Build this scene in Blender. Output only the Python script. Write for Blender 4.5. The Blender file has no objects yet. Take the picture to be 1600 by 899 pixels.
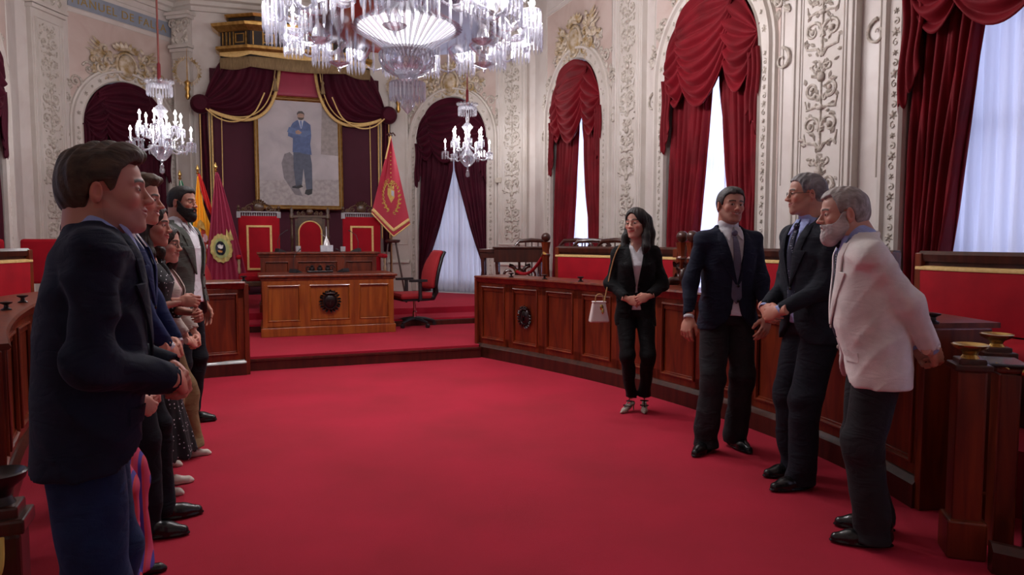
import bpy, math, random
import numpy as np
from math import sin, cos, pi, radians as R, atan2, hypot, exp, sqrt
from mathutils import Vector as V, Matrix as M
rnd = random.Random(7)
SC = bpy.context.scene
COL = SC.collection

# ------------------------------------------------------------------ materials
def newmat(name):
    m = bpy.data.materials.new(name); m.use_nodes = True
    nt = m.node_tree; b = nt.nodes['Principled BSDF']
    return m, nt, b
def mat(name, col, rough=.5, metal=0, col2=None, scale=8, stretch=(1, 1, 1), detail=4, bump=0, bscale=60, bstretch=None,
        sheen=0, spec=None, coat=0, ramp=(.35, .65), emit=None, estr=0, trans=0, dist=0):
    m, nt, b = newmat(name); N, L = nt.nodes, nt.links
    b.inputs['Base Color'].default_value = (*col, 1)
    b.inputs['Roughness'].default_value = rough; b.inputs['Metallic'].default_value = metal
    if spec is not None: b.inputs['Specular IOR Level'].default_value = spec
    if sheen:
        b.inputs['Sheen Weight'].default_value = sheen; b.inputs['Sheen Roughness'].default_value = .35
        b.inputs['Sheen Tint'].default_value = (*[min(1, c * 3 + .12) for c in col], 1)
    if coat: b.inputs['Coat Weight'].default_value = coat; b.inputs['Coat Roughness'].default_value = .12
    if trans: b.inputs['Transmission Weight'].default_value = trans
    if emit: b.inputs['Emission Color'].default_value = (*emit, 1); b.inputs['Emission Strength'].default_value = estr
    if col2 or bump:
        tc = N.new('ShaderNodeTexCoord')
    if col2:
        mp = N.new('ShaderNodeMapping'); mp.inputs['Scale'].default_value = stretch; L.new(tc.outputs['Object'], mp.inputs[0])
        n = N.new('ShaderNodeTexNoise'); n.inputs['Scale'].default_value = scale; n.inputs['Detail'].default_value = detail
        n.inputs['Distortion'].default_value = dist
        L.new(mp.outputs[0], n.inputs['Vector'])
        r = N.new('ShaderNodeValToRGB'); e = r.color_ramp.elements
        e[0].position, e[1].position = ramp; e[0].color = (*col, 1); e[1].color = (*col2, 1)
        L.new(n.outputs['Fac'], r.inputs[0]); L.new(r.outputs[0], b.inputs['Base Color'])
    if bump:
        mp = N.new('ShaderNodeMapping'); mp.inputs['Scale'].default_value = bstretch or (1, 1, 1); L.new(tc.outputs['Object'], mp.inputs[0])
        n = N.new('ShaderNodeTexNoise'); n.inputs['Scale'].default_value = bscale; n.inputs['Detail'].default_value = 3
        L.new(mp.outputs[0], n.inputs['Vector'])
        bp = N.new('ShaderNodeBump'); bp.inputs['Strength'].default_value = bump; bp.inputs['Distance'].default_value = .02
        L.new(n.outputs['Fac'], bp.inputs['Height']); L.new(bp.outputs[0], b.inputs['Normal'])
    return m

# ------------------------------------------------------------------ objects
def tag(o, label=None, cat=None, group=None, kind=None):
    if label: o['label'] = label
    if cat: o['category'] = cat
    if group: o['group'] = group
    if kind: o['kind'] = kind
    return o
def empty(name, loc=(0, 0, 0), rz=0, label=None, cat=None, group=None, parent=None, kind=None):
    o = bpy.data.objects.new(name, None); COL.objects.link(o)
    o.empty_display_size = .1
    o.location = loc; o.rotation_euler = (0, 0, rz)
    if parent: o.parent = parent
    return tag(o, label, cat, group, kind)
def copy_tree(o, parent=None):
    c = o.copy(); COL.objects.link(c)
    if parent: c.parent = parent
    for ch in list(o.children): copy_tree(ch, c)
    return c
def mkobj(name, me, m, parent=None):
    o = bpy.data.objects.new(name, me); COL.objects.link(o)
    for x in (m if isinstance(m, (list, tuple)) else [m]):
        if x: me.materials.append(x)
    if parent: o.parent = parent
    return o

class MB:
    """collects shapes, builds ONE mesh object"""
    def __init__(s, Mx=None): s.v = []; s.f = []; s.mi = []; s.M = Mx or M.Identity(4); s.cur = 0
    def add(s, vs, fs):
        b = len(s.v); Mx = s.M
        s.v.extend([Mx @ V(p) for p in vs])
        s.f.extend([[b + i for i in f] for f in fs]); s.mi.extend([s.cur] * len(fs))
        return s
    def box(s, c, sz, rz=0, taper=1):
        x, y, z = [k / 2 for k in sz]; vs = []
        for dz in (-1, 1):
            t = taper if dz > 0 else 1
            for dx, dy in ((-1, -1), (1, -1), (1, 1), (-1, 1)):
                px, py = dx * x * t, dy * y * t
                vs.append((c[0] + px * cos(rz) - py * sin(rz), c[1] + px * sin(rz) + py * cos(rz), c[2] + dz * z))
        return s.add(vs, [(3, 2, 1, 0), (4, 5, 6, 7), (0, 1, 5, 4), (1, 2, 6, 5), (2, 3, 7, 6), (3, 0, 4, 7)])
    def tube(s, pts, r, n=8, cap=True, flat=None, closed=False):
        pts = [V(p) for p in pts]; k = len(pts)
        if not hasattr(r, '__len__'): r = [r] * k
        vs = []; up = None
        for i, p in enumerate(pts):
            a = pts[(i - 1) % k] if (i or closed) else p; b = pts[(i + 1) % k] if (i < k - 1 or closed) else p
            t = (b - a)
            t = t.normalized() if t.length > 1e-9 else V((0, 0, 1))
            if up is None:
                up = V((0, 0, 1)) if abs(t.z) < .9 else V((0, 1, 0))
                if flat: up = V(flat)
            side = t.cross(up)
            if side.length < 1e-6: side = t.cross(V((1, 0, 0)))
            side.normalize(); u2 = side.cross(t).normalized()
            if not flat: up = u2
            fl = .5 if flat else 1
            for j in range(n):
                an = 2 * pi * j / n
                vs.append(p + side * (cos(an) * r[i]) + u2 * (sin(an) * r[i] * fl))
        fs = []
        for i in range(k if closed else k - 1):
            for j in range(n):
                i2 = (i + 1) % k
                fs.append((i * n + j, i * n + (j + 1) % n, i2 * n + (j + 1) % n, i2 * n + j))
        if cap and not closed: fs.append(tuple(range(n))[::-1]); fs.append(tuple((k - 1) * n + j for j in range(n)))
        return s.add(vs, fs)
    def lathe(s, prof, n=16, c=(0, 0, 0), sq=None, Mx=None):
        vs = []; fs = []; k = len(prof)
        for r, z in prof:
            for j in range(n):
                a = 2 * pi * j / n + (pi / n if sq else 0)
                p = V((r * cos(a), r * sin(a), z))
                if Mx: p = Mx @ p
                vs.append((c[0] + p[0], c[1] + p[1], c[2] + p[2]))
        for i in range(k - 1):
            for j in range(n): fs.append((i * n + j, i * n + (j + 1) % n, (i + 1) * n + (j + 1) % n, (i + 1) * n + j))
        fs.append(tuple(range(n))[::-1]); fs.append(tuple((k - 1) * n + j for j in range(n)))
        return s.add(vs, fs)
    def ball(s, c, r, n=10, m=6, sc=(1, 1, 1)):
        vs = [(c[0], c[1], c[2] - r * sc[2])]; fs = []
        for i in range(1, m):
            a = -pi / 2 + pi * i / m
            for j in range(n):
                b = 2 * pi * j / n
                vs.append((c[0] + r * sc[0] * cos(a) * cos(b), c[1] + r * sc[1] * cos(a) * sin(b), c[2] + r * sc[2] * sin(a)))
        vs.append((c[0], c[1], c[2] + r * sc[2])); e = len(vs) - 1
        for j in range(n):
            fs.append((0, 1 + (j + 1) % n, 1 + j)); fs.append((e, e - n + j, e - n + (j + 1) % n))
            for i in range(m - 2): fs.append((1 + i * n + j, 1 + i * n + (j + 1) % n, 1 + (i + 1) * n + (j + 1) % n, 1 + (i + 1) * n + j))
        return s.add(vs, fs)
    def grid(s, fn, nu, nv, cu=False):
        """surface from fn(u,v), u,v in 0..1"""
        vs = [fn(i / nu, j / nv) for i in range(nu + (0 if cu else 1)) for j in range(nv + 1)]; fs = []
        w = nv + 1; nn = nu if cu else nu + 1
        for i in range(nu):
            for j in range(nv):
                i2 = (i + 1) % nn
                fs.append((i * w + j, i2 * w + j, i2 * w + j + 1, i * w + j + 1))
        return s.add(vs, fs)
    def prism(s, poly, d0, d1, ax='y'):
        """polygon in (x,z) extruded along y from d0 to d1 (ax 'y'), or (x,y) along z"""
        k = len(poly)
        if ax == 'y': vs = [(p[0], d0, p[1]) for p in poly] + [(p[0], d1, p[1]) for p in poly]
        else: vs = [(p[0], p[1], d0) for p in poly] + [(p[0], p[1], d1) for p in poly]
        fs = [tuple(range(k)), tuple(range(2 * k - 1, k - 1, -1))] + [(i, i + k, (i + 1) % k + k, (i + 1) % k) for i in range(k)]
        return s.add(vs, fs)
    def sweep(s, prof, path, closed=False, cap=True):
        """path: list of (point, side, up); prof: list of (a,b) -> point + a*side + b*up"""
        n = len(prof); vs = []; fs = []
        for p, a, b in path:
            for (x, y) in prof: vs.append(V(p) + V(a) * x + V(b) * y)
        k = len(path)
        for i in range(k if closed else k - 1):
            i2 = (i + 1) % k
            for j in range(n): fs.append((i * n + j, i * n + (j + 1) % n, i2 * n + (j + 1) % n, i2 * n + j))
        if cap and not closed: fs.append(tuple(range(n))[::-1]); fs.append(tuple((k - 1) * n + j for j in range(n)))
        return s.add(vs, fs)
    def build(s, name, m, parent=None, smooth=40, bevel=0, solid=0, fixn=True):
        me = bpy.data.meshes.new(name)
        me.from_pydata([tuple(p) for p in s.v], [], s.f)
        if any(s.mi): me.polygons.foreach_set('material_index', s.mi)
        if fixn:
            import bmesh
            bm = bmesh.new(); bm.from_mesh(me); bmesh.ops.recalc_face_normals(bm, faces=bm.faces); bm.to_mesh(me); bm.free()
        if smooth:
            me.polygons.foreach_set('use_smooth', [True] * len(me.polygons)); me.set_sharp_from_angle(angle=R(smooth))
        o = mkobj(name, me, m, parent)
        if bevel:
            b = o.modifiers.new('b', 'BEVEL'); b.width = bevel; b.segments = 2; b.limit_method = 'ANGLE'; b.angle_limit = R(35)
        if solid:
            b = o.modifiers.new('s', 'SOLIDIFY'); b.thickness = solid; b.offset = 0
        return o

def frame(o, x, y=None, z=(0, 0, 1)):
    """4x4 from origin, x axis, z axis"""
    x = V(x).normalized(); z = V(z).normalized(); y = z.cross(x).normalized(); x = y.cross(z)
    return M(((x[0], y[0], z[0], o[0]), (x[1], y[1], z[1], o[1]), (x[2], y[2], z[2], o[2]), (0, 0, 0, 1)))

# ------------------------------------------------------------------ camera
F = 1100.0; CAMZ = 1.45; PITCH = math.atan(74.5 / F)
cam = bpy.data.cameras.new('camera'); camo = bpy.data.objects.new('camera', cam); COL.objects.link(camo)
cam.sensor_width = 36; cam.lens = F / 1600 * 36; cam.clip_start = .05; cam.clip_end = 200
camo.location = (0, 0, CAMZ); camo.rotation_euler = (pi / 2 - PITCH, 0, 0); SC.camera = camo
def ray(px, py):
    a = (px - 800) / F; b = (449.5 - py) / F
    return V((a, cos(PITCH) + b * sin(PITCH), -sin(PITCH) + b * cos(PITCH)))
def fl(px, py, z=0.0):
    d = ray(px, py); t = (z - CAMZ) / d.z
    return V((d.x * t, d.y * t, z))
def atY(px, py, Y):
    d = ray(px, py); t = Y / d.y
    return V((d.x * t, Y, CAMZ + d.z * t))
# ------------------------------------------------------------------ implicit surfaces for bodies and clothes
class Vol:
    def __init__(s, lo, hi, h):
        s.h = h; s.lo = np.array(lo, float)
        s.n = [int(math.ceil((hi[i] - lo[i]) / h)) + 1 for i in range(3)]
        s.ax = [lo[i] + h * np.arange(s.n[i]) for i in range(3)]
        s.F = np.full(s.n, 1.0, np.float32)
    def sub(s, lo, hi):
        sl = []
        for i in range(3):
            a = max(0, int((lo[i] - s.lo[i]) / s.h)); b = min(s.n[i], int((hi[i] - s.lo[i]) / s.h) + 2)
            if b <= a: return None
            sl.append(slice(a, b))
        X = s.ax[0][sl[0]][:, None, None]; Y = s.ax[1][sl[1]][None, :, None]; Z = s.ax[2][sl[2]][None, None, :]
        return tuple(sl), X, Y, Z
    def op(s, fn, lo, hi, k=.01, mode='u'):
        q = s.sub([a - k - 2 * s.h for a in lo], [a + k + 2 * s.h for a in hi])
        if q is None: return s
        sl, X, Y, Z = q
        d = fn(X, Y, Z); A = s.F[sl]
        if mode == 'u':
            h = np.maximum(k - np.abs(A - d), 0) / max(k, 1e-6); s.F[sl] = np.minimum(A, d) - h * h * k / 4
        elif mode == 's':
            d = -d; h = np.maximum(k - np.abs(A - d), 0) / max(k, 1e-6); s.F[sl] = np.maximum(A, d) + h * h * k / 4
        return s
    def cone(s, a, b, ra, rb=None, k=.02, mode='u', sc=None):
        rb = ra if rb is None else rb; a = np.array(a, float); b = np.array(b, float); ba = b - a; L2 = max(ba @ ba, 1e-9)
        def fn(X, Y, Z):
            t = np.clip(((X - a[0]) * ba[0] + (Y - a[1]) * ba[1] + (Z - a[2]) * ba[2]) / L2, 0, 1)
            dx, dy, dz = X - a[0] - t * ba[0], Y - a[1] - t * ba[1], Z - a[2] - t * ba[2]
            if sc is not None: dx, dy, dz = dx / sc[0], dy / sc[1], dz / sc[2]
            return np.sqrt(dx * dx + dy * dy + dz * dz) - (ra + t * (rb - ra))
        m = max(ra, rb) * (max(sc) if sc is not None else 1)
        return s.op(fn, np.minimum(a, b) - m, np.maximum(a, b) + m, k, mode)
    def chain(s, pts, rs, k=.02):
        for i in range(len(pts) - 1): s.cone(pts[i], pts[i + 1], rs[i], rs[i + 1], k)
        return s
    def ell(s, c, r, k=.02, mode='u', rot=None):
        def fn(X, Y, Z):
            x, y, z = X - c[0], Y - c[1], Z - c[2]
            if rot is not None:
                m = rot
                x, y, z = m[0][0] * x + m[1][0] * y + m[2][0] * z, m[0][1] * x + m[1][1] * y + m[2][1] * z, m[0][2] * x + m[1][2] * y + m[2][2] * z
            k0 = np.sqrt((x / r[0]) ** 2 + (y / r[1]) ** 2 + (z / r[2]) ** 2)
            k1 = np.sqrt((x / r[0] ** 2) ** 2 + (y / r[1] ** 2) ** 2 + (z / r[2] ** 2) ** 2)
            return k0 * (k0 - 1) / np.maximum(k1, 1e-6)
        m = max(r) if rot is not None else None
        rr = np.array([m, m, m] if m else r)
        return s.op(fn, np.array(c) - rr, np.array(c) + rr, k, mode)
    def loft(s, rows, p=2.4, k=.02, mode='u', grow=0):
        """rows: (z, cx, cy, rx, ry)"""
        rows = sorted(rows); z = np.array([r[0] for r in rows])
        cols = [np.array([r[i] for r in rows]) for i in range(1, 5)]
        def fn(X, Y, Z):
            cx, cy, rx, ry = [np.interp(Z, z, c) for c in cols]; rx = rx + grow; ry = ry + grow
            q = (np.abs((X - cx) / rx) ** p + np.abs((Y - cy) / ry) ** p) ** (1 / p)
            d = (q - 1) * np.minimum(rx, ry)
            return np.maximum(d, np.maximum(z[0] - Z, Z - z[-1]))
        mx = max(abs(cols[0]) + cols[2]) + grow + .02; my = max(abs(cols[1]) + cols[3]) + grow + .02
        return s.op(fn, (-mx, -my, z[0]), (mx, my, z[-1]), k, mode)
    def warp(s, fn):
        X = s.ax[0][:, None, None]; Y = s.ax[1][None, :, None]; Z = s.ax[2][None, None, :]
        s.F = (s.F + fn(X, Y, Z)).astype(np.float32); return s
    def cut(s, fn, k=.004):
        """keep only where fn <= 0"""
        X = s.ax[0][:, None, None]; Y = s.ax[1][None, :, None]; Z = s.ax[2][None, None, :]
        d = fn(X, Y, Z) + np.zeros_like(s.F); h = np.maximum(k - np.abs(s.F - d), 0) / k
        s.F = (np.maximum(s.F, d) + h * h * k / 4).astype(np.float32); return s
    def mesh(s):
        F_ = s.F
        F_[0], F_[-1] = 1, 1; F_[:, 0], F_[:, -1] = 1, 1; F_[:, :, 0], F_[:, :, -1] = 1, 1
        F_ = np.where(np.abs(F_) < 1e-7, 1e-7, F_); I = F_ < 0
        nx, ny, nz = F_.shape
        c = np.zeros((nx - 1, ny - 1, nz - 1), np.int8)
        for dx in (0, 1):
            for dy in (0, 1):
                for dz in (0, 1): c += I[dx:nx - 1 + dx, dy:ny - 1 + dy, dz:nz - 1 + dz]
        act = np.argwhere((c > 0) & (c < 8))
        if not len(act): return np.zeros((0, 3)), np.zeros((0, 4), int)
        idx = -np.ones(c.shape, np.int64); idx[act[:, 0], act[:, 1], act[:, 2]] = np.arange(len(act))
        P = np.zeros((len(act), 3)); cnt = np.zeros(len(act))
        for ax in range(3):
            o = [a for a in range(3) if a != ax]
            for u in (0, 1):
                for w in (0, 1):
                    d0 = np.zeros(3, int); d0[o[0]] = u; d0[o[1]] = w; d1 = d0.copy(); d1[ax] = 1
                    a = F_[tuple((act + d0).T)]; b = F_[tuple((act + d1).T)]
                    m = (a < 0) != (b < 0); t = a[m] / (a[m] - b[m])
                    q = np.tile(d0.astype(float), (m.sum(), 1)); q[:, ax] = t
                    P[m] += q; cnt[m] += 1
        P = (P / cnt[:, None] + act) * s.h + s.lo
        faces = []
        for ax in range(3):
            o = [(ax + 1) % 3, (ax + 2) % 3]
            sl0 = [slice(None)] * 3; sl1 = [slice(None)] * 3; sl0[ax] = slice(0, -1); sl1[ax] = slice(1, None)
            A, B = I[tuple(sl0)], I[tuple(sl1)]
            e = np.argwhere(A != B)
            ok = (e[:, o[0]] > 0) & (e[:, o[1]] > 0) & (e[:, o[0]] < F_.shape[o[0]] - 1) & (e[:, o[1]] < F_.shape[o[1]] - 1); e = e[ok]
            ins = A[tuple(e.T)]
            q = []
            for u, w in ((0, 0), (1, 0), (1, 1), (0, 1)):
                d = e.copy(); d[:, o[0]] -= u; d[:, o[1]] -= w; q.append(idx[tuple(d.T)])
            q = np.stack(q, 1)
            q[~ins] = q[~ins][:, ::-1]; faces.append(q)
        Fc = np.concatenate(faces)
        return P, Fc[(Fc >= 0).all(1)]
    def build(s, name, m, parent=None, Mx=None, smooth=0, colour=None):
        v, f = s.mesh()
        for _ in range(smooth): v = relax(v, f)
        return npmesh(name, v, f, m, parent, Mx, colour)

def relax(v, f, w=.5):
    acc = np.zeros_like(v); n = np.zeros(len(v))
    for i in range(4):
        a, b = f[:, i], f[:, (i + 1) % 4]
        np.add.at(acc, a, v[b]); np.add.at(n, a, 1)
    return v * (1 - w) + w * acc / np.maximum(n, 1)[:, None]
def xf(v, Mx):
    A = np.array(Mx); return v @ A[:3, :3].T + A[:3, 3]
def npmesh(name, v, f, m, parent=None, Mx=None, colour=None, mi=None):
    """v (n,3), f (k,4) -> object"""
    if Mx is not None: v = xf(v, Mx)
    me = bpy.data.meshes.new(name); k = len(f)
    me.vertices.add(len(v)); me.vertices.foreach_set('co', v.astype(np.float32).ravel())
    me.loops.add(4 * k); me.loops.foreach_set('vertex_index', f.astype(np.int32).ravel())
    me.polygons.add(k); me.polygons.foreach_set('loop_start', np.arange(0, 4 * k, 4, dtype=np.int32))
    me.polygons.foreach_set('use_smooth', np.ones(k, bool))
    if mi is not None: me.polygons.foreach_set('material_index', mi.astype(np.int32))
    if colour is not None:
        c = me.color_attributes.new('Col', 'FLOAT_COLOR', 'POINT'); c.data.foreach_set('color', colour.astype(np.float32).ravel())
    me.update(calc_edges=True); me.validate()
    return mkobj(name, me, m, parent)
# ------------------------------------------------------------------ people
def skinmat(name):
    m, nt, b = newmat(name); N, L = nt.nodes, nt.links
    a = N.new('ShaderNodeAttribute'); a.attribute_name = 'Col'
    L.new(a.outputs['Color'], b.inputs['Base Color']); b.inputs['Roughness'].default_value = .48
    b.inputs['Subsurface Weight'].default_value = .08; b.inputs['Subsurface Radius'].default_value = (.9, .3, .15); b.inputs['Subsurface Scale'].default_value = .01
    b.inputs['Specular IOR Level'].default_value = .35
    return m
def hairmat(name, c1, c2):
    return mat(name, c1, .55, col2=c2, scale=14, stretch=(5, .9, 2), bump=.22, bscale=28, bstretch=(7, .8, 3), ramp=(.3, .7), spec=.35)
def cloth(name, c, rough=.85, c2=None, sheen=.15, b=.10, wr=.4, **k):
    m = mat(name, c, rough, col2=c2 or tuple(x * .82 for x in c), scale=9, bump=b, bscale=260, sheen=sheen, spec=.25, **k)
    nt = m.node_tree; N, L = nt.nodes, nt.links; fine = [n for n in N if n.type == 'BUMP'][0]
    tc = [n for n in N if n.type == 'TEX_COORD'][0]; mp = N.new('ShaderNodeMapping'); mp.inputs['Scale'].default_value = (1, 1, 2.2); mp.inputs['Rotation'].default_value = (.5, .4, 0)
    n = N.new('ShaderNodeTexNoise'); n.inputs['Scale'].default_value = 5.5; n.inputs['Detail'].default_value = 2; n.inputs['Distortion'].default_value = 1.1
    ab = N.new('ShaderNodeMath'); ab.operation = 'SUBTRACT'; ab.inputs[1].default_value = .5; a2 = N.new('ShaderNodeMath'); a2.operation = 'ABSOLUTE'
    bp = N.new('ShaderNodeBump'); bp.inputs['Strength'].default_value = wr; bp.inputs['Distance'].default_value = .035
    L.new(tc.outputs['Object'], mp.inputs[0]); L.new(mp.outputs[0], n.inputs['Vector']); L.new(n.outputs['Fac'], ab.inputs[0]); L.new(ab.outputs[0], a2.inputs[0]); L.new(a2.outputs[0], bp.inputs['Height']); L.new(bp.outputs[0], fine.inputs['Normal'])
    return m
SKIN = skinmat('skin'); EYEW = mat('eye_white', (.75, .72, .7), .2); IRIS = mat('iris', (.03, .015, .008), .12); TEETH = mat('teeth', (.8, .77, .72), .25)
LEATHER = mat('black_leather', (.008, .008, .009), .25, bump=.1, bscale=40)
CLOTH = {
 'navy': cloth('navy_wool', (.008, .0115, .029)), 'blue': cloth('blue_wool', (.008, .016, .075)), 'black': cloth('black_cloth', (.004, .0043, .0055)),
 'charcoal': cloth('charcoal_wool', (.020, .021, .025)), 'slate': cloth('slate_wool', (.011, .014, .023)), 'white_linen': cloth('white_linen', (.80, .76, .73), sheen=.05, wr=.16),
 'shirt_white': cloth('white_cotton', (.72, .72, .76), .7), 'shirt_blue': cloth('pale_blue_cotton', (.36, .44, .78), .7), 'jeans': cloth('blue_denim', (.006, .016, .055), c2=(.012, .03, .09)),
 'sage': cloth('sage_wool', (.085, .092, .08)), 'beige': cloth('beige_crepe', (.50, .43, .38)), 'blush': cloth('blush_blouse', (.60, .42, .42)),
 'tan': cloth('tan_crepe', (.21, .135, .062)), 'coral': cloth('coral_top', (.75, .16, .15)), 'navy2': cloth('ink_trousers', (.006, .008, .014)),
 'tie_grey': cloth('grey_silk', (.12, .11, .16), .4), 'cream': mat('cream_suede', (.62, .55, .48), .6),
}
def dotmat(name, base, dot, scale, r=.28, soft=.04, stripes=False):
    m, nt, b = newmat(name); N, L = nt.nodes, nt.links
    tc = N.new('ShaderNodeTexCoord'); ra = N.new('ShaderNodeValToRGB'); e = ra.color_ramp.elements
    if stripes:
        sp = N.new('ShaderNodeSeparateXYZ'); L.new(tc.outputs['Object'], sp.inputs[0])
        mu = N.new('ShaderNodeMath'); mu.operation = 'MULTIPLY'; L.new(sp.outputs[1], mu.inputs[0]); mu.inputs[1].default_value = scale
        fr = N.new('ShaderNodeMath'); fr.operation = 'FRACT'; L.new(mu.outputs[0], fr.inputs[0]); L.new(fr.outputs[0], ra.inputs[0])
        ra.color_ramp.interpolation = 'CONSTANT'
        e[0].color = (*base, 1); e[1].position = .45; e[1].color = (*dot, 1)
        n = e.new(.78); n.color = (.5, .03, .045, 1)
    else:
        v = N.new('ShaderNodeTexVoronoi'); v.inputs['Scale'].default_value = scale; v.inputs['Randomness'].default_value = .35
        L.new(tc.outputs['Object'], v.inputs['Vector']); L.new(v.outputs['Distance'], ra.inputs[0])
        e[0].position = r - soft; e[1].position = r; e[0].color = (*dot, 1); e[1].color = (*base, 1)
    L.new(ra.outputs[0], b.inputs['Base Color']); b.inputs['Roughness'].default_value = .8
    return m
CLOTH['polka'] = dotmat('black_polka_dot', (.004, .004, .007), (.6, .6, .64), 44, .2)
CLOTH['stripe'] = dotmat('pink_blue_stripe', (.50, .035, .10), (.05, .035, .26), 30, stripes=True)
CLOTH['tie_dot'] = dotmat('navy_dotted_silk', (.006, .008, .03), (.5, .5, .6), 75, .22)
CLOTH['snake'] = dotmat('snakeskin', (.45, .4, .34), (.03, .03, .03), 90, .3, .1)

def ik(S, W, l1, l2, pole):
    S, W, pole = V(S), V(W), V(pole); d = W - S; L = min(d.length, (l1 + l2) * .995); u = d.normalized()
    a = (l1 * l1 - l2 * l2 + L * L) / (2 * L); h = sqrt(max(l1 * l1 - a * a, 0))
    p = (pole - u * pole.dot(u)).normalized()
    return S + u * a + p * h, S + u * L

HANDC = {}
def hand_mesh(kind, right):
    """wrist at origin, fingers +Y, palm -Z, thumb at -X for the right hand"""
    if kind in HANDC: v, f = HANDC[kind]
    else:
        vol = Vol((-.11, -.06, -.13), (.08, .22, .06), .0036)
        vol.cone((0, -.05, 0), (0, .005, 0), .026, .024, .01, sc=(1.12, 1, .8))
        vol.ell((0, .048, 0), (.042, .055, .0165), .012)
        vol.ell((-.024, .03, -.008), (.02, .034, .016), .012)
        curls = {'relax': [.25, .35, .25], 'loose': [.45, .55, .35], 'clasp': [.75, .7, .35], 'fist': [1.1, 1.25, .7], 'point': [.2, .25, .1]}[kind]
        for i, (bx, L0, sp) in enumerate([(-.030, .074, -.10), (-.0105, .083, -.02), (.0095, .077, .05), (.028, .061, .14)]):
            k = 1 + (.22 * i if kind in ('relax', 'loose', 'point') else .05 * i)
            p = V((bx, .09 - abs(i - 1.2) * .004, .001)); an = 0; pts = [p.copy()]
            for j, fr in enumerate((.45, .3, .25)):
                an += curls[j] * k
                p = p + V((sin(sp) * cos(an), cos(sp) * cos(an), -sin(an))) * L0 * fr; pts.append(p.copy())
            vol.chain([V((bx * .8, .05, 0))] + pts, [.0095, .0098, .0088, .0082, .0068], .004)
        tp = [V((-.022, .015, -.006)), V((-.047, .045, -.016))]
        th = {'relax': (-.3, .85, -.35), 'loose': (-.2, .8, -.5), 'clasp': (.1, .8, -.6), 'fist': (.5, .6, -.6), 'point': (-.3, .85, -.3)}[kind]
        d = V(th).normalized(); tp.append(tp[-1] + d * .034); tp.append(tp[-1] + (d + V((.35, .1, -.15))).normalized() * .026)
        vol.chain(tp, [.015, .0125, .0105, .0085], .008)
        v, f = vol.mesh(); v = relax(v, f, .35); HANDC[kind] = (v, f)
    v = v.copy(); f = f.copy()
    if not right: v[:, 0] *= -1; f = f[:, ::-1]
    return v, f
def hand_frame(w, fd, pn):
    """matrix: origin w, +Y finger dir fd, -Z palm normal pn"""
    y = V(fd).normalized(); z = -V(pn); z = (z - y * z.dot(y)).normalized(); x = y.cross(z)
    return M(((x[0], y[0], z[0], w[0]), (x[1], y[1], z[1], w[1]), (x[2], y[2], z[2], w[2]), (0, 0, 0, 1)))

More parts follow.
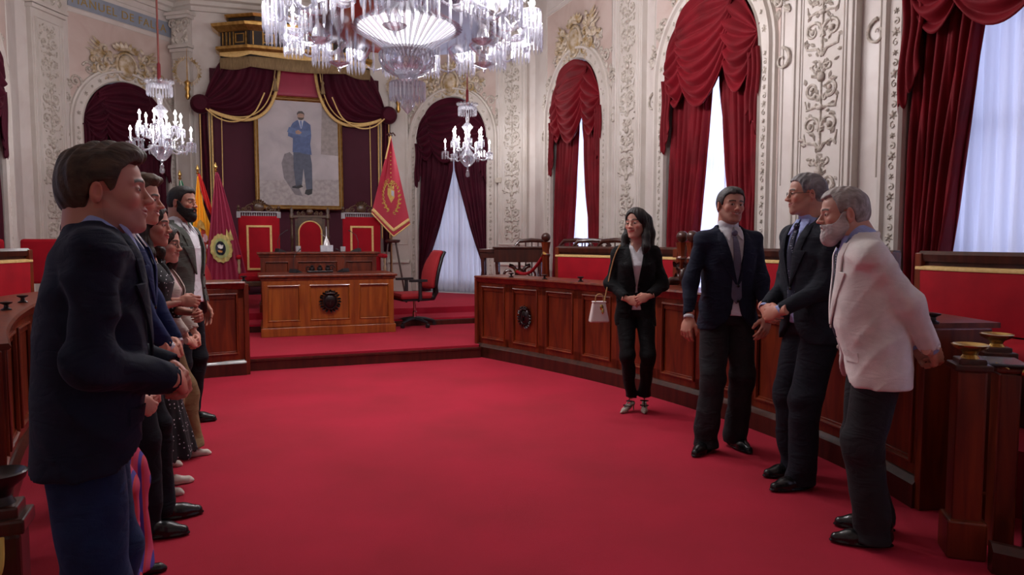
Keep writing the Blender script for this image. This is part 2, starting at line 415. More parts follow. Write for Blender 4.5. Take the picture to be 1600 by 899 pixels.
def face_shell(v, t=0, P={}):
    fw = P.get('fw', 1); jw = P.get('jw', 1)
    v.ell((0, -.014, .035), (.077 * fw + t, .093 + t, .080 + t), .02)
    v.ell((0, .022, .04), (.062 * fw + t, .062 + t, .058 + t), .03)
    v.ell((0, .03, -.03), (.0605 * fw + t, .058 + t, .075 + t), .03)
    v.ell((0, .032, -.077), (.046 * jw + t, .050 + t, .038 + t), .02)
    for s in (-1, 1): v.cone((s * .054 * jw, -.004, -.045), (s * .024 * jw, .062, -.098), .018 + t, .015 + t, .02)
    v.ell((0, .071, -.101), (.023 * jw + t, .019 + t, .017 + t), .02)
def head_mesh(P, neck, h):
    """P face parameters; neck = neck base point in head coordinates"""
    v = Vol((-.11, -.15, min(-.2, neck[2] - .07)), (.11, .14, .125), h)
    face_shell(v, 0, P)
    nr = P.get('neck', .056)
    v.cone((0, -.028, -.055), tuple(neck), nr, nr * 1.1, .035)
    v.cone((0, -.055, -.03), tuple(V(neck) + V((0, -.02, 0))), nr * .8, nr, .03)
    sm = P.get('smile', 0)
    for s in (-1, 1):
        v.ell((s * .043, .060, -.026 + .004 * sm), (.021, .019, .017 + .003 * sm), .02)
        v.cone((s * .008, .086, .021), (s * .046, .068, .020), .0095 * P.get('brow', 1), .008, .012)
        v.ell((s * .031, .100, .001), (.019, .019, .0125), .012, 's')
        v.ell((s * .031, .0735, .0), (.0160, .0142, .0140), .004)
        v.ell((s * .031, .0925, -.001), (.0150, .0125, P.get('eye', .0058)), .001, 's')
        v.ell((s * .0130, .098, -.0345), (.0085, .012, .0078), .006)
        v.ell((s * .0075, .104, -.042), (.004, .006, .004), .003, 's')
        rot = M.Rotation(s * -.35, 3, 'Z') @ M.Rotation(-.15, 3, 'X'); er = P.get('ear', 1)
        v.ell((s * .0805 * P.get('fw', 1), -.014, -.008), (.0085, .0185 * er, .032 * er), .006, rot=rot)
        v.ell((s * .0885 * P.get('fw', 1), -.009, -.004), (.0065, .0105 * er, .018 * er), .004, 's', rot=rot)
    nl = P.get('nose', 1)
    v.cone((0, .083, .012), (0, .086 + .0185 * nl, -.027), .0068, .0085, .012)
    v.ell((0, .089 + .0185 * nl, -.0318), (.0105, .0095, .0085), .006)
    v.ell((0, .0715, -.062), (.034 + .004 * sm, .018, .024), .02)
    cz = -.061 + .007 * sm; cx = .024 + .006 * sm; cy = .079
    v.chain([(-cx, cy, cz), (-.008, .0915, -.0575), (0, .091, -.0592), (.008, .0915, -.0575), (cx, cy, cz)], [.003, .0052, .005, .0052, .003], .004)
    v.chain([(-cx, cy, cz), (-.009, .0885, -.0690), (.009, .0885, -.0690), (cx, cy, cz)], [.0025, .0062, .0062, .0025], .004)
    if P.get('teeth'):
        for a, b in (((-cx * .8, .0860, cz + .0005), (0, .0955, -.0630)), ((cx * .8, .0860, cz + .0005), (0, .0955, -.0630))): v.cone(a, b, .0035, .0055, .002, 's')
    else:
        for s in (-1, 1): v.cone((s * cx, .0830, cz), (0, .1000, -.0632), .0012, .0022, .003, 's')
    for s in (-1, 1): v.cone((s * .021, .090, -.036), (s * (.034 + .004 * sm), .074, -.062), .0014 + .0010 * sm, .001, .006, 's')
    vv, f = v.mesh(); vv = relax(vv, f, .12)
    # the skin's own colours, then eye-socket shade painted over them
    c = np.tile(np.array([*P['skin'], 1.0]), (len(vv), 1)); x, y, z = vv.T; ax = np.abs(x)
    def g(m, col, k=1.0):
        m = np.clip(m, 0, 1)[:, None] * k; c[:, :3] = c[:, :3] * (1 - m) + np.array(col) * m
    sk = np.array(P['skin'])
    g(np.exp(-((ax - .042) ** 2 + (z + .028) ** 2) / .0005) * (y > .03), sk * (1.08, .72, .70), .45 + .2 * sm)
    g(np.exp(-((x) ** 2 + (z + .033) ** 2) / .0002) * (y > .09), sk * (1.06, .72, .70), .5)
    g((ax > .072) & (np.abs(y + .012) < .03) & (np.abs(z + .008) < .04), sk * (1.1, .68, .64), .5)
    if P.get('stubble'):
        zl = np.interp(y, [0, .02, .05, .075, .1], [.0, -.005, -.04, -.047, -.046])
        g((y > -.005) * np.clip((zl - z) / .008, 0, 1) * np.clip((z + .15) / .02, 0, 1), P['stubble'], P.get('stub_k', .35))
    lipz = np.where(z > -.0632, (z + .0632 - .0105) / .003, (-.0765 - z) / .003)
    lipm = (y > .074) & (ax < cx + .003) & (z < cz + .010 - .004 * sm) & (z > -.0765)
    g(lipm * np.clip((.0085 - np.abs(z + .0635 - (ax / .025) ** 2 * (.006 * sm))) / .002, 0, 1), P.get('lip', (.36, .10, .09)), .85)
    bz = .0255 + .004 * P.get('browlift', 0) - ((ax - .030) / .03) ** 2 * .008
    g((y > .045) * np.clip((.0062 - np.abs(z - bz)) / .0025, 0, 1) * (ax > .011) * (ax < .052), P.get('browc', (.015, .009, .006)), .95)
    g((y > .075) * np.clip((.0065 - np.abs(z - .0015)) / .003, 0, 1) * (np.abs(ax - .031) < .017), sk * .35, .55)  # socket shade put into the skin colour around the eyes
    return vv, f, c
def eyeballs(look=(0, 0)):
    out = []
    n, m = 14, 10
    for s in (-1, 1):
        vs = []; fs = []; mi = []
        for i in range(m + 1):
            a = pi * i / m
            for j in range(n):
                b = 2 * pi * j / n; p = V((sin(a) * cos(b), cos(a), sin(a) * sin(b))) * .0133
                p.rotate(M.Rotation(look[0], 3, 'Z')); vs.append((s * .031 + p.x, .0735 + p.y, p.z))
        for i in range(m):
            for j in range(n):
                fs.append((i * n + j, (i + 1) * n + j, (i + 1) * n + (j + 1) % n, i * n + (j + 1) % n)); mi.append(2 if i < 2 else 1)
        out.append((np.array(vs), np.array(fs), mi))
    return out

def hair_obj(P, mtl, root, HM, h):
    st = P['hair']; t = P.get('hair_t', .010); v = Vol((-.16, -.17, -.40 if 'long' in st else -.12), (.16, .14, .155), h)
    v.ell((0, -.015, .036), (.0775 * P.get('fw', 1) + t * .6, .094 + t * .9, .080 + t), .02)
    v.ell((0, .020, .048), (.063 * P.get('fw', 1) + t * .7, .062 + t * .9, .060 + t), .03)
    v.ell((0, -.045, -.01), (.062 + t * .5, .062 + t, .07), .03)
    if 'quiff' in st:
        v.ell((0, .045, .098), (.056, .052, .030), .02); v.ell((-.015, .072, .098), (.045, .030, .020), .015)
    if 'crop' in st: v.ell((0, .02, .088), (.06, .07, .03), .02)
    zl = P.get('line', ([-.2, -.075, -.045, -.022, .006, .018, .032, .050, .066, .085], [-.078, -.074, -.052, .010, .022, -.002, .008, .052, .066, .074]))
    if 'long' in st:
        zl = ([-.2, .0, .02, .04, .06, .085], [-.5, -.5, -.06, -.03, .0, .02])
    if 'bald' in st: zl = (zl[0], [a for a in zl[1][:-3]] + [.062, .085, .10])
    if 'long' in st: wob = lambda X, Y, Z: .0016 * np.sin(26 * np.arctan2(Y + .02, X) + 5 * Z) + .0012 * np.sin(47 * np.arctan2(Y + .02, X) + 9 * Z)
    else: wob = lambda X, Y, Z: .0014 * np.sin(95 * X + 9 * np.sin(20 * Y)) + .0011 * np.sin(190 * X + 30 * Z + 14 * np.sin(12 * Y))
    v.cut(lambda X, Y, Z: (np.interp(Y, *zl) + P.get('recede', 0) * np.clip(1 - np.abs(np.abs(X) - .045) / .03, 0, 1) * (Y > .03) - Z) * .6, .006)
    if 'long' in st:
        L = P.get('hair_len', .22); w = P.get('hair_w', 1)
        for s in (-1, 1):
            a = P.get('front', .0)
            v.chain([(s * .070, .005, .05), (s * .084 * w, -.010, -.03), (s * .090 * w, .0 + a, -.10), (s * .098 * w, .020 + a, -L * .8), (s * .090 * w, .035 + a, -L)], [.016, .022, .030, .032, .014], .02)
            v.chain([(s * .055, -.07, .03), (s * .065 * w, -.085, -.08), (s * .07 * w, -.085, -L)], [.04, .040, .028], .03)
        v.chain([(0, -.09, .03), (0, -.105, -.08), (0, -.100, -L)], [.04, .045, .03], .03)
        if P.get('waves'): v.warp(lambda X, Y, Z: .007 * np.sin(75 * Z + 30 * X) * np.sin(40 * Y + 2) * (Z < -.02))
    v.warp(lambda X, Y, Z: wob(X, Y, Z) * (1 + (1.6 * np.clip((Z - .06) / .04, 0, 1) if 'quiff' in st else 0)))
    if 'long' in st: v.ell((0, .098, -.012), (.054, .062, .094), .006, 's')
    # keep the face and the ears free
    v.ell((0, .068, -.035), (.064 * P.get('fw', 1), .062, .10), .004, 's')
    if 'long' not in st:
        for s in (-1, 1): v.ell((s * .088, -.012, -.010), (.028, .019, .030), .004, 's')
    return v.build('hair', mtl, root, HM, smooth=1)
def beard_obj(P, mtl, root, HM, h):
    t = P['beard']; v = Vol((-.1, -.03, -.19), (.1, .14, .03), h); face_shell(v, t * .75, P)
    v.ell((0, .074, -.060), (.036, .020 + t * .7, .024), .01); v.ell((0, .062, -.105 - t), (.034, .026 + t, .022 + t), .02)
    zl = ([-.01, .02, .035, .055, .075, .1, .12], [.012, .008, -.022, -.042, -.047, -.044, -.044])
    v.cut(lambda X, Y, Z: (Z - np.interp(Y, *zl)) * .7, .004); v.cut(lambda X, Y, Z: .004 - Y - .3 * np.abs(Z + .02), .004)
    v.ell((0, .104, -.0640), (.021, .03, .0062), .003, 's')
    v.warp(lambda X, Y, Z: .0007 * np.sin(190 * X + 8 * np.sin(60 * Z) + 40 * Y))
    return v.build('beard', mtl, root, HM, smooth=1)
def glasses_obj(mtl, root, HM, cols=None):
    b = MB(HM)
    for s in (-1, 1):
        b.tube([(s * .032 + .024 * cos(a) * (1 if abs(cos(a)) < .9 else .97), .1 - .004 * abs(cos(a)), -.003 + .016 * sin(a)) for a in [2 * pi * i / 20 for i in range(20)]], .0013, 6, closed=True)
        b.tube([(s * .056, .096, .003), (s * .074, .06, .004), (s * .083, 0, .006), (s * .084, -.02, -.004)], .0015, 6)
    b.tube([(-.009, .103, 0), (0, .107, .003), (.009, .103, 0)], .0013, 6)
    return b.build('glasses', mtl, root)

def shoe_mesh(kind='oxford'):
    v = Vol((-.07, -.11, -.01), (.07, .23, .14), .005)
    if kind == 'heel':
        v.chain([(0, -.045, .075), (0, .03, .055), (0, .10, .022), (0, .165, .013)], [.024, .026, .030, .008], .02)
        v.cone((0, -.055, .07), (0, -.058, .0), .010, .006, .01)
        v.cut(lambda X, Y, Z: -Z, .003)
        v.ell((0, -.005, .105), (.024, .055, .045), .008, 's')
    elif kind == 'flat':
        v.chain([(0, -.045, .028), (0, .06, .03), (0, .15, .018), (.0, .175, .014)], [.034, .038, .028, .012], .02)
        v.cut(lambda X, Y, Z: -Z, .003); v.ell((0, -.0, .075), (.028, .06, .03), .01, 's')
    else:
        v.chain([(0, -.05, .05), (0, .02, .048), (0, .10, .030), (0, .165, .024)], [.036, .038, .036, .026], .03)
        v.cone((0, -.035, .06), (0, -.04, .105), .040, .042, .02)
        v.ell((0, .055, .012), (.047, .145, .014), .004); v.cut(lambda X, Y, Z: -Z, .003)
    return v.mesh()
SHOES = {}

def person(label, loc, face_dir, H=1.75, **o):
    """face_dir: degrees, 0 = +Y, clockwise positive. Body coordinates: +Y forward, +X the person's right"""
    s = H / 1.75; rz = -R(face_dir)
    root = empty('person', (*loc, 0), rz, label, 'person', o.get('group'))
    bw = o.get('build', 1.0); fem = o.get('fem', False); lean = o.get('lean', 0.0); h = o.get('h', .009)
    ly = lambda z: lean * max(0, z - .95 * s) + o.get('stoop', 0) * max(0, z - 1.25 * s) ** 1.0
    shw = (.158 if fem else .178) * s * o.get('sw', 1)
    SH = {k: V((sg * shw, ly(1.39 * s) - .005, 1.385 * s)) for k, sg in (('r', 1), ('l', -1))}
    hx = .085 * s
    hips = {'r': V((hx, 0, .90 * s)), 'l': V((-hx, 0, .90 * s))}
    feet = {'r': V(o.get('foot_r', (.11, .0, 0))), 'l': V(o.get('foot_l', (-.11, .0, 0)))}
    heel = o.get('heel', 0)
    knees, ank = {}, {}
    for k in 'rl':
        ank[k] = feet[k] + V((0, -.0, .085 * s + heel)); knees[k], _ = ik(hips[k], ank[k], .415 * s, .41 * s, V((.1 if k == 'r' else -.1, 1, 0)))
    wr, el = {}, {}
    for k in 'rl':
        w = V(o['wrist_' + k]); el[k], wr[k] = ik(SH[k], w, .285 * s, .255 * s, V(o.get('pole_' + k, (.6 if k == 'r' else -.6, -1, -.4))))
    HC = V(o.get('head', (0, ly(1.62 * s) + .02, 1.635 * s)))
    hy, hp, hr = [R(a) for a in o.get('head_rot', (0, 0, 0))]      # yaw (clockwise = towards the person's right), pitch (up +), roll
    HM = M.Translation(HC) @ M.Rotation(-hy, 4, 'Z') @ M.Rotation(hp, 4, 'X') @ M.Rotation(hr, 4, 'Y') @ M.Diagonal((o.get('hs', 1), o.get('hs', 1), o.get('hs', 1), 1))
    NB = V((0, ly(1.45 * s) - .015, 1.44 * s))
    P = o['face']; hh = o.get('hh', .0035)
    # ---- body: one mesh
    V_, F_, C_, MI = [], [], [], []; off = 0
    def join(v, f, c=None, mi=0):
        nonlocal off
        V_.append(v); F_.append(f + off); off += len(v)
        C_.append(c if c is not None else np.tile(np.array([*P['skin'], 1.0]), (len(v), 1)))
        MI.append(np.full(len(f), mi) if np.isscalar(mi) else np.array(mi))
    hv, hf, hc = head_mesh(P, HM.inverted() @ NB, hh); join(xf(hv, HM), hf, hc)
    for ev, ef, em in eyeballs(P.get('look', (0, 0))): join(xf(ev, HM), ef, None, em)
    if P.get('teeth'):
        b = MB(); b.ball((0, .0790, -.0620), 1, 12, 8, (.021, .0125, .006)); f4 = np.array([list(f) + [f[-1]] if len(f) == 3 else f for f in b.f])
        f4 = np.array([f for f in b.f if len(f) == 4]); join(xf(np.array([tuple(p) for p in b.v]), HM), f4, None, 3)
    for k in 'rl':
        kv, kf = hand_mesh(o.get('hand_' + k, 'relax'), k == 'r')
        fd = o.get('fdir_' + k) or tuple(wr[k] - el[k]); pn = o.get('palm_' + k) or ((-1, 0, 0) if k == 'r' else (1, 0, 0))
        sc = (.90 if fem else 1.0) * s
        kc = np.tile(np.array([*[a * b for a, b in zip(P['skin'], (1.03, .86, .82))], 1.0]), (len(kv), 1))
        join(xf(kv * sc, hand_frame(wr[k], fd, pn)), kf, kc)
    core = Vol((-.4, -.3, .02), (.4, .5, 1.55 * s), .022)
    core.loft([(z * s, 0, ly(z * s) + cy, rx * bw * s * (.9 if fem else 1), ry * bw * s) for z, cy, rx, ry in [(.84, 0, .14, .08), (1.0, 0, .12, .08), (1.3, 0, .145, .09), (1.44, -.01, .08, .06), (1.48, -.01, .05, .05)]])
    for k in 'rl':
        core.chain([SH[k], el[k], wr[k]], [.042, .033, .022], .02); core.chain([V((hips[k].x * .8, -.01, hips[k].z)), hips[k].lerp(knees[k], .4) * 1.0, knees[k], ank[k]], [.045, .048, .040, .032], .03)
    cv, cf = core.mesh(); join(cv, cf)
    npmesh('body', np.concatenate(V_), np.concatenate(F_), [SKIN, EYEW, IRIS, TEETH], root, None, np.concatenate(C_), np.concatenate(MI))
    # ---- hair
    hair_obj(P, P['hair_m'], root, HM, max(hh, .004))
    if P.get('beard'): beard_obj(P, P['beard_m'], root, HM, hh)
    if P.get('glasses'): glasses_obj(P['glasses'], root, HM)
    # ---- shoes
    sk = o.get('shoe', 'oxford')
    if sk not in SHOES: SHOES[sk] = shoe_mesh(sk)
    for k in 'rl':
        v, f = SHOES[sk]; a = R(o.get('toe_' + k, 12 if k == 'r' else -12))
        npmesh('shoe', v * (.86 if fem else 1) * s, f, o.get('shoe_m', LEATHER), root, M.Translation(feet[k] + V((0, 0, 0))) @ M.Rotation(-a, 4, 'Z'))
        if o.get('straps'):
            b = MB(M.Translation(feet[k]) @ M.Rotation(-a, 4, 'Z'))
            for zz, yy, rr in ((.115, -.035, .033), (.085, -.0, .034), (.055, .045, .034)):
                b.tube([(rr * cos(t), yy + rr * .9 * sin(t), zz + .004 * sin(t)) for t in [2 * pi * i / 14 for i in range(14)]], .004, 6, closed=True)
            b.tube([(0, .09, .045), (0, .035, .085), (0, 0, .118)], .004, 6); b.build('ankle_strap', LEATHER, root)
    # ---- lower garment
    lg = o['lower']; lm = CLOTH[lg['m']]
    v = Vol((-.36, -.30, .0), (.36, .36, 1.08 * s), h)
    ht = lg.get('hem', .04)
    belly = o.get('belly', 0)
    v.loft([(z * s, 0, cy, rx * bw * s, ry * bw * s) for z, cy, rx, ry in [(.84, -.005, .165, .105), (.90, -.005, .17, .115), (.98, 0, .155, .11), (1.06, 0, .145, .105)]], 2.2, .03)
    if lg['kind'] == 'skirt':
        w0, w1 = lg.get('w', (.15, .24)); zb = lg['hem']
        cxm = (feet['r'] + feet['l']) / 2
        v.loft([(zb, cxm.x * .8, cxm.y * .6 + .01, w1, w1 * .85), (.5 * s, cxm.x * .4, .01, (w0 + w1) / 2, (w0 + w1) / 2 * .85), (.8 * s, 0, 0, w0 * 1.1, w0 * .85), (.98 * s, 0, 0, w0 * .95, w0 * .75)], 2, .02)
        v.warp(lambda X, Y, Z: np.clip((.85 * s - Z) / .5, 0, 1) * (.012 * np.sin(9 * np.arctan2(Y, X) + 3 * Z) + .006 * np.sin(17 * np.arctan2(Y, X) - 5 * Z)))
    else:
        rt, rk, rh = lg.get('r', (.092, .070, .062))
        for k in 'rl':
            hm = ank[k] * 1.0; hm.z = ht + .03; kn = knees[k]
            v.chain([hips[k] + V((0, -.01, -.02)), kn, hm], [rt * s * bw, rk * s, rh * s], .035)
            if lg.get('crease', 1): v.chain([hips[k] + V((0, .055, -.1)), kn + V((0, .035, 0)), hm + V((0, .032, -.02))], [.05 * s, .042 * s, .035 * s], .02)
            v.cone(hm, (hm.x, hm.y + .005, ht), rh * s, rh * s * 1.02, .01)
        amp = lg.get('fold', .004)
        v.warp(lambda X, Y, Z: amp * (.6 * np.sin(31 * Z + 14 * X + 9 * Y + 2 * np.sin(13 * Z)) + .7 * np.sin(17 * Z - 22 * X + 1) * np.sin(23 * Y + 8 * Z)) * (1 + 1.2 * (Z < .3)))
    v.cut(lambda X, Y, Z: ht - Z, .004)
    vlow = v
    # ---- torso rows
    jk = o['upper']; bd = bw
    if fem: rows = [(.60, 0, .185, .135), (.86, 0, .182, .125), (.94, 0, .172, .12), (1.06, .0, .140 + jk.get('boxy', 0), .105), (1.18, .008, .148 + jk.get('boxy', 0) * .7, .12), (1.28, .014, .165, .135), (1.36, .0, .165, .11), (1.42, -.008, .13, .082), (1.455, -.012, .075, .062), (1.49, -.012, .058, .055)]
    else: rows = [(.60, 0, .200, .146), (.76, 0, .197, .143), (.90, 0, .187, .135), (1.04, .004 + belly * .3, .174, .122 + belly), (1.16, .006 + belly * .2, .176, .124 + belly * .7), (1.29, .006, .182, .125), (1.38, -.004, .170, .108), (1.43, -.012, .128, .086), (1.465, -.016, .085, .070), (1.50, -.018, .064, .062)]
    rows = [(z * s, 0, ly(z * s) + cy, rx * bd * s, ry * bd * s) for z, cy, rx, ry in rows]
    zz = np.array([r[0] for r in rows])
    def at(z, i): return float(np.interp(z, zz, [r[i] for r in rows]))
    pw = 2.3
    def front(x, z, off=0):
        rx, ry = at(z, 3), at(z, 4); q = min(abs(x) / rx, .985)
        return at(z, 2) + ry * (1 - q ** pw) ** (1 / pw) + off
    def body_loft(v, z0, z1, grow):
        zs = sorted([z0, z1] + [r[0] for r in rows if z0 < r[0] < z1]); v.loft([(z, 0, at(z, 2), at(z, 3), at(z, 4)) for z in zs], pw, .01, grow=grow)
    def patch(name, poly, off, th, mtl, nsub=8, parent=root):
        """polygon strip given as list of (z, xl, xr) laid on the chest"""
        b = MB(); zs = poly; rowsn = []
        out = []
        for i in range(len(zs) - 1):
            for j in range(nsub if i < len(zs) - 2 else nsub + 1):
                t = j / nsub; out.append([zs[i][q] * (1 - t) + zs[i + 1][q] * t for q in range(3)])
        nu = 4; vs = []; fs = []
        for z, xl, xr in out:
            for lay in (0, th):
                for q in range(nu + 1):
                    x = xl + (xr - xl) * q / nu; vs.append((x, front(x, z, off + lay * (1 if 0 < q < nu else .6)), z))
        W = nu + 1; n = len(out)
        for i in range(n - 1):
            for q in range(nu):
                a = i * 2 * W; c = (i + 1) * 2 * W
                fs.append((a + W + q, a + W + q + 1, c + W + q + 1, c + W + q)); fs.append((a + q, c + q, c + q + 1, a + q + 1))
            for q in (0, nu): fs.append((a + q, a + W + q, c + W + q, c + q))
        b.add(vs, fs); return b.build(name, mtl, parent)
    neckc = V((0, at(1.47 * s, 2), 1.47 * s))
    clipv = Vol(vlow.lo, vlow.lo, vlow.h); clipv.n, clipv.ax, clipv.F = vlow.n, vlow.ax, np.full(vlow.n, 1.0, np.float32); body_loft(clipv, .60 * s, 1.30 * s, -.012)
    hz = o['upper'].get('hem', .78) * s + .012; zi = (vlow.ax[2] > hz)[None, None, :] & ((vlow.ax[1] < .03)[None, :, None] | (np.abs(vlow.ax[0]) > .14)[:, None, None] | (vlow.ax[2] > hz + .13)[None, None, :])
    vlow.F = np.where(zi, np.maximum(vlow.F, clipv.F), vlow.F).astype(np.float32)
    vlow.build(lg.get('name', 'trousers'), lm, root, smooth=1)
    # ---- shirt / blouse under a jacket
    shm = jk.get('shirt')
    if shm:
        v = Vol((-.24, -.2, .88 * s), (.24, .28 + abs(lean), 1.56 * s), .007)
        body_loft(v, .90 * s, 1.50 * s, -.012); v.cut(lambda X, Y, Z: np.where(Z < 1.41 * s, np.maximum(np.interp(Z, zz, [r[2] for r in rows]) + .02 - Y, np.abs(X) - .125), -1.0), .003)
        if not fem:
            hd = (HC - neckc).normalized()
            v.cone(neckc - hd * .03, neckc + hd * jk.get('band', .026), .071 * s, .066 * s, .01)
            if not jk.get('tie'): v.cut(lambda X, Y, Z: np.minimum(np.minimum(.11 - 0 * X, (Y - neckc.y - .02)), (Z - 1.40 * s) * .5 - np.abs(X) * 1.0), .004)
        else: v.cut(lambda X, Y, Z: np.minimum(Y - neckc.y - .01, (Z - 1.39 * s) * .6 - np.abs(X)), .004)
        v.cut(lambda X, Y, Z: np.interp(Z, zz, [r[2] for r in rows]) - np.where(Z < 1.462 * s, .050, .074) - Y, .003)
        v.warp(lambda X, Y, Z: .002 * np.sin(34 * Z + 20 * X)); v.build('blouse' if fem else 'shirt', CLOTH[shm], root, smooth=1)
        if not fem:          # collar wings
            op = 0 if jk.get('tie') else .014
            for sg in (-1, 1):
                q = lambda z, a, b_: (z * s, sg * a, sg * b_)
                patch('shirt_collar', [q(1.474, .006 + op, .060), q(1.45, .012 + op, .066), q(1.42, .026 + op, .062), q(1.388, .045 + op, .054 + op)], .000, .009, CLOTH[shm], 4)
    if jk.get('tie'):
        tm = CLOTH[jk['tie']]; zt = 1.455 * s; zb = jk.get('tie_z', 1.02) * s
        patch('tie', [(zt - .045, -.014, .014), (zt - .09, -.020, .020), (zb, -.038, .038), (zb - .04, -.003, .003)], -.006, .012, tm)
        b = MB(); b.ball((0, front(0, zt - .03) + .006, zt - .022), .022, 12, 8, (1, .7, 1)); b.build('tie_knot', tm, root)
    # ---- jacket / top
    jm = CLOTH[jk['m']]; hem = jk.get('hem', .78) * s; zbt = jk.get('button', 1.06) * s
    v = Vol((-.42, -.38, hem - .03), (.42, .50, 1.56 * s), h)
    body_loft(v, hem, (1.49 - jk.get('roll', 0)) * s if jk.get('collar', 1) else 1.455 * s, .004)
    cuff = jk.get('cuff', 0.0); torso = v.F
    for k in 'rl':
        sg = 1 if k == 'r' else -1; v.F = np.full(v.n, 1.0, np.float32)
        v.cone(V((sg * .05 * s, at(1.44 * s, 2), 1.436 * s)), SH[k] + V((-sg * .010, 0, .006)), .036 * s, .052 * s, .05)
        wq = wr[k] + (el[k] - wr[k]).normalized() * (cuff + .012)
        ar = jk.get('arm', (.060, .050, .040)) if not fem else jk.get('arm', (.052, .043, .034))
        v.chain([SH[k], el[k], wq], [ar[0] * .93 * s * min(bd, 1.08), ar[1] * s * min(bd, 1.08), ar[2] * s], .055)
        d = (wq - el[k]).normalized()                    # flat cuff end and a hollow for the hand
        q = wq + d * .001
        sub = v.sub((q.x - .09, q.y - .09, q.z - .09), (q.x + .09, q.y + .09, q.z + .09))
        if sub:
            sl, X, Y, Z = sub
            dd = (X - q.x) * d.x + (Y - q.y) * d.y + (Z - q.z) * d.z
            rad = np.sqrt(np.maximum((X - q.x) ** 2 + (Y - q.y) ** 2 + (Z - q.z) ** 2 - dd * dd, 0))
            v.F[sl] = np.maximum(v.F[sl], np.where((dd > 0) & (rad < .085), dd, -1)); v.F[sl] = np.maximum(v.F[sl], np.where(dd > -.022, (ar[2] * s - .010) - rad, -1))
        kk = (.010 + .045 * np.clip((v.ax[2] - 1.27 * s) / (.10 * s), 0, 1))[None, None, :]
        hk = np.maximum(kk - np.abs(torso - v.F), 0) / kk; torso = (np.minimum(torso, v.F) - hk * hk * kk / 4).astype(np.float32)
    v.F = torso
    fa = jk.get('fold', .0042) * 1.3
    def folds(X, Y, Z):
        a = np.clip((np.abs(X) - .14) / .05, 0, 1)
        rg_ = lambda q: 1.2 - 2.4 * np.sqrt(np.abs(np.sin(q / 2)))
        return -fa * (.55 * rg_(36 * Z + 26 * Y + 10 * X + 1.5 * np.sin(14 * Y + 6 * X)) * (.25 + a) + .4 * rg_(19 * Z - 26 * X + 14 * Y + 2.5 * np.sin(9 * Z)) + .35 * np.sin(55 * Z + 40 * Y - 18 * X + 1.5) * a)
    v.warp(folds)
    if jk['kind'] == 'jacket':
        v0 = jk.get('open', .062) * s; zt = 1.44 * s; lo = jk.get('low', .35); po = jk.get('part', 0)
        def vee(X, Y, Z):
            w = np.where(Z > zbt, po + (Z - zbt) / (zt - zbt) * (v0 - po), po + np.maximum(0, zbt - .03 - Z) * lo)
            w = np.where(Z < hem + .12, w + (np.maximum(0, hem + .12 - Z) ** 1.5) * 2.2, w)
            yc = np.interp(Z, zz, [r[2] for r in rows])
            return np.minimum(w - np.abs(X), Y - yc - .02)
        v.cut(lambda X, Y, Z: vee(X, Y, Z), .004)
        v.cone(neckc - V((0, 0, .02)), neckc + V((0, .015, .10)), jk.get('cc', .067) * s, (jk.get('cc', .067) * 1.12) * s, .006, 's')
        # collar roll round the neck
        c = [(sg2 * x * s, at(1.46 * s, 2) + y * s, (z - jk.get('roll', 0)) * s) for sg2, x, y, z in [(-1, .066, .045, 1.425), (-1, .078, .0, 1.448), (-1, .058, -.050, 1.472), (1, 0, -.068, 1.482), (1, .058, -.050, 1.472), (1, .078, .0, 1.448), (1, .066, .045, 1.425)]]
        v.chain(c, [.010, .014, .015, .015, .015, .014, .010], .012)
    elif jk.get('neck_v'):
        v.cut(lambda X, Y, Z: np.minimum(Y - neckc.y, (Z - jk['neck_v'] * s) * .5 - np.abs(X)), .004)
    if jk['kind'] != 'jacket':
        v.cone(neckc - V((0, 0, .01)), neckc + V((0, .03, .10)), .052 * s, .056 * s, .008, 's')
    v.cut(lambda X, Y, Z: hem - Z, .004)
    jo = v.build(jk.get('name', 'jacket'), jm, root, smooth=1)
    if jk['kind'] == 'jacket':
        zt = 1.44 * s; zn = 1.30 * s; v0 = jk.get('open', .062) * s; po = jk.get('part', 0)
        for sg in (-1, 1):
            we = lambda z: po + (z - zbt) / (zt - zbt) * (v0 - po)
            L = [(zbt + .005, sg * we(zbt), sg * (we(zbt) + .012)), (zbt + .10, sg * we(zbt + .1), sg * (we(zbt + .1) + .048)), (zn, sg * we(zn), sg * (we(zn) + .085 * (.85 if fem else 1))), (zn + .004, sg * we(zn), sg * (we(zn) + .052)),
                 (zt - .05, sg * we(zt - .05), sg * (we(zt - .05) + .050)), (zt, sg * v0, sg * (v0 + .03))]
            patch('lapel', L, .006, .009, jm, 5)
            pz = hem + .17 * s
            if jk.get('pockets', 1): patch('pocket_flap', [(pz, sg * .075, sg * .150 * bd), (pz - .045, sg * .075, sg * .150 * bd)], .003, .007, jm, 3)
        for i in range(jk.get('buttons', 2)):
            b = MB(); z = zbt - .005 - .10 * i; b.ball((-po - .012 if po else -.006, front(po, z) + .010, z), .010, 10, 6, (1, .5, 1))
            b.build('button', jk.get('button_m', LEATHER), root)
        if jk.get('cuffs') and shm:
            for k in 'rl':
                d = (wr[k] - el[k]).normalized(); b = MB(); q = wr[k] - d * (cuff + .02)
                b.tube([q, q + d * .022], [.031 * s, .031 * s], 14, cap=False); b.build('shirt_cuff', CLOTH[shm], root, solid=.003)
    for fn in o.get('extra', []): fn(root, locals())
    return root
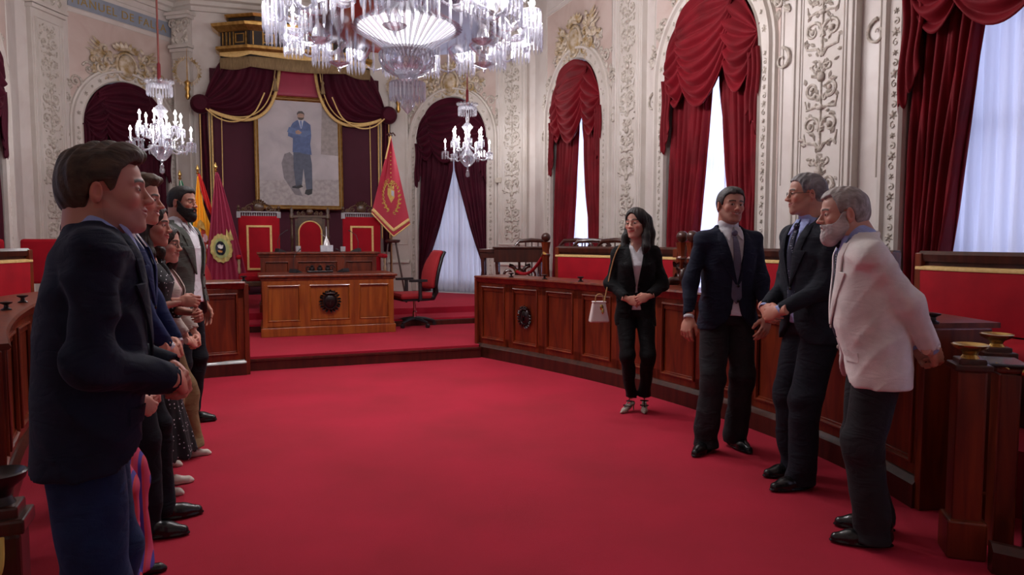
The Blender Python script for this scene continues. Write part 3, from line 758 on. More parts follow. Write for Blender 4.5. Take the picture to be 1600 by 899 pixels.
# ------------------------------------------------------------------ hall: ground plan
AX = R(20); AR = V((cos(AX), sin(AX), 0)); AA = V((-sin(AX), cos(AX), 0)); PC = V((-4.32, 14.4, 0))     # across, towards the dais, portrait wall
def uw(u, w, z=0): return PC + AR * u - AA * w + V((0, 0, z))
def touw(p): d = V((p[0], p[1], 0)) - PC; return d.dot(AR), -d.dot(AA)
Z1, Z2, ZT = .155, .36, 7.2          # dais, platform, ceiling
MARBLE = mat('pale_marble', (.55, .49, .455), .4, col2=(.63, .585, .55), scale=2.3, detail=9, dist=.9, ramp=(.30, .62))
PANEL = mat('rose_marble', (.50, .38, .335), .4, col2=(.58, .475, .43), scale=1.3, detail=8, dist=1.6, ramp=(.36, .6))
STUCCO = mat('cream_stucco', (.56, .51, .46), .55, col2=(.62, .58, .54), scale=3, bump=.08, bscale=30)
RELIEF = mat('beige_relief', (.33, .29, .24), .6, col2=(.60, .55, .49), scale=22, ramp=(.36, .62))
GILT = mat('gilt_relief', (.34, .23, .09), .5, .15, col2=(.60, .52, .42), scale=9, ramp=(.35, .62))
GOLD = mat('gold_leaf', (.62, .38, .12), .32, .9, col2=(.40, .22, .06), scale=12)
CARPET = mat('red_carpet', (.43, .004, .030), .95, col2=(.33, .003, .020), scale=1.3, detail=11, ramp=(.34, .68), bump=.25, bscale=260, sheen=.15)
WOOD = mat('mahogany', (.085, .011, .004), .33, col2=(.19, .030, .007), scale=2.6, stretch=(6, 6, .7), detail=6, dist=.8, coat=.15)
WOODL = mat('honey_mahogany', (.20, .042, .008), .28, col2=(.34, .092, .015), scale=2.2, stretch=(6, 6, .6), detail=6, dist=1, coat=.4)
WOODD = mat('dark_mahogany', (.028, .007, .004), .3, col2=(.065, .015, .008), scale=3, stretch=(6, 6, .7), detail=5, coat=.25)
VELVET = mat('crimson_velvet', (.18, .003, .010), .7, col2=(.11, .002, .006), scale=3, sheen=.45, spec=.2)
VELVETD = mat('wine_velvet', (.055, .002, .012), .75, col2=(.038, .001, .009), scale=4, sheen=.35, spec=.2)
REDV = mat('red_upholstery', (.34, .003, .012), .8, col2=(.27, .002, .010), scale=5, sheen=.3, spec=.2)
BRAID = mat('gold_braid', (.62, .40, .14), .7, col2=(.72, .50, .20), scale=30)
FRINGE = mat('old_gold_fringe', (.16, .10, .045), .8, col2=(.28, .19, .09), scale=40, stretch=(3, 3, .2), bump=.5, bscale=90, bstretch=(3, 3, .1))
PLASTIC = mat('black_plastic', (.015, .015, .018), .4); CHROME = mat('chrome', (.7, .7, .72), .15, 1); BRASS = mat('brass', (.62, .42, .14), .25, .95)

# world corners of the right-hand wall, mirrored to the left
def mirror(p): u, w = touw(p); return uw(-u, w)
RW = [V((-2.53, 15.05, 0)), V((-2.12, 14.98, 0)), V((-.33, 13.88, 0)), V((.43, 13.25, 0)), V((.60, 12.53, 0)), V((1.475, 10.37, 0)),
      V((1.86, 9.40, 0)), V((2.72, 7.16, 0)), V((3.18, 6.24, 0)), V((4.06, 4.05, 0)), V((4.5, 3.0, 0)), V((4.9, 1.0, 0)), V((4.2, -1.6, 0))]
RARCH = {1: (655, 762), 4: (862, 943), 6: (1040, 1183), 8: (1405, None)}        # segment index -> it holds an arch
LW = [mirror(p) * k for p, k in zip(RW, (1.01, 1.045, 1.06, 1.05, 1.03, 1, 1, 1, 1, 1, 1, 1, 1))]
CEN = V((-.9, 5.5, 0))
ARW, ARS, ART = .875, 3.425, 4.30    # half width of an opening, springing height, crown
def seg(p0, p1):
    """frame of a wall segment: x along, y into the room, z up (origin at the middle of the segment)"""
    p0, p1 = V(p0), V(p1); m = (p0 + p1) / 2; x = (p1 - p0).normalized(); y = V((0, 0, 1)).cross(x)
    if (CEN - m).dot(y) < 0: x = -x; y = -y
    Mx = M(((x[0], y[0], 0, m[0]), (x[1], y[1], 0, m[1]), (0, 0, 1, 0), (0, 0, 0, 1)))
    return Mx, (p1 - p0).length
def arc(n=24, r=ARW): return [(r * cos(pi - pi * i / n), ARS + r * sin(pi - pi * i / n)) for i in range(n + 1)]
def wall_seg(b, p0, p1, arch=False, z0=0, z1=ZT, th=.42):
    Mx, L = seg(p0, p1); b.M = Mx; h = L / 2
    if not arch:
        b.add([(-h, 0, z0), (h, 0, z0), (h, 0, z1), (-h, 0, z1)], [(0, 1, 2, 3)]); b.add([(-h, -th, z0), (h, -th, z0), (h, -th, z1), (-h, -th, z1)], [(0, 1, 2, 3)])
    else:
        A = arc(24)
        for y in (0, -th):
            b.add([(-h, y, z0), (-ARW, y, z0), (-ARW, y, z1), (-h, y, z1)], [(0, 1, 2, 3)]); b.add([(h, y, z0), (ARW, y, z0), (ARW, y, z1), (h, y, z1)], [(0, 1, 2, 3)])
            for i in range(24):
                (xa, za), (xb, zb) = A[i], A[i + 1]
                b.add([(xa, y, za), (xb, y, zb), (xb, y, z1), (xa, y, z1)], [(0, 1, 2, 3)])
            b.add([(-ARW, y, z0), (ARW, y, z0), (ARW, y, Z2), (-ARW, y, Z2)], [(0, 1, 2, 3)])
        P = [(-ARW, Z2)] + A + [(ARW, Z2)]
        for (xa, za), (xb, zb) in zip(P, P[1:] + P[:1]): b.add([(xa, 0, za), (xb, 0, zb), (xb, -th, zb), (xa, -th, za)], [(0, 1, 2, 3)])
    b.M = M.Identity(4)
for side, W_ in (('right', RW), ('left', LW)):
    b = MB()
    for i in range(len(W_) - 1): wall_seg(b, W_[i], W_[i + 1], i in RARCH or (side == 'right' and i == 10))  # the extra right-hand opening is an unseen window, added for its light
    tag(b.build('wall_' + side, MARBLE, smooth=0, fixn=False), kind='structure')
b = MB(); wall_seg(b, LW[0], RW[0]); tag(b.build('wall_back', MARBLE, smooth=0, fixn=False), kind='structure')
b = MB(); wall_seg(b, LW[-1], RW[-1]); tag(b.build('wall_front', MARBLE, smooth=0, fixn=False), kind='structure')
ring = [p for p in RW] + [p for p in LW[::-1]]
def grow(p, d): q = p - CEN; return CEN + q * (1 + d / q.length)
b = MB(); rr = [grow(p, .6) for p in ring]; n = len(rr)
b.add([(p.x, p.y, 0) for p in rr] + [(p.x, p.y, -.2) for p in rr], [tuple(range(n)), tuple(range(2 * n - 1, n - 1, -1))] + [(i, (i + 1) % n, n + (i + 1) % n, n + i) for i in range(n)])
tag(b.build('floor', CARPET, smooth=0), kind='structure')
b = MB(); b.add([(p.x, p.y, ZT) for p in rr] + [(p.x, p.y, ZT + .2) for p in rr], [tuple(range(n))[::-1], tuple(range(n, 2 * n))] + [(i, (i + 1) % n, n + (i + 1) % n, n + i) for i in range(n)])
tag(b.build('ceiling', STUCCO, smooth=0), kind='structure')

# cornice that runs round the hall
b = MB(); cp = [(0, 0), (0, .42), (.07, .42), (.07, .36), (.14, .34), (.16, .28), (.22, .27), (.24, .20), (.34, .18), (.40, .10), (.46, .08), (.46, 0)]
cp = [(.0, 5.85), (.05, 5.85), (.07, 5.93), (.13, 5.95), (.15, 6.02), (.24, 6.04), (.26, 6.14), (.36, 6.18), (.44, 6.30), (.48, 6.31), (.48, 6.38), (0, 6.40)]
path = []
full = LW[::-1] + RW; nf = len(full)
for i, p in enumerate(full):
    a = full[(i - 1) % nf]; c = full[(i + 1) % nf]; t = (c - a).normalized(); nrm = V((0, 0, 1)).cross(t)
    if (CEN - p).dot(nrm) < 0: nrm = -nrm
    path.append((V((p.x, p.y, 0)), nrm, V((0, 0, 1))))
b.sweep(cp, path, closed=True); tag(b.build('trim_1', STUCCO, smooth=30), kind='structure')

# ------------------------------------------------------------------ relief ornament
def scroll(cx, cz, r0, turns, a0, sgn, n=26, r1=.12):
    return [(cx + r0 * (1 - (1 - r1) * t) * cos(a0 + sgn * 2 * pi * turns * t), 0, cz + r0 * (1 - (1 - r1) * t) * sin(a0 + sgn * 2 * pi * turns * t)) for t in [i / n for i in range(n + 1)]]
def leaf(b, p, ang, L, w, y=.0):
    c, s_ = cos(ang), sin(ang); q = lambda a, c2, h: (p[0] + a * c - c2 * s_, y + h, p[2] + a * s_ + c2 * c)
    b.add([q(0, 0, 0), q(L * .35, w, .002), q(L * .75, w * .7, .002), q(L, 0, .003), q(L * .75, -w * .7, .002), q(L * .35, -w, .002), q(L * .4, 0, w * .9 + .006)],
          [(0, 1, 6), (1, 2, 6), (2, 3, 6), (3, 4, 6), (4, 5, 6), (5, 0, 6)])
def orn(b, z0, hgt, W, rg, t=.011):
    """one tile of mirrored acanthus scrolls, x in +-W/2"""
    w = W / 2; k = rg.random(); y = .004
    for sg in (-1, 1):
        rA = w * (.42 + .1 * k); zc = z0 + hgt * .27
        S = scroll(w * .50, zc, rA, 1.35, pi + .6, -1); b.tube([(sg * x, y, z) for x, _, z in S], [t * (1.15 - .6 * i / 26) for i in range(27)], 6)
        b.ball((sg * w * .5, y + .006, zc), t * 1.7, 8, 5, (1, .8, 1))
        S2 = scroll(w * .45, z0 + hgt * .66, rA * .85, 1.2, -pi / 2 - .5, 1, 22); b.tube([(sg * x, y, z) for x, _, z in S2], [t * (1.05 - .5 * i / 22) for i in range(23)], 6)
        b.ball((sg * w * .45, y + .006, z0 + hgt * .66), t * 1.4, 8, 5, (1, .8, 1))
        b.tube([(0, y, z0), (sg * w * .25, y, z0 + hgt * .08), (sg * w * .8, y, z0 + hgt * .10), (sg * w * .88, y, z0 + hgt * .2)], [t, t, t * .8, t * .4], 6)
        b.tube([(0, y, z0 + hgt * .45), (sg * w * .3, y, z0 + hgt * .47), (sg * w * .75, y, z0 + hgt * .45), (sg * w * .85, y, z0 + hgt * .55)], [t, t * .9, t * .7, t * .4], 6)
        for i in range(22):
            a = rg.uniform(0, 2 * pi); zz = z0 + hgt * (.03 + .044 * i + rg.uniform(-.02, .02)); xx = w * rg.uniform(.15, .85)
            A_ = a if sg > 0 else pi - a; leaf(b, (sg * xx, 0, zz), A_, rg.uniform(.045, .08), rg.uniform(.012, .024), .004)
        S3 = scroll(w * .35, z0 + hgt * .90, rA * .5, 1.1, pi, 1, 16); b.tube([(sg * x, y, z) for x, _, z in S3], t * .6, 5)
        S3 = scroll(w * .22, z0 + hgt * .56, rA * .45, 1.1, 0, 1, 16); b.tube([(sg * x, y, z) for x, _, z in S3], t * .6, 5)
        leaf(b, (0, 0, z0 + hgt * .82), pi / 2 + sg * .8, .09, .02); leaf(b, (0, 0, z0 + hgt * .86), pi / 2 + sg * .35, .10, .018)
    b.tube([(0, y, z0), (0, y, z0 + hgt * .8)], [t * .9, t * .6], 6); b.ball((0, y + .01, z0 + hgt * .78), t * 2.4, 8, 6, (1, .7, 1.2)); b.ball((0, y + .01, z0 + hgt * .46), t * 2, 8, 6, (1.2, .7, .8))
def panel_relief(W, z0, z1, seed):
    b = MB(); rg = random.Random(seed); z = z0; n = max(1, round((z1 - z0) / (W * 2.3))); hh = (z1 - z0) / n
    for i in range(n): orn(b, z0 + i * hh, hh, W, rg, W * .040)
    return b
ORN = {}
trim_n = [2]
def trim_empty(Mx):
    o = bpy.data.objects.new('trim_%d' % trim_n[0], None); trim_n[0] += 1; COL.objects.link(o); o.matrix_world = Mx; o['kind'] = 'structure'; return o
def pilaster(p0, p1, W=.70, OW=.42, z0=Z2, z1=5.85, ornament=True):
    Mx, L = seg(p0, p1); e = trim_empty(Mx)
    key = (W, OW, ornament)
    if key not in ORN:
        b = MB(); h = W / 2
        b.box((0, .03, (z0 + 5.15) / 2 + .2), (W, .10, 5.15 - z0 - .4)); b.box((0, .05, z0 + .30), (W + .12, .16, .6)); b.sweep([(0, 0), (.12, 0), (.12, .03), (.09, .07), (0, .09)], [((-h - .03, .05, z0 + .60), (0, 1, 0), (0, 0, 1)), ((h + .03, .05, z0 + .60), (0, 1, 0), (0, 0, 1))])
        for (a, c) in ((h - .035, .02), (OW / 2 + .045, .014), (OW / 2 + .015, .010)):
            P = [(-a, z0 + 1.0), (a, z0 + 1.0), (a, 4.95), (-a, 4.95)]
            b.sweep([(-c, 0), (-c * .5, c), (c * .5, c), (c, 0)], [((x, .08, z), (1 if x > 0 else -1, 0, 0) if False else V((x, 0, (1 if z > 3 else -1) * a)).normalized() * 1.2, (0, 1, 0)) for x, z in P], closed=True)
        # capital
        for z, w_, d in ((5.10, W + .04, .14), (5.17, W + .08, .18), (5.72, W + .10, .20), (5.78, W + .16, .26)): b.box((0, .06, z), (w_, d, .06))
        b.box((0, .03, 5.45), (W - .02, .12, .5))
        body = b.build('pilaster_shaft', STUCCO, e, smooth=30, bevel=.004)
        r = MB()
        for sg in (-1, 1):
            r.tube([(x * sg, .10, z) for x, _, z in scroll(h * .78, 5.60, .10, 1.6, pi, -1)], [.022 * (1 - .5 * i / 26) for i in range(27)], 8)
            for i, (xx, zz, a) in enumerate([(.25, 5.22, .3), (.7, 5.22, .1), (.45, 5.36, .5), (.1, 5.42, .2)]): leaf(r, (sg * h * xx, .09, zz), pi / 2 - sg * a, .17, .05, .09)
        r.ball((0, .12, 5.62), .05, 10, 6)
        cap = r.build('capital_scrolls', RELIEF, e, smooth=50)
        if ornament:
            m = MB(M.Translation((0, .085, 0))); m.v = []; pr = panel_relief(OW, z0 + 1.05, 4.90, 5); pr_v = [(p[0], p[1] + .080, p[2]) for p in pr.v]; pr.v = [V(p) for p in pr_v]
            ro = pr.build('scroll_relief', RELIEF, e, smooth=50)
            ORN[key] = (body.data, cap.data, ro.data)
        else: ORN[key] = (body.data, cap.data, None)
    else:
        bd, cd, rd = ORN[key]
        o = mkobj('pilaster_shaft', bd, [], e); mkobj('capital_scrolls', cd, [], e)
        bb = o.modifiers.new('b', 'BEVEL'); bb.width = .004; bb.segments = 2; bb.limit_method = 'ANGLE'
        if rd: mkobj('scroll_relief', rd, [], e)
    return e
for W_ in (RW, LW):
    pilaster(W_[2], W_[3]); pilaster(W_[5], W_[6]); pilaster(W_[7], W_[8])
    t = (W_[1] - W_[0]).normalized(); pilaster(W_[0] - t * .02, W_[1] - t * .06, .40, .26, ornament=False)

# archivolts with rosettes
def arch_path(r=ARW, n=28):
    pts = [(-r, Z2 + .02)] + [(r * cos(pi - pi * i / n), ARS + r * sin(pi - pi * i / n)) for i in range(n + 1)] + [(r, Z2 + .02)]
    out = []
    for x, z in pts:
        if z <= ARS: side = V((1 if x > 0 else -1, 0, 0))
        else: side = V((x, 0, z - ARS)).normalized()
        out.append((V((x, 0, z)), side, V((0, 1, 0))))
    return out
def rosette(b, x, z, r, y=.035):
    b.ball((x, y + .008, z), r * .35, 7, 5, (1, .8, 1))
    for i in range(6):
        a = i * pi / 3 + .3; leaf(b, (x + cos(a) * r * .2, 0, z + sin(a) * r * .2), a, r * .8, r * .26, y)
ARCHM = []
def archivolt(Mx, cart=True):
    e = trim_empty(Mx)
    if not ARCHM:
        b = MB(); b.sweep([(-.0, -.05), (0, .05), (.022, .075), (.03, .045), (.155, .045), (.165, .085), (.195, .09), (.205, .05), (.235, .045), (.245, -.01)], arch_path())
        x = b.build('arch_moulding', STUCCO, e, smooth=35)
        r = MB()
        for sg in (-1, 1):
            for i in range(17): rosette(r, sg * (ARW + .093), Z2 + .25 + i * .172, .045 if i % 2 else .030, .045)
        for i in range(1, 16): a = pi * i / 16; rosette(r, (ARW + .093) * cos(a), ARS + (ARW + .093) * sin(a), .045 if i % 2 else .030, .045)
        for sg in (-1, 1):
            for i in range(16):
                z = Z2 + .336 + i * .172; r.tube([(x_, .05, z_) for x_, _, z_ in scroll(sg * (ARW + .093), z, .032, 1.1, pi / 2, 1 if i % 2 else -1, 12)], .006, 5)
        y = r.build('rosettes', RELIEF, e, smooth=50)
        c = MB(); rg = random.Random(3); ro = ARW + .30
        for sg in (-1, 1):          # running vine along the extrados
            for k in range(5):
                a = R(88 - 17 * k); px, pz = ro * cos(a), ARS + ro * sin(a); rr_ = .15 - .014 * k
                px += cos(a) * rr_ * .3; pz += sin(a) * rr_ * .3
                S = scroll(px, pz, rr_, 1.4, a + pi * (.9 if k % 2 else -.2), -1 if k % 2 else 1); c.tube([(sg * x_, .02, z_) for x_, _, z_ in S], [.022 * (1.05 - .6 * i / 26) for i in range(27)], 7)
                c.ball((sg * px, .03, pz), .03, 8, 5)
                for i in range(6):
                    an = rg.uniform(0, 6.28); leaf(c, (sg * (px + rr_ * .8 * cos(an)), 0, pz + rr_ * .8 * sin(an)), an if sg > 0 else pi - an, .12, .035, .01)
            S = scroll(.98, ARS - .18, .12, 1.2, pi / 2, -1); c.tube([(sg * (x_ + .20), .02, z_) for x_, _, z_ in S], [.016 * (1.1 - .7 * i / 26) for i in range(27)], 6)
        v1 = c.build('vine_scrolls', RELIEF, e, smooth=50)
        c = MB(); zc = ART + .30
        c.ball((0, .05, zc), 1, 14, 9, (.17, .07, .20)); c.tube([(.20 * cos(t_), .05, zc + .235 * sin(t_)) for t_ in [2 * pi * i / 24 for i in range(24)]], .026, 7, closed=True)
        for i in range(7):
            a = R(30 + 20 * i); leaf(c, (.16 * cos(a), 0, zc + .22 + .05 * sin(a)), a, .17, .045, .06)
        c.tube([(-.16, .06, zc + .26), (0, .09, zc + .29), (.16, .06, zc + .26)], .03, 8)
        for sg in (-1, 1):
            for (cx, cz, r_, a0, d) in ((.33, zc + .05, .13, pi, 1), (.30, zc - .17, .12, pi / 2, -1), (.50, zc - .12, .10, pi, 1), (.42, zc + .22, .09, -pi / 2, 1), (.64, zc - .02, .07, pi, -1)):
                S = scroll(cx, cz, r_, 1.3, a0, d); c.tube([(sg * x_, .045, z_) for x_, _, z_ in S], [.028 * (1.05 - .6 * i / 26) for i in range(27)], 7); c.ball((sg * cx, .05, cz), .03, 8, 5)
                for i in range(5):
                    an = rg.uniform(0, 6.28); leaf(c, (sg * (cx + r_ * .8 * cos(an)), 0, cz + r_ * .8 * sin(an)), an if sg > 0 else pi - an, .13, .04, .03)
            for i in range(4): leaf(c, (sg * .45, 0, zc + .1 + .05 * i), (.2 + .15 * i) if sg > 0 else pi - (.2 + .15 * i), .34 - .03 * i, .03, .03)
        v2 = c.build('gilt_crest', GILT, e, smooth=50)
        ARCHM.append((x.data, y.data, v1.data, v2.data))
    else:
        for nm, d in zip(('arch_moulding', 'rosettes', 'vine_scrolls', 'gilt_crest'), ARCHM[0]): mkobj(nm, d, [], e)
ARCHES = {}
for nm, W_ in (('r', RW), ('l', LW)):
    for i in list(RARCH) + ([10] if nm == 'r' else []):  # the extra right-hand arch frames the added, unseen window
        Mx, L = seg(W_[i], W_[i + 1])
        # the opening centre follows the photograph, not the middle of the chord
        archivolt(Mx); ARCHES[(nm, i)] = Mx
# thin moulded frames and painted name bands high on the bays
def bay_frame(Mx, L, txt=None, shift=0):
    e = trim_empty(Mx); b = MB(); a = L / 2 - .02
    for P in ([(-a, 5.38), (a, 5.38)], [(-a, 5.74), (a, 5.74)], [(-a, 2.0), (-a, 5.30)], [(a, 2.0), (a, 5.30)], [(-a, 5.30), (a, 5.30)]):
        (x0, z0), (x1, z1) = P; b.tube([(x0, .004, z0), (x1, .004, z1)], .010, 6)
    b.build('panel_moulding', STUCCO, e)
    b = MB(); ro = ARW + .20; A = [(-ro, .9)] + [(ro * cos(pi - pi * i / 20), ARS + ro * sin(pi - pi * i / 20)) for i in range(21)] + [(ro, .9)]; a = L / 2 - .06
    for (xa, za), (xb, zb) in zip(A[1:-1], A[2:-1]):
        b.add([(xa, .006, za), (xb, .006, zb), (xb, .006, 5.30), (xa, .006, 5.30)], [(0, 1, 2, 3)])
    for sg in (-1, 1):
        if a > ro: b.add([(sg * ro, .006, .9), (sg * a, .006, .9), (sg * a, .006, 5.30), (sg * ro, .006, 5.30)], [(0, 1, 2, 3)])
    b.build('rose_panel', PANEL, e, smooth=0)
    if txt:
        sg = tag(MB().box((shift + .06, .014, 5.52), (2.08, .02, .27)).build('name_band', BAND, e, smooth=0))
        c = bpy.data.curves.new('band_text', 'FONT'); c.body = txt; c.size = .20; c.extrude = .003; c.align_x = 'CENTER'; c.space_character = 1.15; c.materials.append(LETTER)
        o = bpy.data.objects.new('band_lettering', c); COL.objects.link(o); o.parent = e; o.location = (shift + .09, .028, 5.45); o.rotation_euler = (pi / 2, 0, pi)
BAND = mat('grey_blue_band', (.22, .26, .33), .6, col2=(.28, .31, .36), scale=5); LETTER = mat('ochre_letters', (.33, .22, .06), .6); BANDY = mat('ochre_band', (.36, .28, .15), .6)
Mx, L = seg(LW[1], LW[2]); bay_frame(Mx, L + .1, 'MANUEL DE FALLA', -.05)
Mx, L = seg(RW[1], RW[2]); bay_frame(Mx, L + .1)
Mx, L = seg(RW[4], RW[5]); bay_frame(Mx, L)
for i in (6, 8):
    Mx, L = seg(RW[i], RW[i + 1]); bay_frame(Mx, L)
Mx, L = seg(LW[4], LW[5]); bay_frame(Mx, L)
# ------------------------------------------------------------------ curtains, hangings, flags, portrait
FLIP = M.Rotation(pi, 4, 'Z')
def archz(x, r=ARW): return ARS + sqrt(max(r * r - x * x, 0))
SHEER, nt, bs = newmat('white_voile')
N, L_ = nt.nodes, nt.links
bs.inputs['Base Color'].default_value = (.78, .78, .84, 1); bs.inputs['Roughness'].default_value = .9
tr = N.new('ShaderNodeBsdfTranslucent'); tr.inputs[0].default_value = (.86, .86, .93, 1); tp = N.new('ShaderNodeBsdfTransparent')
m1_ = N.new('ShaderNodeMixShader'); m1_.inputs[0].default_value = .62; L_.new(bs.outputs[0], m1_.inputs[1]); L_.new(tr.outputs[0], m1_.inputs[2])
m2_ = N.new('ShaderNodeMixShader'); m2_.inputs[0].default_value = .10; L_.new(m1_.outputs[0], m2_.inputs[1]); L_.new(tp.outputs[0], m2_.inputs[2]); L_.new(m2_.outputs[0], N['Material Output'].inputs[0])
GLASS, nt, bs = newmat('window_glass'); N, L_ = nt.nodes, nt.links
tp = N.new('ShaderNodeBsdfTransparent'); gl = N.new('ShaderNodeBsdfGlossy'); gl.inputs['Roughness'].default_value = .03
mx = N.new('ShaderNodeMixShader'); mx.inputs[0].default_value = .08; L_.new(tp.outputs[0], mx.inputs[1]); L_.new(gl.outputs[0], mx.inputs[2]); L_.new(mx.outputs[0], N['Material Output'].inputs[0])
WHITE = mat('white_paint', (.7, .7, .7), .5)

def drape(parent, name, mtl, outer, edge, z0, z1, y=-.0, folds=5, amp=.045, seed=0, nz=44, capz=None):
    """outer, edge: functions of z giving the two vertical edges"""
    b = MB(); ph = seed * 1.7
    def fn(u, v):
        z = z0 + (z1 - z0) * v; xo, xi = outer(z), edge(z)
        x = xo + (xi - xo) * u
        if capz: z = min(z, capz(x))
        w = abs(xi - xo); a = amp * min(1.6, .75 / max(w, .2)) * (1 - .35 * v)
        yy = y + a * sin(2 * pi * folds * u + ph + .5 * sin(3 * z + ph)) + .35 * a * sin(2 * pi * folds * 2.3 * u + 2 * ph + z)
        return (x, yy, z)
    b.grid(fn, folds * 12, nz)
    return b.build(name, mtl, parent, smooth=180, solid=.012, fixn=False)
def swag(parent, name, mtl, x0, x1, e0, e1, zm, y=-.1, nf=7, top=None, amp=.035, bulge=.10):
    b = MB(); top = top or (lambda x: archz(x) - .01)
    def fn(u, v):
        x = x0 + (x1 - x0) * u; q = (4 * u * (1 - u)) ** .75; zb = (e0 + (e1 - e0) * u) * (1 - q) + zm * q
        zt = max(top(x), zb + .02); vv = v ** .9; z = zt + (zb - zt) * vv
        s_ = sin(pi * min(max(u, .0), 1)) ** .6
        return (x, y - bulge * s_ * sin(pi * min(1, v * .9 + .08)) - amp * s_ * sin(2 * pi * (nf * v + .35 * sin(pi * u))) - .008 * sin(9 * u + 14 * v), z)
    b.grid(fn, 26, 70)
    return b.build(name, mtl, parent, smooth=180, solid=.012, fixn=False)
def jabot(parent, name, mtl, x0, x1, zt, zl, zs, y):
    b = MB()
    def fn(u, v):
        x = x0 + (x1 - x0) * u; zb = zl + (zs - zl) * u + .05 * sin(u * 6 * pi)
        return (x + .02 * sin(6 * v), y - .03 * sin(u * 5 * pi) * (1 - .3 * v), zt + (zb - zt) * v)
    b.grid(fn, 30, 24); return b.build(name, mtl, parent, smooth=180, solid=.01, fixn=False)
win_n = [1]
def window(Mx, day=True):
    e = bpy.data.objects.new('window_%d' % win_n[0], None); win_n[0] += 1; COL.objects.link(e); e.matrix_world = Mx @ FLIP; e['kind'] = 'structure'
    b = MB(); y = .37
    b.sweep([(-.06, -.03), (0, -.03), (0, .03), (-.06, .03)], [(p, s_, V((0, -1, 0))) for p, s_, _ in [(q[0] + V((0, y, 0)), q[1], 0) for q in arch_path()]])
    for x in (0,): b.box((x, y, (Z2 + ART) / 2), (.07, .05, ART - Z2))
    for z in (1.35, 2.35, ARS): b.box((0, y, z), (2 * ARW, .045, .05))
    b.box((0, y, Z2 + .12), (2 * ARW, .05, .24)); b.build('window_frame', WHITE, e, smooth=0)
    P = [(-ARW, Z2)] + arc(16) + [(ARW, Z2)]
    b = MB(); b.prism([(x, z) for x, z in P], y - .004, y + .004); b.build('window_pane', GLASS, e, smooth=0)
    return e
def curtains(Mx, key, velvet, sheer=True, gap=None, tie=False, lab='', side=None):
    G = Mx @ FLIP
    e = empty('velvet_curtain', label=lab + ' and swagged valance', cat='curtain', group=None); e.matrix_world = G
    zt, zb = 3.55, Z2 + .01; capz = lambda x: archz(x) - .02
    if gap == 'closed': el = er = lambda z: .02
    elif gap == 'narrow': el = lambda z: -.05 - .36 * min(1, max(0, (3.25 - z) / 2.3)) ** 1.2; er = lambda z: .10 + .42 * min(1, max(0, (3.25 - z) / 2.6)) ** 1.2
    elif gap == 'tied':
        el = lambda z: -.02 - .70 * min(1, max(0, (2.9 - z) / 1.95)) ** 1.15 if z > .95 else -.72 + .04 * min(1, (.95 - z) * 3)
        er = lambda z: .02 + .70 * min(1, max(0, (2.9 - z) / 1.95)) ** 1.15 if z > .95 else .72 - .04 * min(1, (.95 - z) * 3)
    else: el = lambda z: -.10 - .42 * min(1, max(0, (4.3 - z) / 3)) ** .8; er = lambda z: .55 + .1 * min(1, max(0, (4.3 - z) / 3))
    drape(e, 'drape', velvet, lambda z: -ARW + .01, el, zb, ART - .02, .06, 6, .045, 1, capz=capz)
    drape(e, 'drape', velvet, lambda z: ARW - .01, er, zb, ART - .02, .06, 6, .045, 2, capz=capz)
    # valance of three swags with tails
    swag(e, 'swag', velvet, -.87, -.34, 3.62, 3.75, 3.08, -.03, 6)
    swag(e, 'swag', velvet, .22, .87, 3.72, 3.70, 3.05, -.03, 6)
    swag(e, 'swag', velvet, -.60, .46, 3.72, 3.85, 3.00, -.075, 8)
    jabot(e, 'curtain_tail', velvet, -.90, -.72, 3.45, 2.50, 2.85, -.06); jabot(e, 'curtain_tail', velvet, .90, .72, 3.45, 2.52, 2.85, -.06)
    if sheer:
        s = empty('sheer_curtain', label=sheer, cat='curtain'); s.matrix_world = G
        drape(s, 'voile_panel', SHEER, lambda z: -ARW + .02, lambda z: .03, zb, ART - .03, .24, 7, .028, 3, capz=lambda x: archz(x) - .03)
        drape(s, 'voile_panel', SHEER, lambda z: ARW - .02, lambda z: .01, zb, ART - .03, .25, 7, .028, 4, capz=lambda x: archz(x) - .03)
    return e
for key, vel, gap, lab, sh in (
    (('r', 1), VELVETD, 'tied', 'wine velvet curtain tied back in the arch beside the red banner', 'white voile curtain behind the wine velvet drapes tied back at the dais'),
    (('r', 4), VELVET, 'narrow', 'crimson velvet curtain of the narrowest-looking window', 'white voile curtain showing through the narrowest-looking arched window'),
    (('r', 6), VELVET, 'narrow', 'crimson velvet curtain behind the man in plain grey tie', 'white voile curtain behind the man with plain grey tie'),
    (('r', 8), VELVET, 'wide', 'crimson velvet curtain gathered aside behind old man in cream jacket', 'bluish white voile curtain filling the widest window opening'),
    (('r', 10), VELVET, 'wide', 'crimson velvet curtain of the added unseen window beyond the near benches', 'white voile curtain of the added unseen window beyond the near benches'),  # window out of view, added to light the near figures
    (('l', 1), VELVETD, 'closed', 'wine velvet curtain closed in the arch under the name band', None),
    (('l', 4), VELVETD, 'closed', 'wine velvet curtain in the arch cut off by the picture edge', None)):
    curtains(ARCHES[key], key, vel, sh, gap, lab=lab); window(ARCHES[key])

def crom_(P, m=10):
    out = []
    for i in range(len(P) - 1):
        a = P[max(0, i - 1)]; b_ = P[i]; c_ = P[i + 1]; d = P[min(len(P) - 1, i + 2)]
        for k in range(m):
            t = k / m; out.append(.5 * ((2 * b_) + (c_ - a) * t + (2 * a - 5 * b_ + 4 * c_ - d) * t * t + (3 * b_ - a - 3 * c_ + d) * t ** 3))
    return out + [P[-1]]
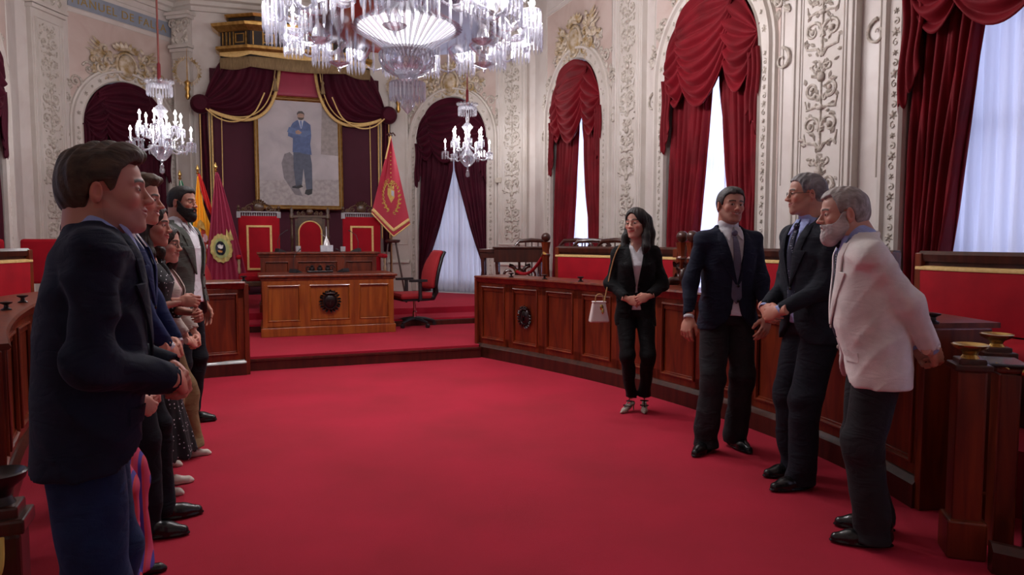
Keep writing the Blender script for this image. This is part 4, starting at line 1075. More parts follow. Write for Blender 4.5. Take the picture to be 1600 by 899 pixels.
# ---- canopy and hanging behind the dais
GP = M(((AR.x, AA.x, 0, PC.x), (AR.y, AA.y, 0, PC.y), (0, 0, 1, 0), (0, 0, 0, 1)))          # x right, -y into the hall
SATIN = mat('magenta_satin', (.36, .012, .055), .5, col2=(.30, .008, .04), scale=2, sheen=.2)
def at_wall(name, **k): o = empty(name, **k); o.matrix_world = GP; return o
e = at_wall('wall_hanging', label='wine velvet wall hanging with satin upper field behind the portrait', cat='wall hanging')
drape(e, 'velvet_cloth', mat('plum_velvet', (.060, .002, .017), .8, col2=(.05, .0015, .013), scale=2, sheen=.3), lambda z: -1.62, lambda z: 1.62, Z2 + .02, 4.75, -.07, 3, .010, 1)
b = MB(); b.grid(lambda u, v: (-.62 + 1.24 * u, -.10 - .006 * sin(22 * u), 4.25 + .75 * v), 16, 6); b.build('satin_field', SATIN, e, smooth=180, solid=.01, fixn=False)
for sg in (-1, 1):
    b = MB(); b.tube([(sg * 1.60, -.10, 4.1), (sg * 1.60, -.10, Z2 + .1)], .018, 8); b.tube([(sg * 1.42, -.11, 4.1), (sg * 1.44, -.11, 1.1)], .010, 6); b.build('gold_cord', BRAID, e)
c = at_wall('dais_canopy', label='gilded cornice canopy with fringed pelmet above the portrait', cat='canopy')
def octo(w, d): return [(-w, 0), (-w, -d * .45), (-w * .62, -d), (w * .62, -d), (w, -d * .45), (w, 0)]
def band(b, w, d, z0, z1, w2=None, d2=None):
    A = octo(w, d); B = octo(w2 or w, d2 or d); vs = [(x, y, z0) for x, y in A] + [(x, y, z1) for x, y in B]
    b.add(vs, [(i, i + 1, i + 7, i + 6) for i in range(5)] + [tuple(range(6))[::-1], tuple(range(6, 12))] + [(5, 0, 6, 11)])
BLACKW = mat('black_lacquer', (.012, .006, .005), .35)
b = MB(); band(b, 1.50, .82, 5.12, 5.50); band(b, 1.34, .70, 5.62, 5.80); b.build('canopy_frieze', BLACKW, c, smooth=0)
b = MB(); band(b, 1.52, .84, 5.00, 5.06, 1.60, .90); band(b, 1.60, .90, 5.06, 5.12); band(b, 1.54, .86, 5.44, 5.54, 1.66, .97); band(b, 1.66, .97, 5.54, 5.60, 1.68, .98); band(b, 1.56, .90, 5.60, 5.66, 1.46, .82)
band(b, 1.38, .74, 5.78, 5.84, 1.42, .78); b.build('gilt_moulding', GOLD, c, smooth=0)
def on_band(w, d, i, t):
    A = octo(w, d); p, q = V((*A[i], 0)), V((*A[i + 1], 0)); r_ = p.lerp(q, t); n_ = (q - p).normalized().cross(V((0, 0, 1))); n_ = n_ if n_.y < 0 else -n_; return r_ + n_ * .012, atan2((q - p).y, (q - p).x)
for i, ts in ((1, (.1, .22, .34, .46, .88)), (0, (.15, .35, .55, .75)), (2, (.03, .13, .25, .31, .37, .43, .49, .56, .63, .69, .75, .87, .97)), (3, (.12, .54, .66, .78, .9)), (4, (.3, .6))):
    for t in ts: b = MB(); p, a = on_band(1.50, .82, i, t); b.box((p.x, p.y, 5.29), (.022, .03, .28), a); b.build('gilt_baluster', GOLD, c, smooth=0)
for i, t in ((2, .19), (2, .81), (1, .67), (3, .33)):
    b = MB(); p, a = on_band(1.50, .82, i, t)
    for (dx, dz, sx, sz) in ((0, .09, .20, .018), (0, -.09, .20, .018), (-.1, 0, .018, .2), (.1, 0, .018, .2)): b.box((p.x + dx * cos(a), p.y + dx * sin(a), 5.29 + dz), (sx, .03, sz), a)
    b.build('gilt_square', GOLD, c, smooth=0)
def pel(z0, z1, off, wav):
    A = octo(1.52 + off, .84 + off); P = []
    for i in range(5):
        for k in range(10): P.append(V((*A[i], 0)).lerp(V((*A[i + 1], 0)), k / 10))
    P.append(V((*A[5], 0))); n_ = len(P) - 1
    def fn(u, v):
        k = min(int(u * n_), n_ - 1); p = P[k].lerp(P[k + 1], u * n_ - k); d = wav * abs(sin(u * pi * 5)); return (p.x, p.y + .004 * sin(u * 300), z0 - d * (1 if v > .0 else 0) - (z0 - z1) * v)
    return fn
b = MB(); b.grid(pel(5.01, 4.93, .0, .05), 50, 2); b.build('pelmet_braid', BRAID, c, smooth=180, solid=.012, fixn=False)
b = MB(); b.grid(pel(4.93, 4.86, -.01, .05), 50, 2); b.build('pelmet_band', BLACKW, c, smooth=180, solid=.012, fixn=False)
b = MB(); b.grid(pel(4.88, 4.66, .0, .05), 200, 3); b.build('pelmet_fringe', FRINGE, c, smooth=180, solid=.012, fixn=False)
c.matrix_world = GP @ M.Translation((0, 0, .70)) @ M.Diagonal((.93, .76, .86, 1))
for sg, nm in ((-1, 'left'), (1, 'right')):
    t = at_wall('canopy_drape', label='wine velvet drape with gold braid looped to the knob %s' % ('nearest the leaning national flags' if sg < 0 else 'above the standing red banner'), cat='drape', group='looped drapes beside the portrait')
    # cloth falls from the canopy and is gathered to the knob
    kx, kz = sg * 1.78, 4.02
    def fn(u, v, sg=sg):
        # u: 0 outer edge .. 1 inner edge, v: down
        top = V((sg * (1.42 - 1.08 * u), -.12 - .34 * sin(pi * u), 4.86))
        end = V((kx - sg * .06, -.26 + .05 * sin(u * 9), kz + .10 - .16 * u))
        q = V((sg * (1.48 - .97 * u + .02), -.22 - .22 * sin(pi * u), 4.90 - 1.10 * (u * .9 + .12)))
        sagz = -.30 * u
        p = (1 - v) ** 2 * top + 2 * v * (1 - v) * (q + V((sg * (-.10) * u, 0, sagz - .18 * u))) + v * v * end
        p += V((0, -.045 * sin(u * 2 * pi * 6 + v) * sin(pi * (.1 + .85 * v)), 0)); return p
    b = MB(); b.grid(fn, 60, 30); b.build('drape_cloth', VELVETD, t, smooth=180, solid=.014, fixn=False)
    b = MB(); b.tube([fn(1, k / 24) + V((0, -.03, 0)) for k in range(25)], [.032] * 25, 8); b.tube([fn(.93, k / 24) + V((0, -.085, .0)) for k in range(25)], .012, 6); b.build('gold_braid', BRAID, t)
    b = MB(); b.tube(crom_([V((kx, -.34, kz)), V((kx - sg * .3, -.40, kz - .26)), V((kx - sg * .62, -.44, kz - .32)), V((kx - sg * .95, -.46, kz - .14)), V((kx - sg * 1.15, -.48, kz + .25))]), .014, 6)
    b.build('looped_cord', BRAID, t)
    b = MB(); x = sg * .44; b.tube([(x, -.60, 4.72), (x, -.60, 4.52)], .009, 6); b.lathe([(.012, 4.54), (.035, 4.50), (.022, 4.46), (.05, 4.30), (.045, 4.29)], 12, (x, -.62, 0)); b.build('tassel', FRINGE, t)
    Rk = M.Rotation(R(90), 4, 'X')
    b = MB(); b.lathe([(.02, .24), (.12, .23), (.175, .16), (.185, .08), (.15, 0), (.05, -.04)], 20, (kx, -.16, kz), Mx=Rk); b.build('velvet_knob', VELVETD, t)
    # hanging tail
    drape(t, 'drape_tail', VELVETD, lambda z: sg * 1.82, lambda z: sg * (1.66 + .02 * sin(2 * z)), 1.2, 3.95, -.14, 2, .03, 2)
    for k_ in (0, 1): 
        b = MB(); b.tube([(sg * (1.80 - .16 * k_), -.19, 4.0 - .02 * i) for i in range(0, 130, 6)], .012, 6); b.build('cord', BRAID, t)
# laurel brackets
for sg in (-1, 1):
    t = at_wall('laurel_bracket', label='gilt laurel wreath bracket fixed %s the portrait canopy' % ('between the name band arch and' if sg < 0 else 'between the tied curtain arch and'), cat='wall ornament', group='gilt laurel brackets')
    x = sg * 2.00; b = MB()
    for s2 in (-1, 1):
        P = [(x + s2 * .19 * sin(a), -.20, 4.62 - .22 * cos(a)) for a in [R(10 + 14 * i) for i in range(12)]]; b.tube(P, .008, 5)
        for p in P[1:]:
            for d in (-.5, .6): leaf(b, (p[0], 0, p[2]), atan2(p[2] - 4.62, p[0] - x) + d + (0 if s2 > 0 else 0), .08, .018, -.20)
    b.build('laurel_wreath', GILT, t)
    b = MB(); b.lathe([(.02, 4.10), (.05, 4.16), (.03, 4.24), (.055, 4.30), (.035, 4.36), (.06, 4.42), (.02, 4.46)], 12, (x, -.20, 0)); b.tube([(x, -.2, 4.3), (x, -.08, 4.2), (x, -.02, 4.3)], .02, 8); b.tube([(x, -.2, 4.44), (x, -.2, 5.05)], [.012, .003], 6); b.build('bracket_stem', GOLD, t)

# ---- portrait
pt = empty('framed_portrait', label='full-length framed portrait of a bearded man in a blue suit', cat='painting'); pt.matrix_world = GP @ M.Translation((.0, -.20, 3.17)) @ M.Rotation(R(-3), 4, 'X')
W2, H2 = .845, 1.12
def rect_sweep(b, a, c, prof): b.sweep(prof, [(V((x, 0, z)), V((1 if x > 0 else -1, 0, 1 if z > 0 else -1)), V((0, -1, 0))) for x, z in ((-a, -c), (a, -c), (a, c), (-a, c))], closed=True)
b = MB(); rect_sweep(b, W2 - .085, H2 - .085, [(0, 0), (0, .02), (.018, .035), (.03, .02), (.03, 0)]); rect_sweep(b, W2 - .02, H2 - .02, [(-.015, 0), (-.012, .05), (.01, .075), (.02, .06), (.02, 0)]); b.build('gilt_frame', GOLD, pt, smooth=30)
b = MB(); rect_sweep(b, W2 - .056, H2 - .056, [(0, 0), (0, .028), (.022, .040), (.026, 0)]); b.build('frame_hollow', mat('aged_gilt', (.33, .21, .08), .45, .5), pt, smooth=30)
CANV = mat('painted_ground', (.36, .33, .35), .6, col2=(.47, .43, .45), scale=2.2, detail=8, dist=.5)
b = MB(); b.box((0, .0, 0), (2 * W2 - .16, .02, 2 * H2 - .16)); b.build('canvas', CANV, pt, smooth=0)
def paint(name, col, poly, lay, s_=1.0, c2=None):
    b = MB(); b.prism([(x * s_, z * s_) for x, z in poly], -.0115 - .0006 * lay, -.0105 - .0006 * lay); return b.build(name, mat('paint_' + name, col, .6, col2=c2 or tuple(v * .75 for v in col), scale=14), pt, smooth=0)
ox, oz = .04, 0
Pp = lambda L: [(ox + x * 1.18, oz + z) for x, z in L]
paint('painted_floor', (.42, .38, .38), [(-.76, -1.03), (.76, -1.03), (.76, -.50), (-.76, -.55)], 1, c2=(.30, .27, .27))
paint('painted_column', (.33, .29, .28), [(.42, .0), (.76, -.02), (.76, 1.03), (.46, 1.03)], 1)
paint('painted_shade', (.22, .20, .22), [(-.34, -.2), (-.28, -.02), (-.18, .02), (-.06, -.1), (-.02, -.68), (.05, -.85), (-.10, -.82), (-.30, -.5)], 2)
paint('painted_trousers', (.085, .10, .15), Pp([(-.13, .12), (.13, .12), (.17, -.2), (.17, -.72), (.07, -.74), (.03, -.30), (.0, -.62), (-.10, -.66), (-.13, -.3)]), 3)
paint('painted_shoes', (.02, .02, .025), Pp([(-.16, -.66), (-.02, -.61), (.02, -.66), (-.06, -.70), (-.16, -.69)]), 3)
paint('painted_shoe', (.02, .02, .025), Pp([(.06, -.72), (.17, -.70), (.16, -.80), (.10, -.83), (.04, -.80)]), 4)
paint('painted_coat', (.085, .13, .28), Pp([(-.13, .60), (-.06, .66), (.07, .66), (.16, .58), (.17, .36), (.15, .20), (.17, -.02), (.02, .00), (-.02, .02), (-.14, .02), (-.13, .3), (-.21, .34), (-.20, .44)]), 4)
paint('painted_arms', (.12, .18, .36), Pp([(-.22, .42), (-.12, .38), (.06, .33), (.16, .40), (.15, .47), (.0, .45), (-.12, .50), (-.19, .52)]), 5)
paint('painted_shirt', (.55, .58, .68), Pp([(-.04, .665), (.05, .665), (.015, .50), (0, .50)]), 5); paint('painted_tie', (.12, .2, .45), Pp([(-.008, .65), (.016, .65), (.018, .52), (.0, .51)]), 6)
paint('painted_hand', (.42, .27, .21), Pp([(-.09, .44), (-.04, .47), (.02, .42), (-.02, .38), (-.08, .39)]), 6)
paint('painted_face', (.40, .25, .19), Pp([(.005 + .055 * cos(a), .745 + .082 * sin(a)) for a in [2 * pi * i / 20 for i in range(20)]]), 6)
paint('painted_hair', (.07, .06, .06), Pp([(-.055, .75), (-.058, .80), (-.03, .84), (.03, .845), (.064, .80), (.062, .75), (.05, .79), (.0, .80), (-.045, .785)]), 7)
paint('painted_beard', (.09, .07, .06), Pp([(-.05, .73), (-.03, .715), (.04, .715), (.058, .73), (.05, .69), (.01, .662), (-.035, .68)]), 7)

# ---- flags
GREEN = mat('flag_green', (.005, .18, .075), .7); FR = mat('flag_red', (.55, .012, .010), .65, sheen=.2); FY = mat('flag_yellow', (.85, .36, .01), .65, sheen=.2)
FC = mat('flag_crimson', (.26, .010, .045), .65, col2=(.21, .008, .035), scale=3, sheen=.25); FLW = mat('flag_white', (.75, .73, .70), .7); POLE = mat('pole_wood', (.22, .11, .045), .4)
def flagpole(e, h, r=.014):
    b = MB(); b.lathe([(.14, 0), (.14, .03), (.03, .06), (r, .10), (r, h)], 14); b.build('pole', POLE, e)
    b = MB(); b.lathe([(r, h), (.028, h + .02), (.012, h + .035), (.03, h + .07), (.028, h + .09), (.004, h + .15)], 12); b.build('finial', BRASS, e)
def flag_fn(ztop, zbot, x0t, x0b, x1b, fold=5, amp=.05):
    """hanging flag: v 0 top..1 bottom; u across the gathered cloth"""
    def fn(u, v):
        w0 = x0t + (x0b - x0t) * v; w1 = x0t + .03 + (x1b - x0t - .03) * (v ** .85); x = w0 + (w1 - w0) * u
        return V((x, -.03 - amp * (.4 + .6 * v) * sin(2 * pi * fold * u + 1.2 * v) - .02 * u, ztop + (zbot - ztop) * v - .06 * sin(pi * u) * v))
    return fn
def flag_part(e, name, mtl, fn, ua, ub, va, vb, off=0, nu=24, nv=40):
    b = MB()
    f2 = lambda u, v: fn(ua(v) + (ub(v) - ua(v)) * u, va + (vb - va) * v) + V((0, -off, 0)); b.grid(f2, nu, nv)
    return b.build(name, mtl, e, smooth=180, solid=.006, fixn=False)
def blob_on(e, name, mtl, fn, pts, off):
    """flat emblem given by (u, v) outline, laid on the cloth"""
    b = MB(); cu = sum(p[0] for p in pts) / len(pts); cv = sum(p[1] for p in pts) / len(pts)
    ringn = 3; vs = [fn(cu, cv) + V((0, -off, 0))]; n_ = len(pts)
    for k in range(1, ringn + 1):
        for u, v in pts: vs.append(fn(cu + (u - cu) * k / ringn, cv + (v - cv) * k / ringn) + V((0, -off, 0)))
    fs = [(0, 1 + i, 1 + (i + 1) % n_) for i in range(n_)]
    for k in range(ringn - 1):
        for i in range(n_): a = 1 + k * n_; fs.append((a + i, a + n_ + i, a + n_ + (i + 1) % n_, a + (i + 1) % n_))
    b.add(vs, fs); return b.build(name, mtl, e, smooth=180, fixn=False)
ell2 = lambda cu, cv, ru, rv, n=16, k=0: [(cu + ru * cos(2 * pi * i / n) * (1 + k * (i % 2)), cv + rv * sin(2 * pi * i / n) * (1 + k * (i % 2))) for i in range(n)]
def flag_at(px, Y, label):
    p = atY(px, 375, Y); e = empty('flag', (p.x, p.y, Z2), AX, label, 'flag', 'flags standing beside the bearded man'); return e
one = lambda v: 1.0; zero = lambda v: 0.0
e = flag_at(284, 11.3, 'green flag standing nearest the wall ornament, mostly behind the bearded man'); flagpole(e, 2.05); fn = flag_fn(2.03, .75, .0, -.12, .30, 3, .04)
flag_part(e, 'flag_cloth', GREEN, fn, zero, lambda v: .38, 0, 1); flag_part(e, 'white_stripe', FLW, fn, lambda v: .38, lambda v: .66, 0, 1); flag_part(e, 'green_stripe', GREEN, fn, lambda v: .66, one, 0, 1)
e = flag_at(312, 11.15, 'red and yellow national flag with coat of arms'); flagpole(e, 2.12); fn = flag_fn(2.12, .34, .0, -.20, .48, 4, .045)
A1 = lambda v: max(0, min(1, 1.0 - 1.6 * v)) * .0; SPL = lambda v: .12 + .30 * (1 - v)
flag_part(e, 'flag_cloth', FY, fn, lambda v: max(0, min(.6, (v - .66) * 1.9)), lambda v: min(1, .30 + 1.05 * v), 0.02, 1)
flag_part(e, 'red_stripe', FR, fn, lambda v: min(.999, .30 + 1.05 * v), one, 0.0, .66); flag_part(e, 'lower_red_stripe', FR, fn, zero, lambda v: max(.004, min(.6, (v - .66) * 1.9)), .66, 1)
CR = (.30, .020, .015)
ar = mat('arms_red', (.36, .03, .02), .7); blob_on(e, 'arms_shield', ar, fn, [(.14, .50), (.48, .47), (.56, .56), (.52, .66), (.36, .72), (.16, .66)], .022); blob_on(e, 'arms_crown', mat('arms_gold', (.45, .27, .06), .6), fn, [(.14, .49), (.20, .41), (.34, .39), (.48, .42), (.52, .48), (.34, .46)], .026)
blob_on(e, 'arms_lion', mat('arms_pink', (.66, .45, .50), .6), fn, ell2(.47, .545, .10, .032, 14, .25), .034); blob_on(e, 'arms_column', FLW, fn, [(.50, .60), (.60, .60), (.60, .635), (.50, .64)], .036); blob_on(e, 'arms_banner', mat('arms_grey', (.3, .26, .26), .6), fn, [(.22, .66), (.36, .655), (.36, .685), (.22, .69)], .036)
e = flag_at(340, 11.0, 'crimson city flag with round gold emblem'); flagpole(e, 2.14, .014); fn = flag_fn(2.13, .30, .0, -.22, .46, 4, .045)
flag_part(e, 'flag_cloth', FC, fn, zero, one, 0, 1)
GE = mat('emblem_gold', (.58, .44, .15), .6, col2=(.40, .34, .12), scale=30); blob_on(e, 'emblem_ring', GE, fn, ell2(.42, .62, .34, .115, 30, .07), .030); blob_on(e, 'emblem_crown', GE, fn, [(.60, .53), (.66, .46), (.74, .50), (.82, .47), (.86, .56), (.70, .57)], .034)
blob_on(e, 'emblem_disc', mat('emblem_green', (.35, .40, .16), .6), fn, ell2(.42, .62, .25, .083, 24), .038); blob_on(e, 'emblem_shield', mat('emblem_navy', (.012, .015, .03), .5), fn, ell2(.40, .62, .165, .058, 20), .046); blob_on(e, 'emblem_figure', FLW, fn, [(.30, .60), (.36, .585), (.44, .595), (.50, .59), (.47, .62), (.40, .625), (.33, .62)], .054); blob_on(e, 'emblem_lions', mat('emblem_orange', (.6, .3, .1), .6), fn, [(.30, .64), (.36, .635), (.46, .64), (.44, .655), (.34, .655)], .054)
# red banner with gold border hanging from its staff
p = atY(612, 375, 12.2); e = empty('ceremonial_banner', (p.x, p.y, Z2), AX + R(-6), 'red banner with gold border and laurel emblem hanging from its staff', 'banner')
h = 2.86
b = MB(); b.tube([(0, .02, .0), (0, .02, h)], .013, 8); b.build('staff', POLE, e)
b = MB(); b.ball((0, .02, h + .03), .04, 10, 6); b.tube([(-.07, .0, h + .02), (-.03, -.01, h + .05), (0, .02, h + .03), (.04, 0, h + .06), (.08, -.01, h + .01)], .014, 6); b.build('staff_knot', WOODD, e)
A_, Lp, Bp, Rp = V((0, 0, h)), V((-.34, 0, 1.55)), V((.06, 0, 1.16)), V((.32, 0, 1.44))
def ban(u, v):
    # u from the left edge to the right edge, v down
    l = A_.lerp(Lp, v); r_ = A_.lerp(Rp, v); p_ = l.lerp(r_, u); w = 1 - abs(u - .56) / .56
    bz = V((0, 0, -1)) * (v ** 2.2) * max(0, w) * .34
    return p_ + bz + V((0, -.03 - .035 * v * sin(3 * pi * u + 1.5) - .018 * sin(9 * u + 5 * v), 0))
b = MB(); b.grid(ban, 40, 50); b.build('banner_cloth', mat('banner_red', (.42, .018, .045), .65, col2=(.36, .012, .035), scale=3, sheen=.2), e, smooth=180, solid=.008, fixn=False)
b = MB(); pathv = [ban(k / 30, .95) + V((0, -.014, 0)) for k in range(31)]; b.tube(pathv, .026, 6, flat=(0, 1, 0)); b.build('gold_border', BRAID, e); b = MB(); pathv = [ban(k / 30, 1) + V((0, -.012, 0)) for k in range(31)]; b.tube(pathv, .012, 6)
b.tube([ban(.04, .3 * k / 10) + V((0, -.012, 0)) for k in range(11)], .012, 6); b.build('edge_cord', BRAID, e)
gm = mat('banner_gold', (.62, .42, .10), .6, col2=(.5, .32, .08), scale=40)
b = MB()
for sg in (-1, 1):
    for i in range(11):
        a = R(-80 + 15 * i); u, v = .5 + sg * .30 * cos(a), .66 - .145 * sin(a); q = ban(u, v) + V((0, -.016, 0)); leaf(b, (q.x, 0, q.z), (pi / 2 + a + .5) if sg > 0 else pi / 2 - a - .5, .075, .018, q.y)
        leaf(b, (q.x, 0, q.z), (pi / 2 + a - .7) if sg > 0 else pi / 2 - a + .7, .06, .016, q.y)
b.build('laurel_emblem', gm, e)
blob_on(e, 'emblem_shield', gm, ban, [(.36, .60), (.50, .585), (.64, .60), (.63, .67), (.50, .725), (.37, .67)], .016); blob_on(e, 'emblem_quarter', mat('emblem_silver', (.42, .45, .52), .5), ban, [(.51, .60), (.62, .61), (.61, .66), (.51, .65)], .024); blob_on(e, 'emblem_crown', gm, ban, [(.38, .59), (.36, .55), (.44, .57), (.50, .54), (.56, .57), (.64, .55), (.62, .59)], .02)
b = MB()
for i in range(9): q = ban(.50, .20 + .045 * i); b.ball((q.x, q.y - .015, q.z), .012, 6, 4)
b.build('gold_chain', gm, e)
# its tripod
for x in (-.16, .0, .2):
    b = MB(); b.tube([(x * .35, .05 if x else .16, 1.06), (x * 1.2, -.05 if x else .32, 0)], .016, 6, ) ; b.build('tripod_leg', WOODD, e)
b = MB(); b.lathe([(.10, 1.04), (.13, 1.06), (.13, 1.09), (.05, 1.10)], 14, (.02, .04, 0)); b.build('tripod_top', WOODD, e)
# ------------------------------------------------------------------ dais, platform, raised ring
GP = M(((AR.x, AA.x, 0, PC.x), (AR.y, AA.y, 0, PC.y), (0, 0, 1, 0), (0, 0, 0, 1)))          # x across, y = -w, z up
def flat_prism(b, poly, z0, z1): b.prism([(p[0], p[1]) for p in poly], z0, z1, 'z')
CR_ = [V(p + (0,)) for p in [(-.42, 8.76), (.12, 8.15), (.67, 7.47), (1.10, 6.86), (1.47, 6.22), (1.80, 5.55), (2.05, 4.85), (2.18, 4.25), (2.21, 3.72)]]
CL_ = [V(p + (0,)) for p in [(-2.87, 7.53), (-3.32, 7.30), (-3.60, 6.65), (-3.66, 5.85), (-3.46, 5.05), (-3.06, 4.25), (-2.60, 3.50), (-2.20, 2.95)]]
def crom(P, step):
    """even steps along a smooth curve through P"""
    Q = []
    for i in range(len(P) - 1):
        a = P[max(0, i - 1)]; b_ = P[i]; c = P[i + 1]; d = P[min(len(P) - 1, i + 2)]
        for k in range(24):
            t = k / 24; Q.append(.5 * ((2 * b_) + (c - a) * t + (2 * a - 5 * b_ + 4 * c - d) * t * t + (3 * b_ - a - 3 * c + d) * t ** 3))
    Q.append(P[-1]); L = [0]
    for i in range(1, len(Q)): L.append(L[-1] + (Q[i] - Q[i - 1]).length)
    n = max(1, round(L[-1] / step)); out = []
    for j in range(n + 1):
        s_ = L[-1] * j / n; i = next((k for k in range(1, len(L)) if L[k] >= s_ - 1e-6), len(L) - 1)
        t = (s_ - L[i - 1]) / max(L[i] - L[i - 1], 1e-9); out.append(Q[i - 1].lerp(Q[i], t))
    return out
def offs(P, d, sgn):
    out = []
    for i, p in enumerate(P):
        t = (P[min(i + 1, len(P) - 1)] - P[max(i - 1, 0)]).normalized(); out.append(p + V((-t.y, t.x, 0)) * d * sgn)
    return out
CRs = crom(CR_, .585); CLs = crom(CL_, .585)
# dais: front edge at w = 6.75, from the left counter to the right one
b = MB(); poly = [uw(-5.2, 6.75), uw(1.70, 6.75), uw(1.80, 6.55), uw(4.4, 3.2), uw(2.6, .4), uw(-2.6, .4), uw(-5.2, 2.8)]
flat_prism(b, poly, 0.001, Z1); dais = tag(b.build('floor_dais', CARPET, smooth=0), kind='structure')
b = MB(); a, c = uw(-1.0, 6.76), uw(1.72, 6.76)
b.sweep([(-.012, .001), (.022, .001), (.022, .10), (.034, .105), (.034, .125), (-.012, .13)], [(a, -AA, V((0, 0, 1))), (c, -AA, V((0, 0, 1)))]); tag(b.build('trim_%d' % trim_n[0], WOODD, smooth=0), kind='structure'); trim_n[0] += 1
b = MB(); flat_prism(b, [uw(-4.6, 4.55), uw(4.0, 4.55), uw(4.4, 3.4), uw(2.6, .3), uw(-2.6, .3), uw(-4.6, 3.2)], Z1 - .01, .262); b.box(uw(0, 4.565, .2), (.01, .01, .01)); 
tag(b.build('floor_step', CARPET, smooth=0), kind='structure')
b = MB(); b.sweep([(-.01, 0), (.015, 0), (.015, .07), (-.01, .08)], [(uw(-4.6, 4.56, Z1), -AA, V((0, 0, 1))), (uw(2.9, 4.56, Z1), -AA, V((0, 0, 1)))]); tag(b.build('trim_%d' % trim_n[0], WOODD, smooth=0), kind='structure'); trim_n[0] += 1
b = MB(); flat_prism(b, [uw(-4.5, 3.90), uw(3.5, 3.90), uw(4.35, 3.2), uw(4.2, 2.5), uw(2.1, .1), uw(-2.1, .1), uw(-4.5, 2.2), uw(-4.6, 3.2)], .25, Z2); tag(b.build('floor_platform', CARPET, smooth=0), kind='structure')
# raised rings behind the counters, right up to the walls
for nm, Cs, W_, sgn in (('right', CRs, RW, 1), ('left', CLs, LW, -1)):
    inner = offs(Cs, .30, sgn); outer = [p for p in W_[3:10]]
    poly = inner + ([V((3.4, 2.6, 0))] if nm == 'right' else [V((-3.6, 2.2, 0))]) + outer[::-1] + ([] if nm == 'right' else [uw(-4.2, 3.0)])
    b = MB(); flat_prism(b, poly, .001, Z2 - .003); tag(b.build('floor_tier_' + nm, CARPET, smooth=0), kind='structure')

# ------------------------------------------------------------------ panelled counters
def rect_moulding(b, cx, cz, w, h, prof, y=0):
    b.sweep(prof, [(V((cx + sx * w / 2, y, cz + sz * h / 2)), V((sx, 0, sz)), V((0, -1, 0))) for sx, sz in ((-1, -1), (1, -1), (1, 1), (-1, 1))], closed=True)
def crest(b, r=.16):
    """carved coat of arms, on the plane y=0 facing -y"""
    b.ball((0, -.01, 0), 1, 14, 8, (r * .62, r * .22, r * .72)); b.tube([(r * .66 * cos(t), -.02, r * .78 * sin(t)) for t in [2 * pi * i / 20 for i in range(20)]], r * .09, 6, closed=True)
    rg = random.Random(4)
    for i in range(20):
        a = 2 * pi * i / 20; leaf(b, (r * .72 * cos(a), 0, r * .8 * sin(a)), a + rg.uniform(-.5, .5), r * .42, r * .13, -.02)
    for k in range(5): b.ball((r * (-.4 + .2 * k), -.03, r * (.92 + .08 * (k % 2))), r * .11, 6, 4)
    b.tube([(-r * .45, -.035, r * .78), (0, -.05, r * .84), (r * .45, -.035, r * .78)], r * .08, 6); b.box((0, -.04, r * .1), (r * .5, .02, r * .12)); b.box((0, -.045, -r * .1), (r * .16, .02, r * .6))
BRONZE = mat('dark_bronze', (.020, .011, .012), .3, .4, spec=.6)
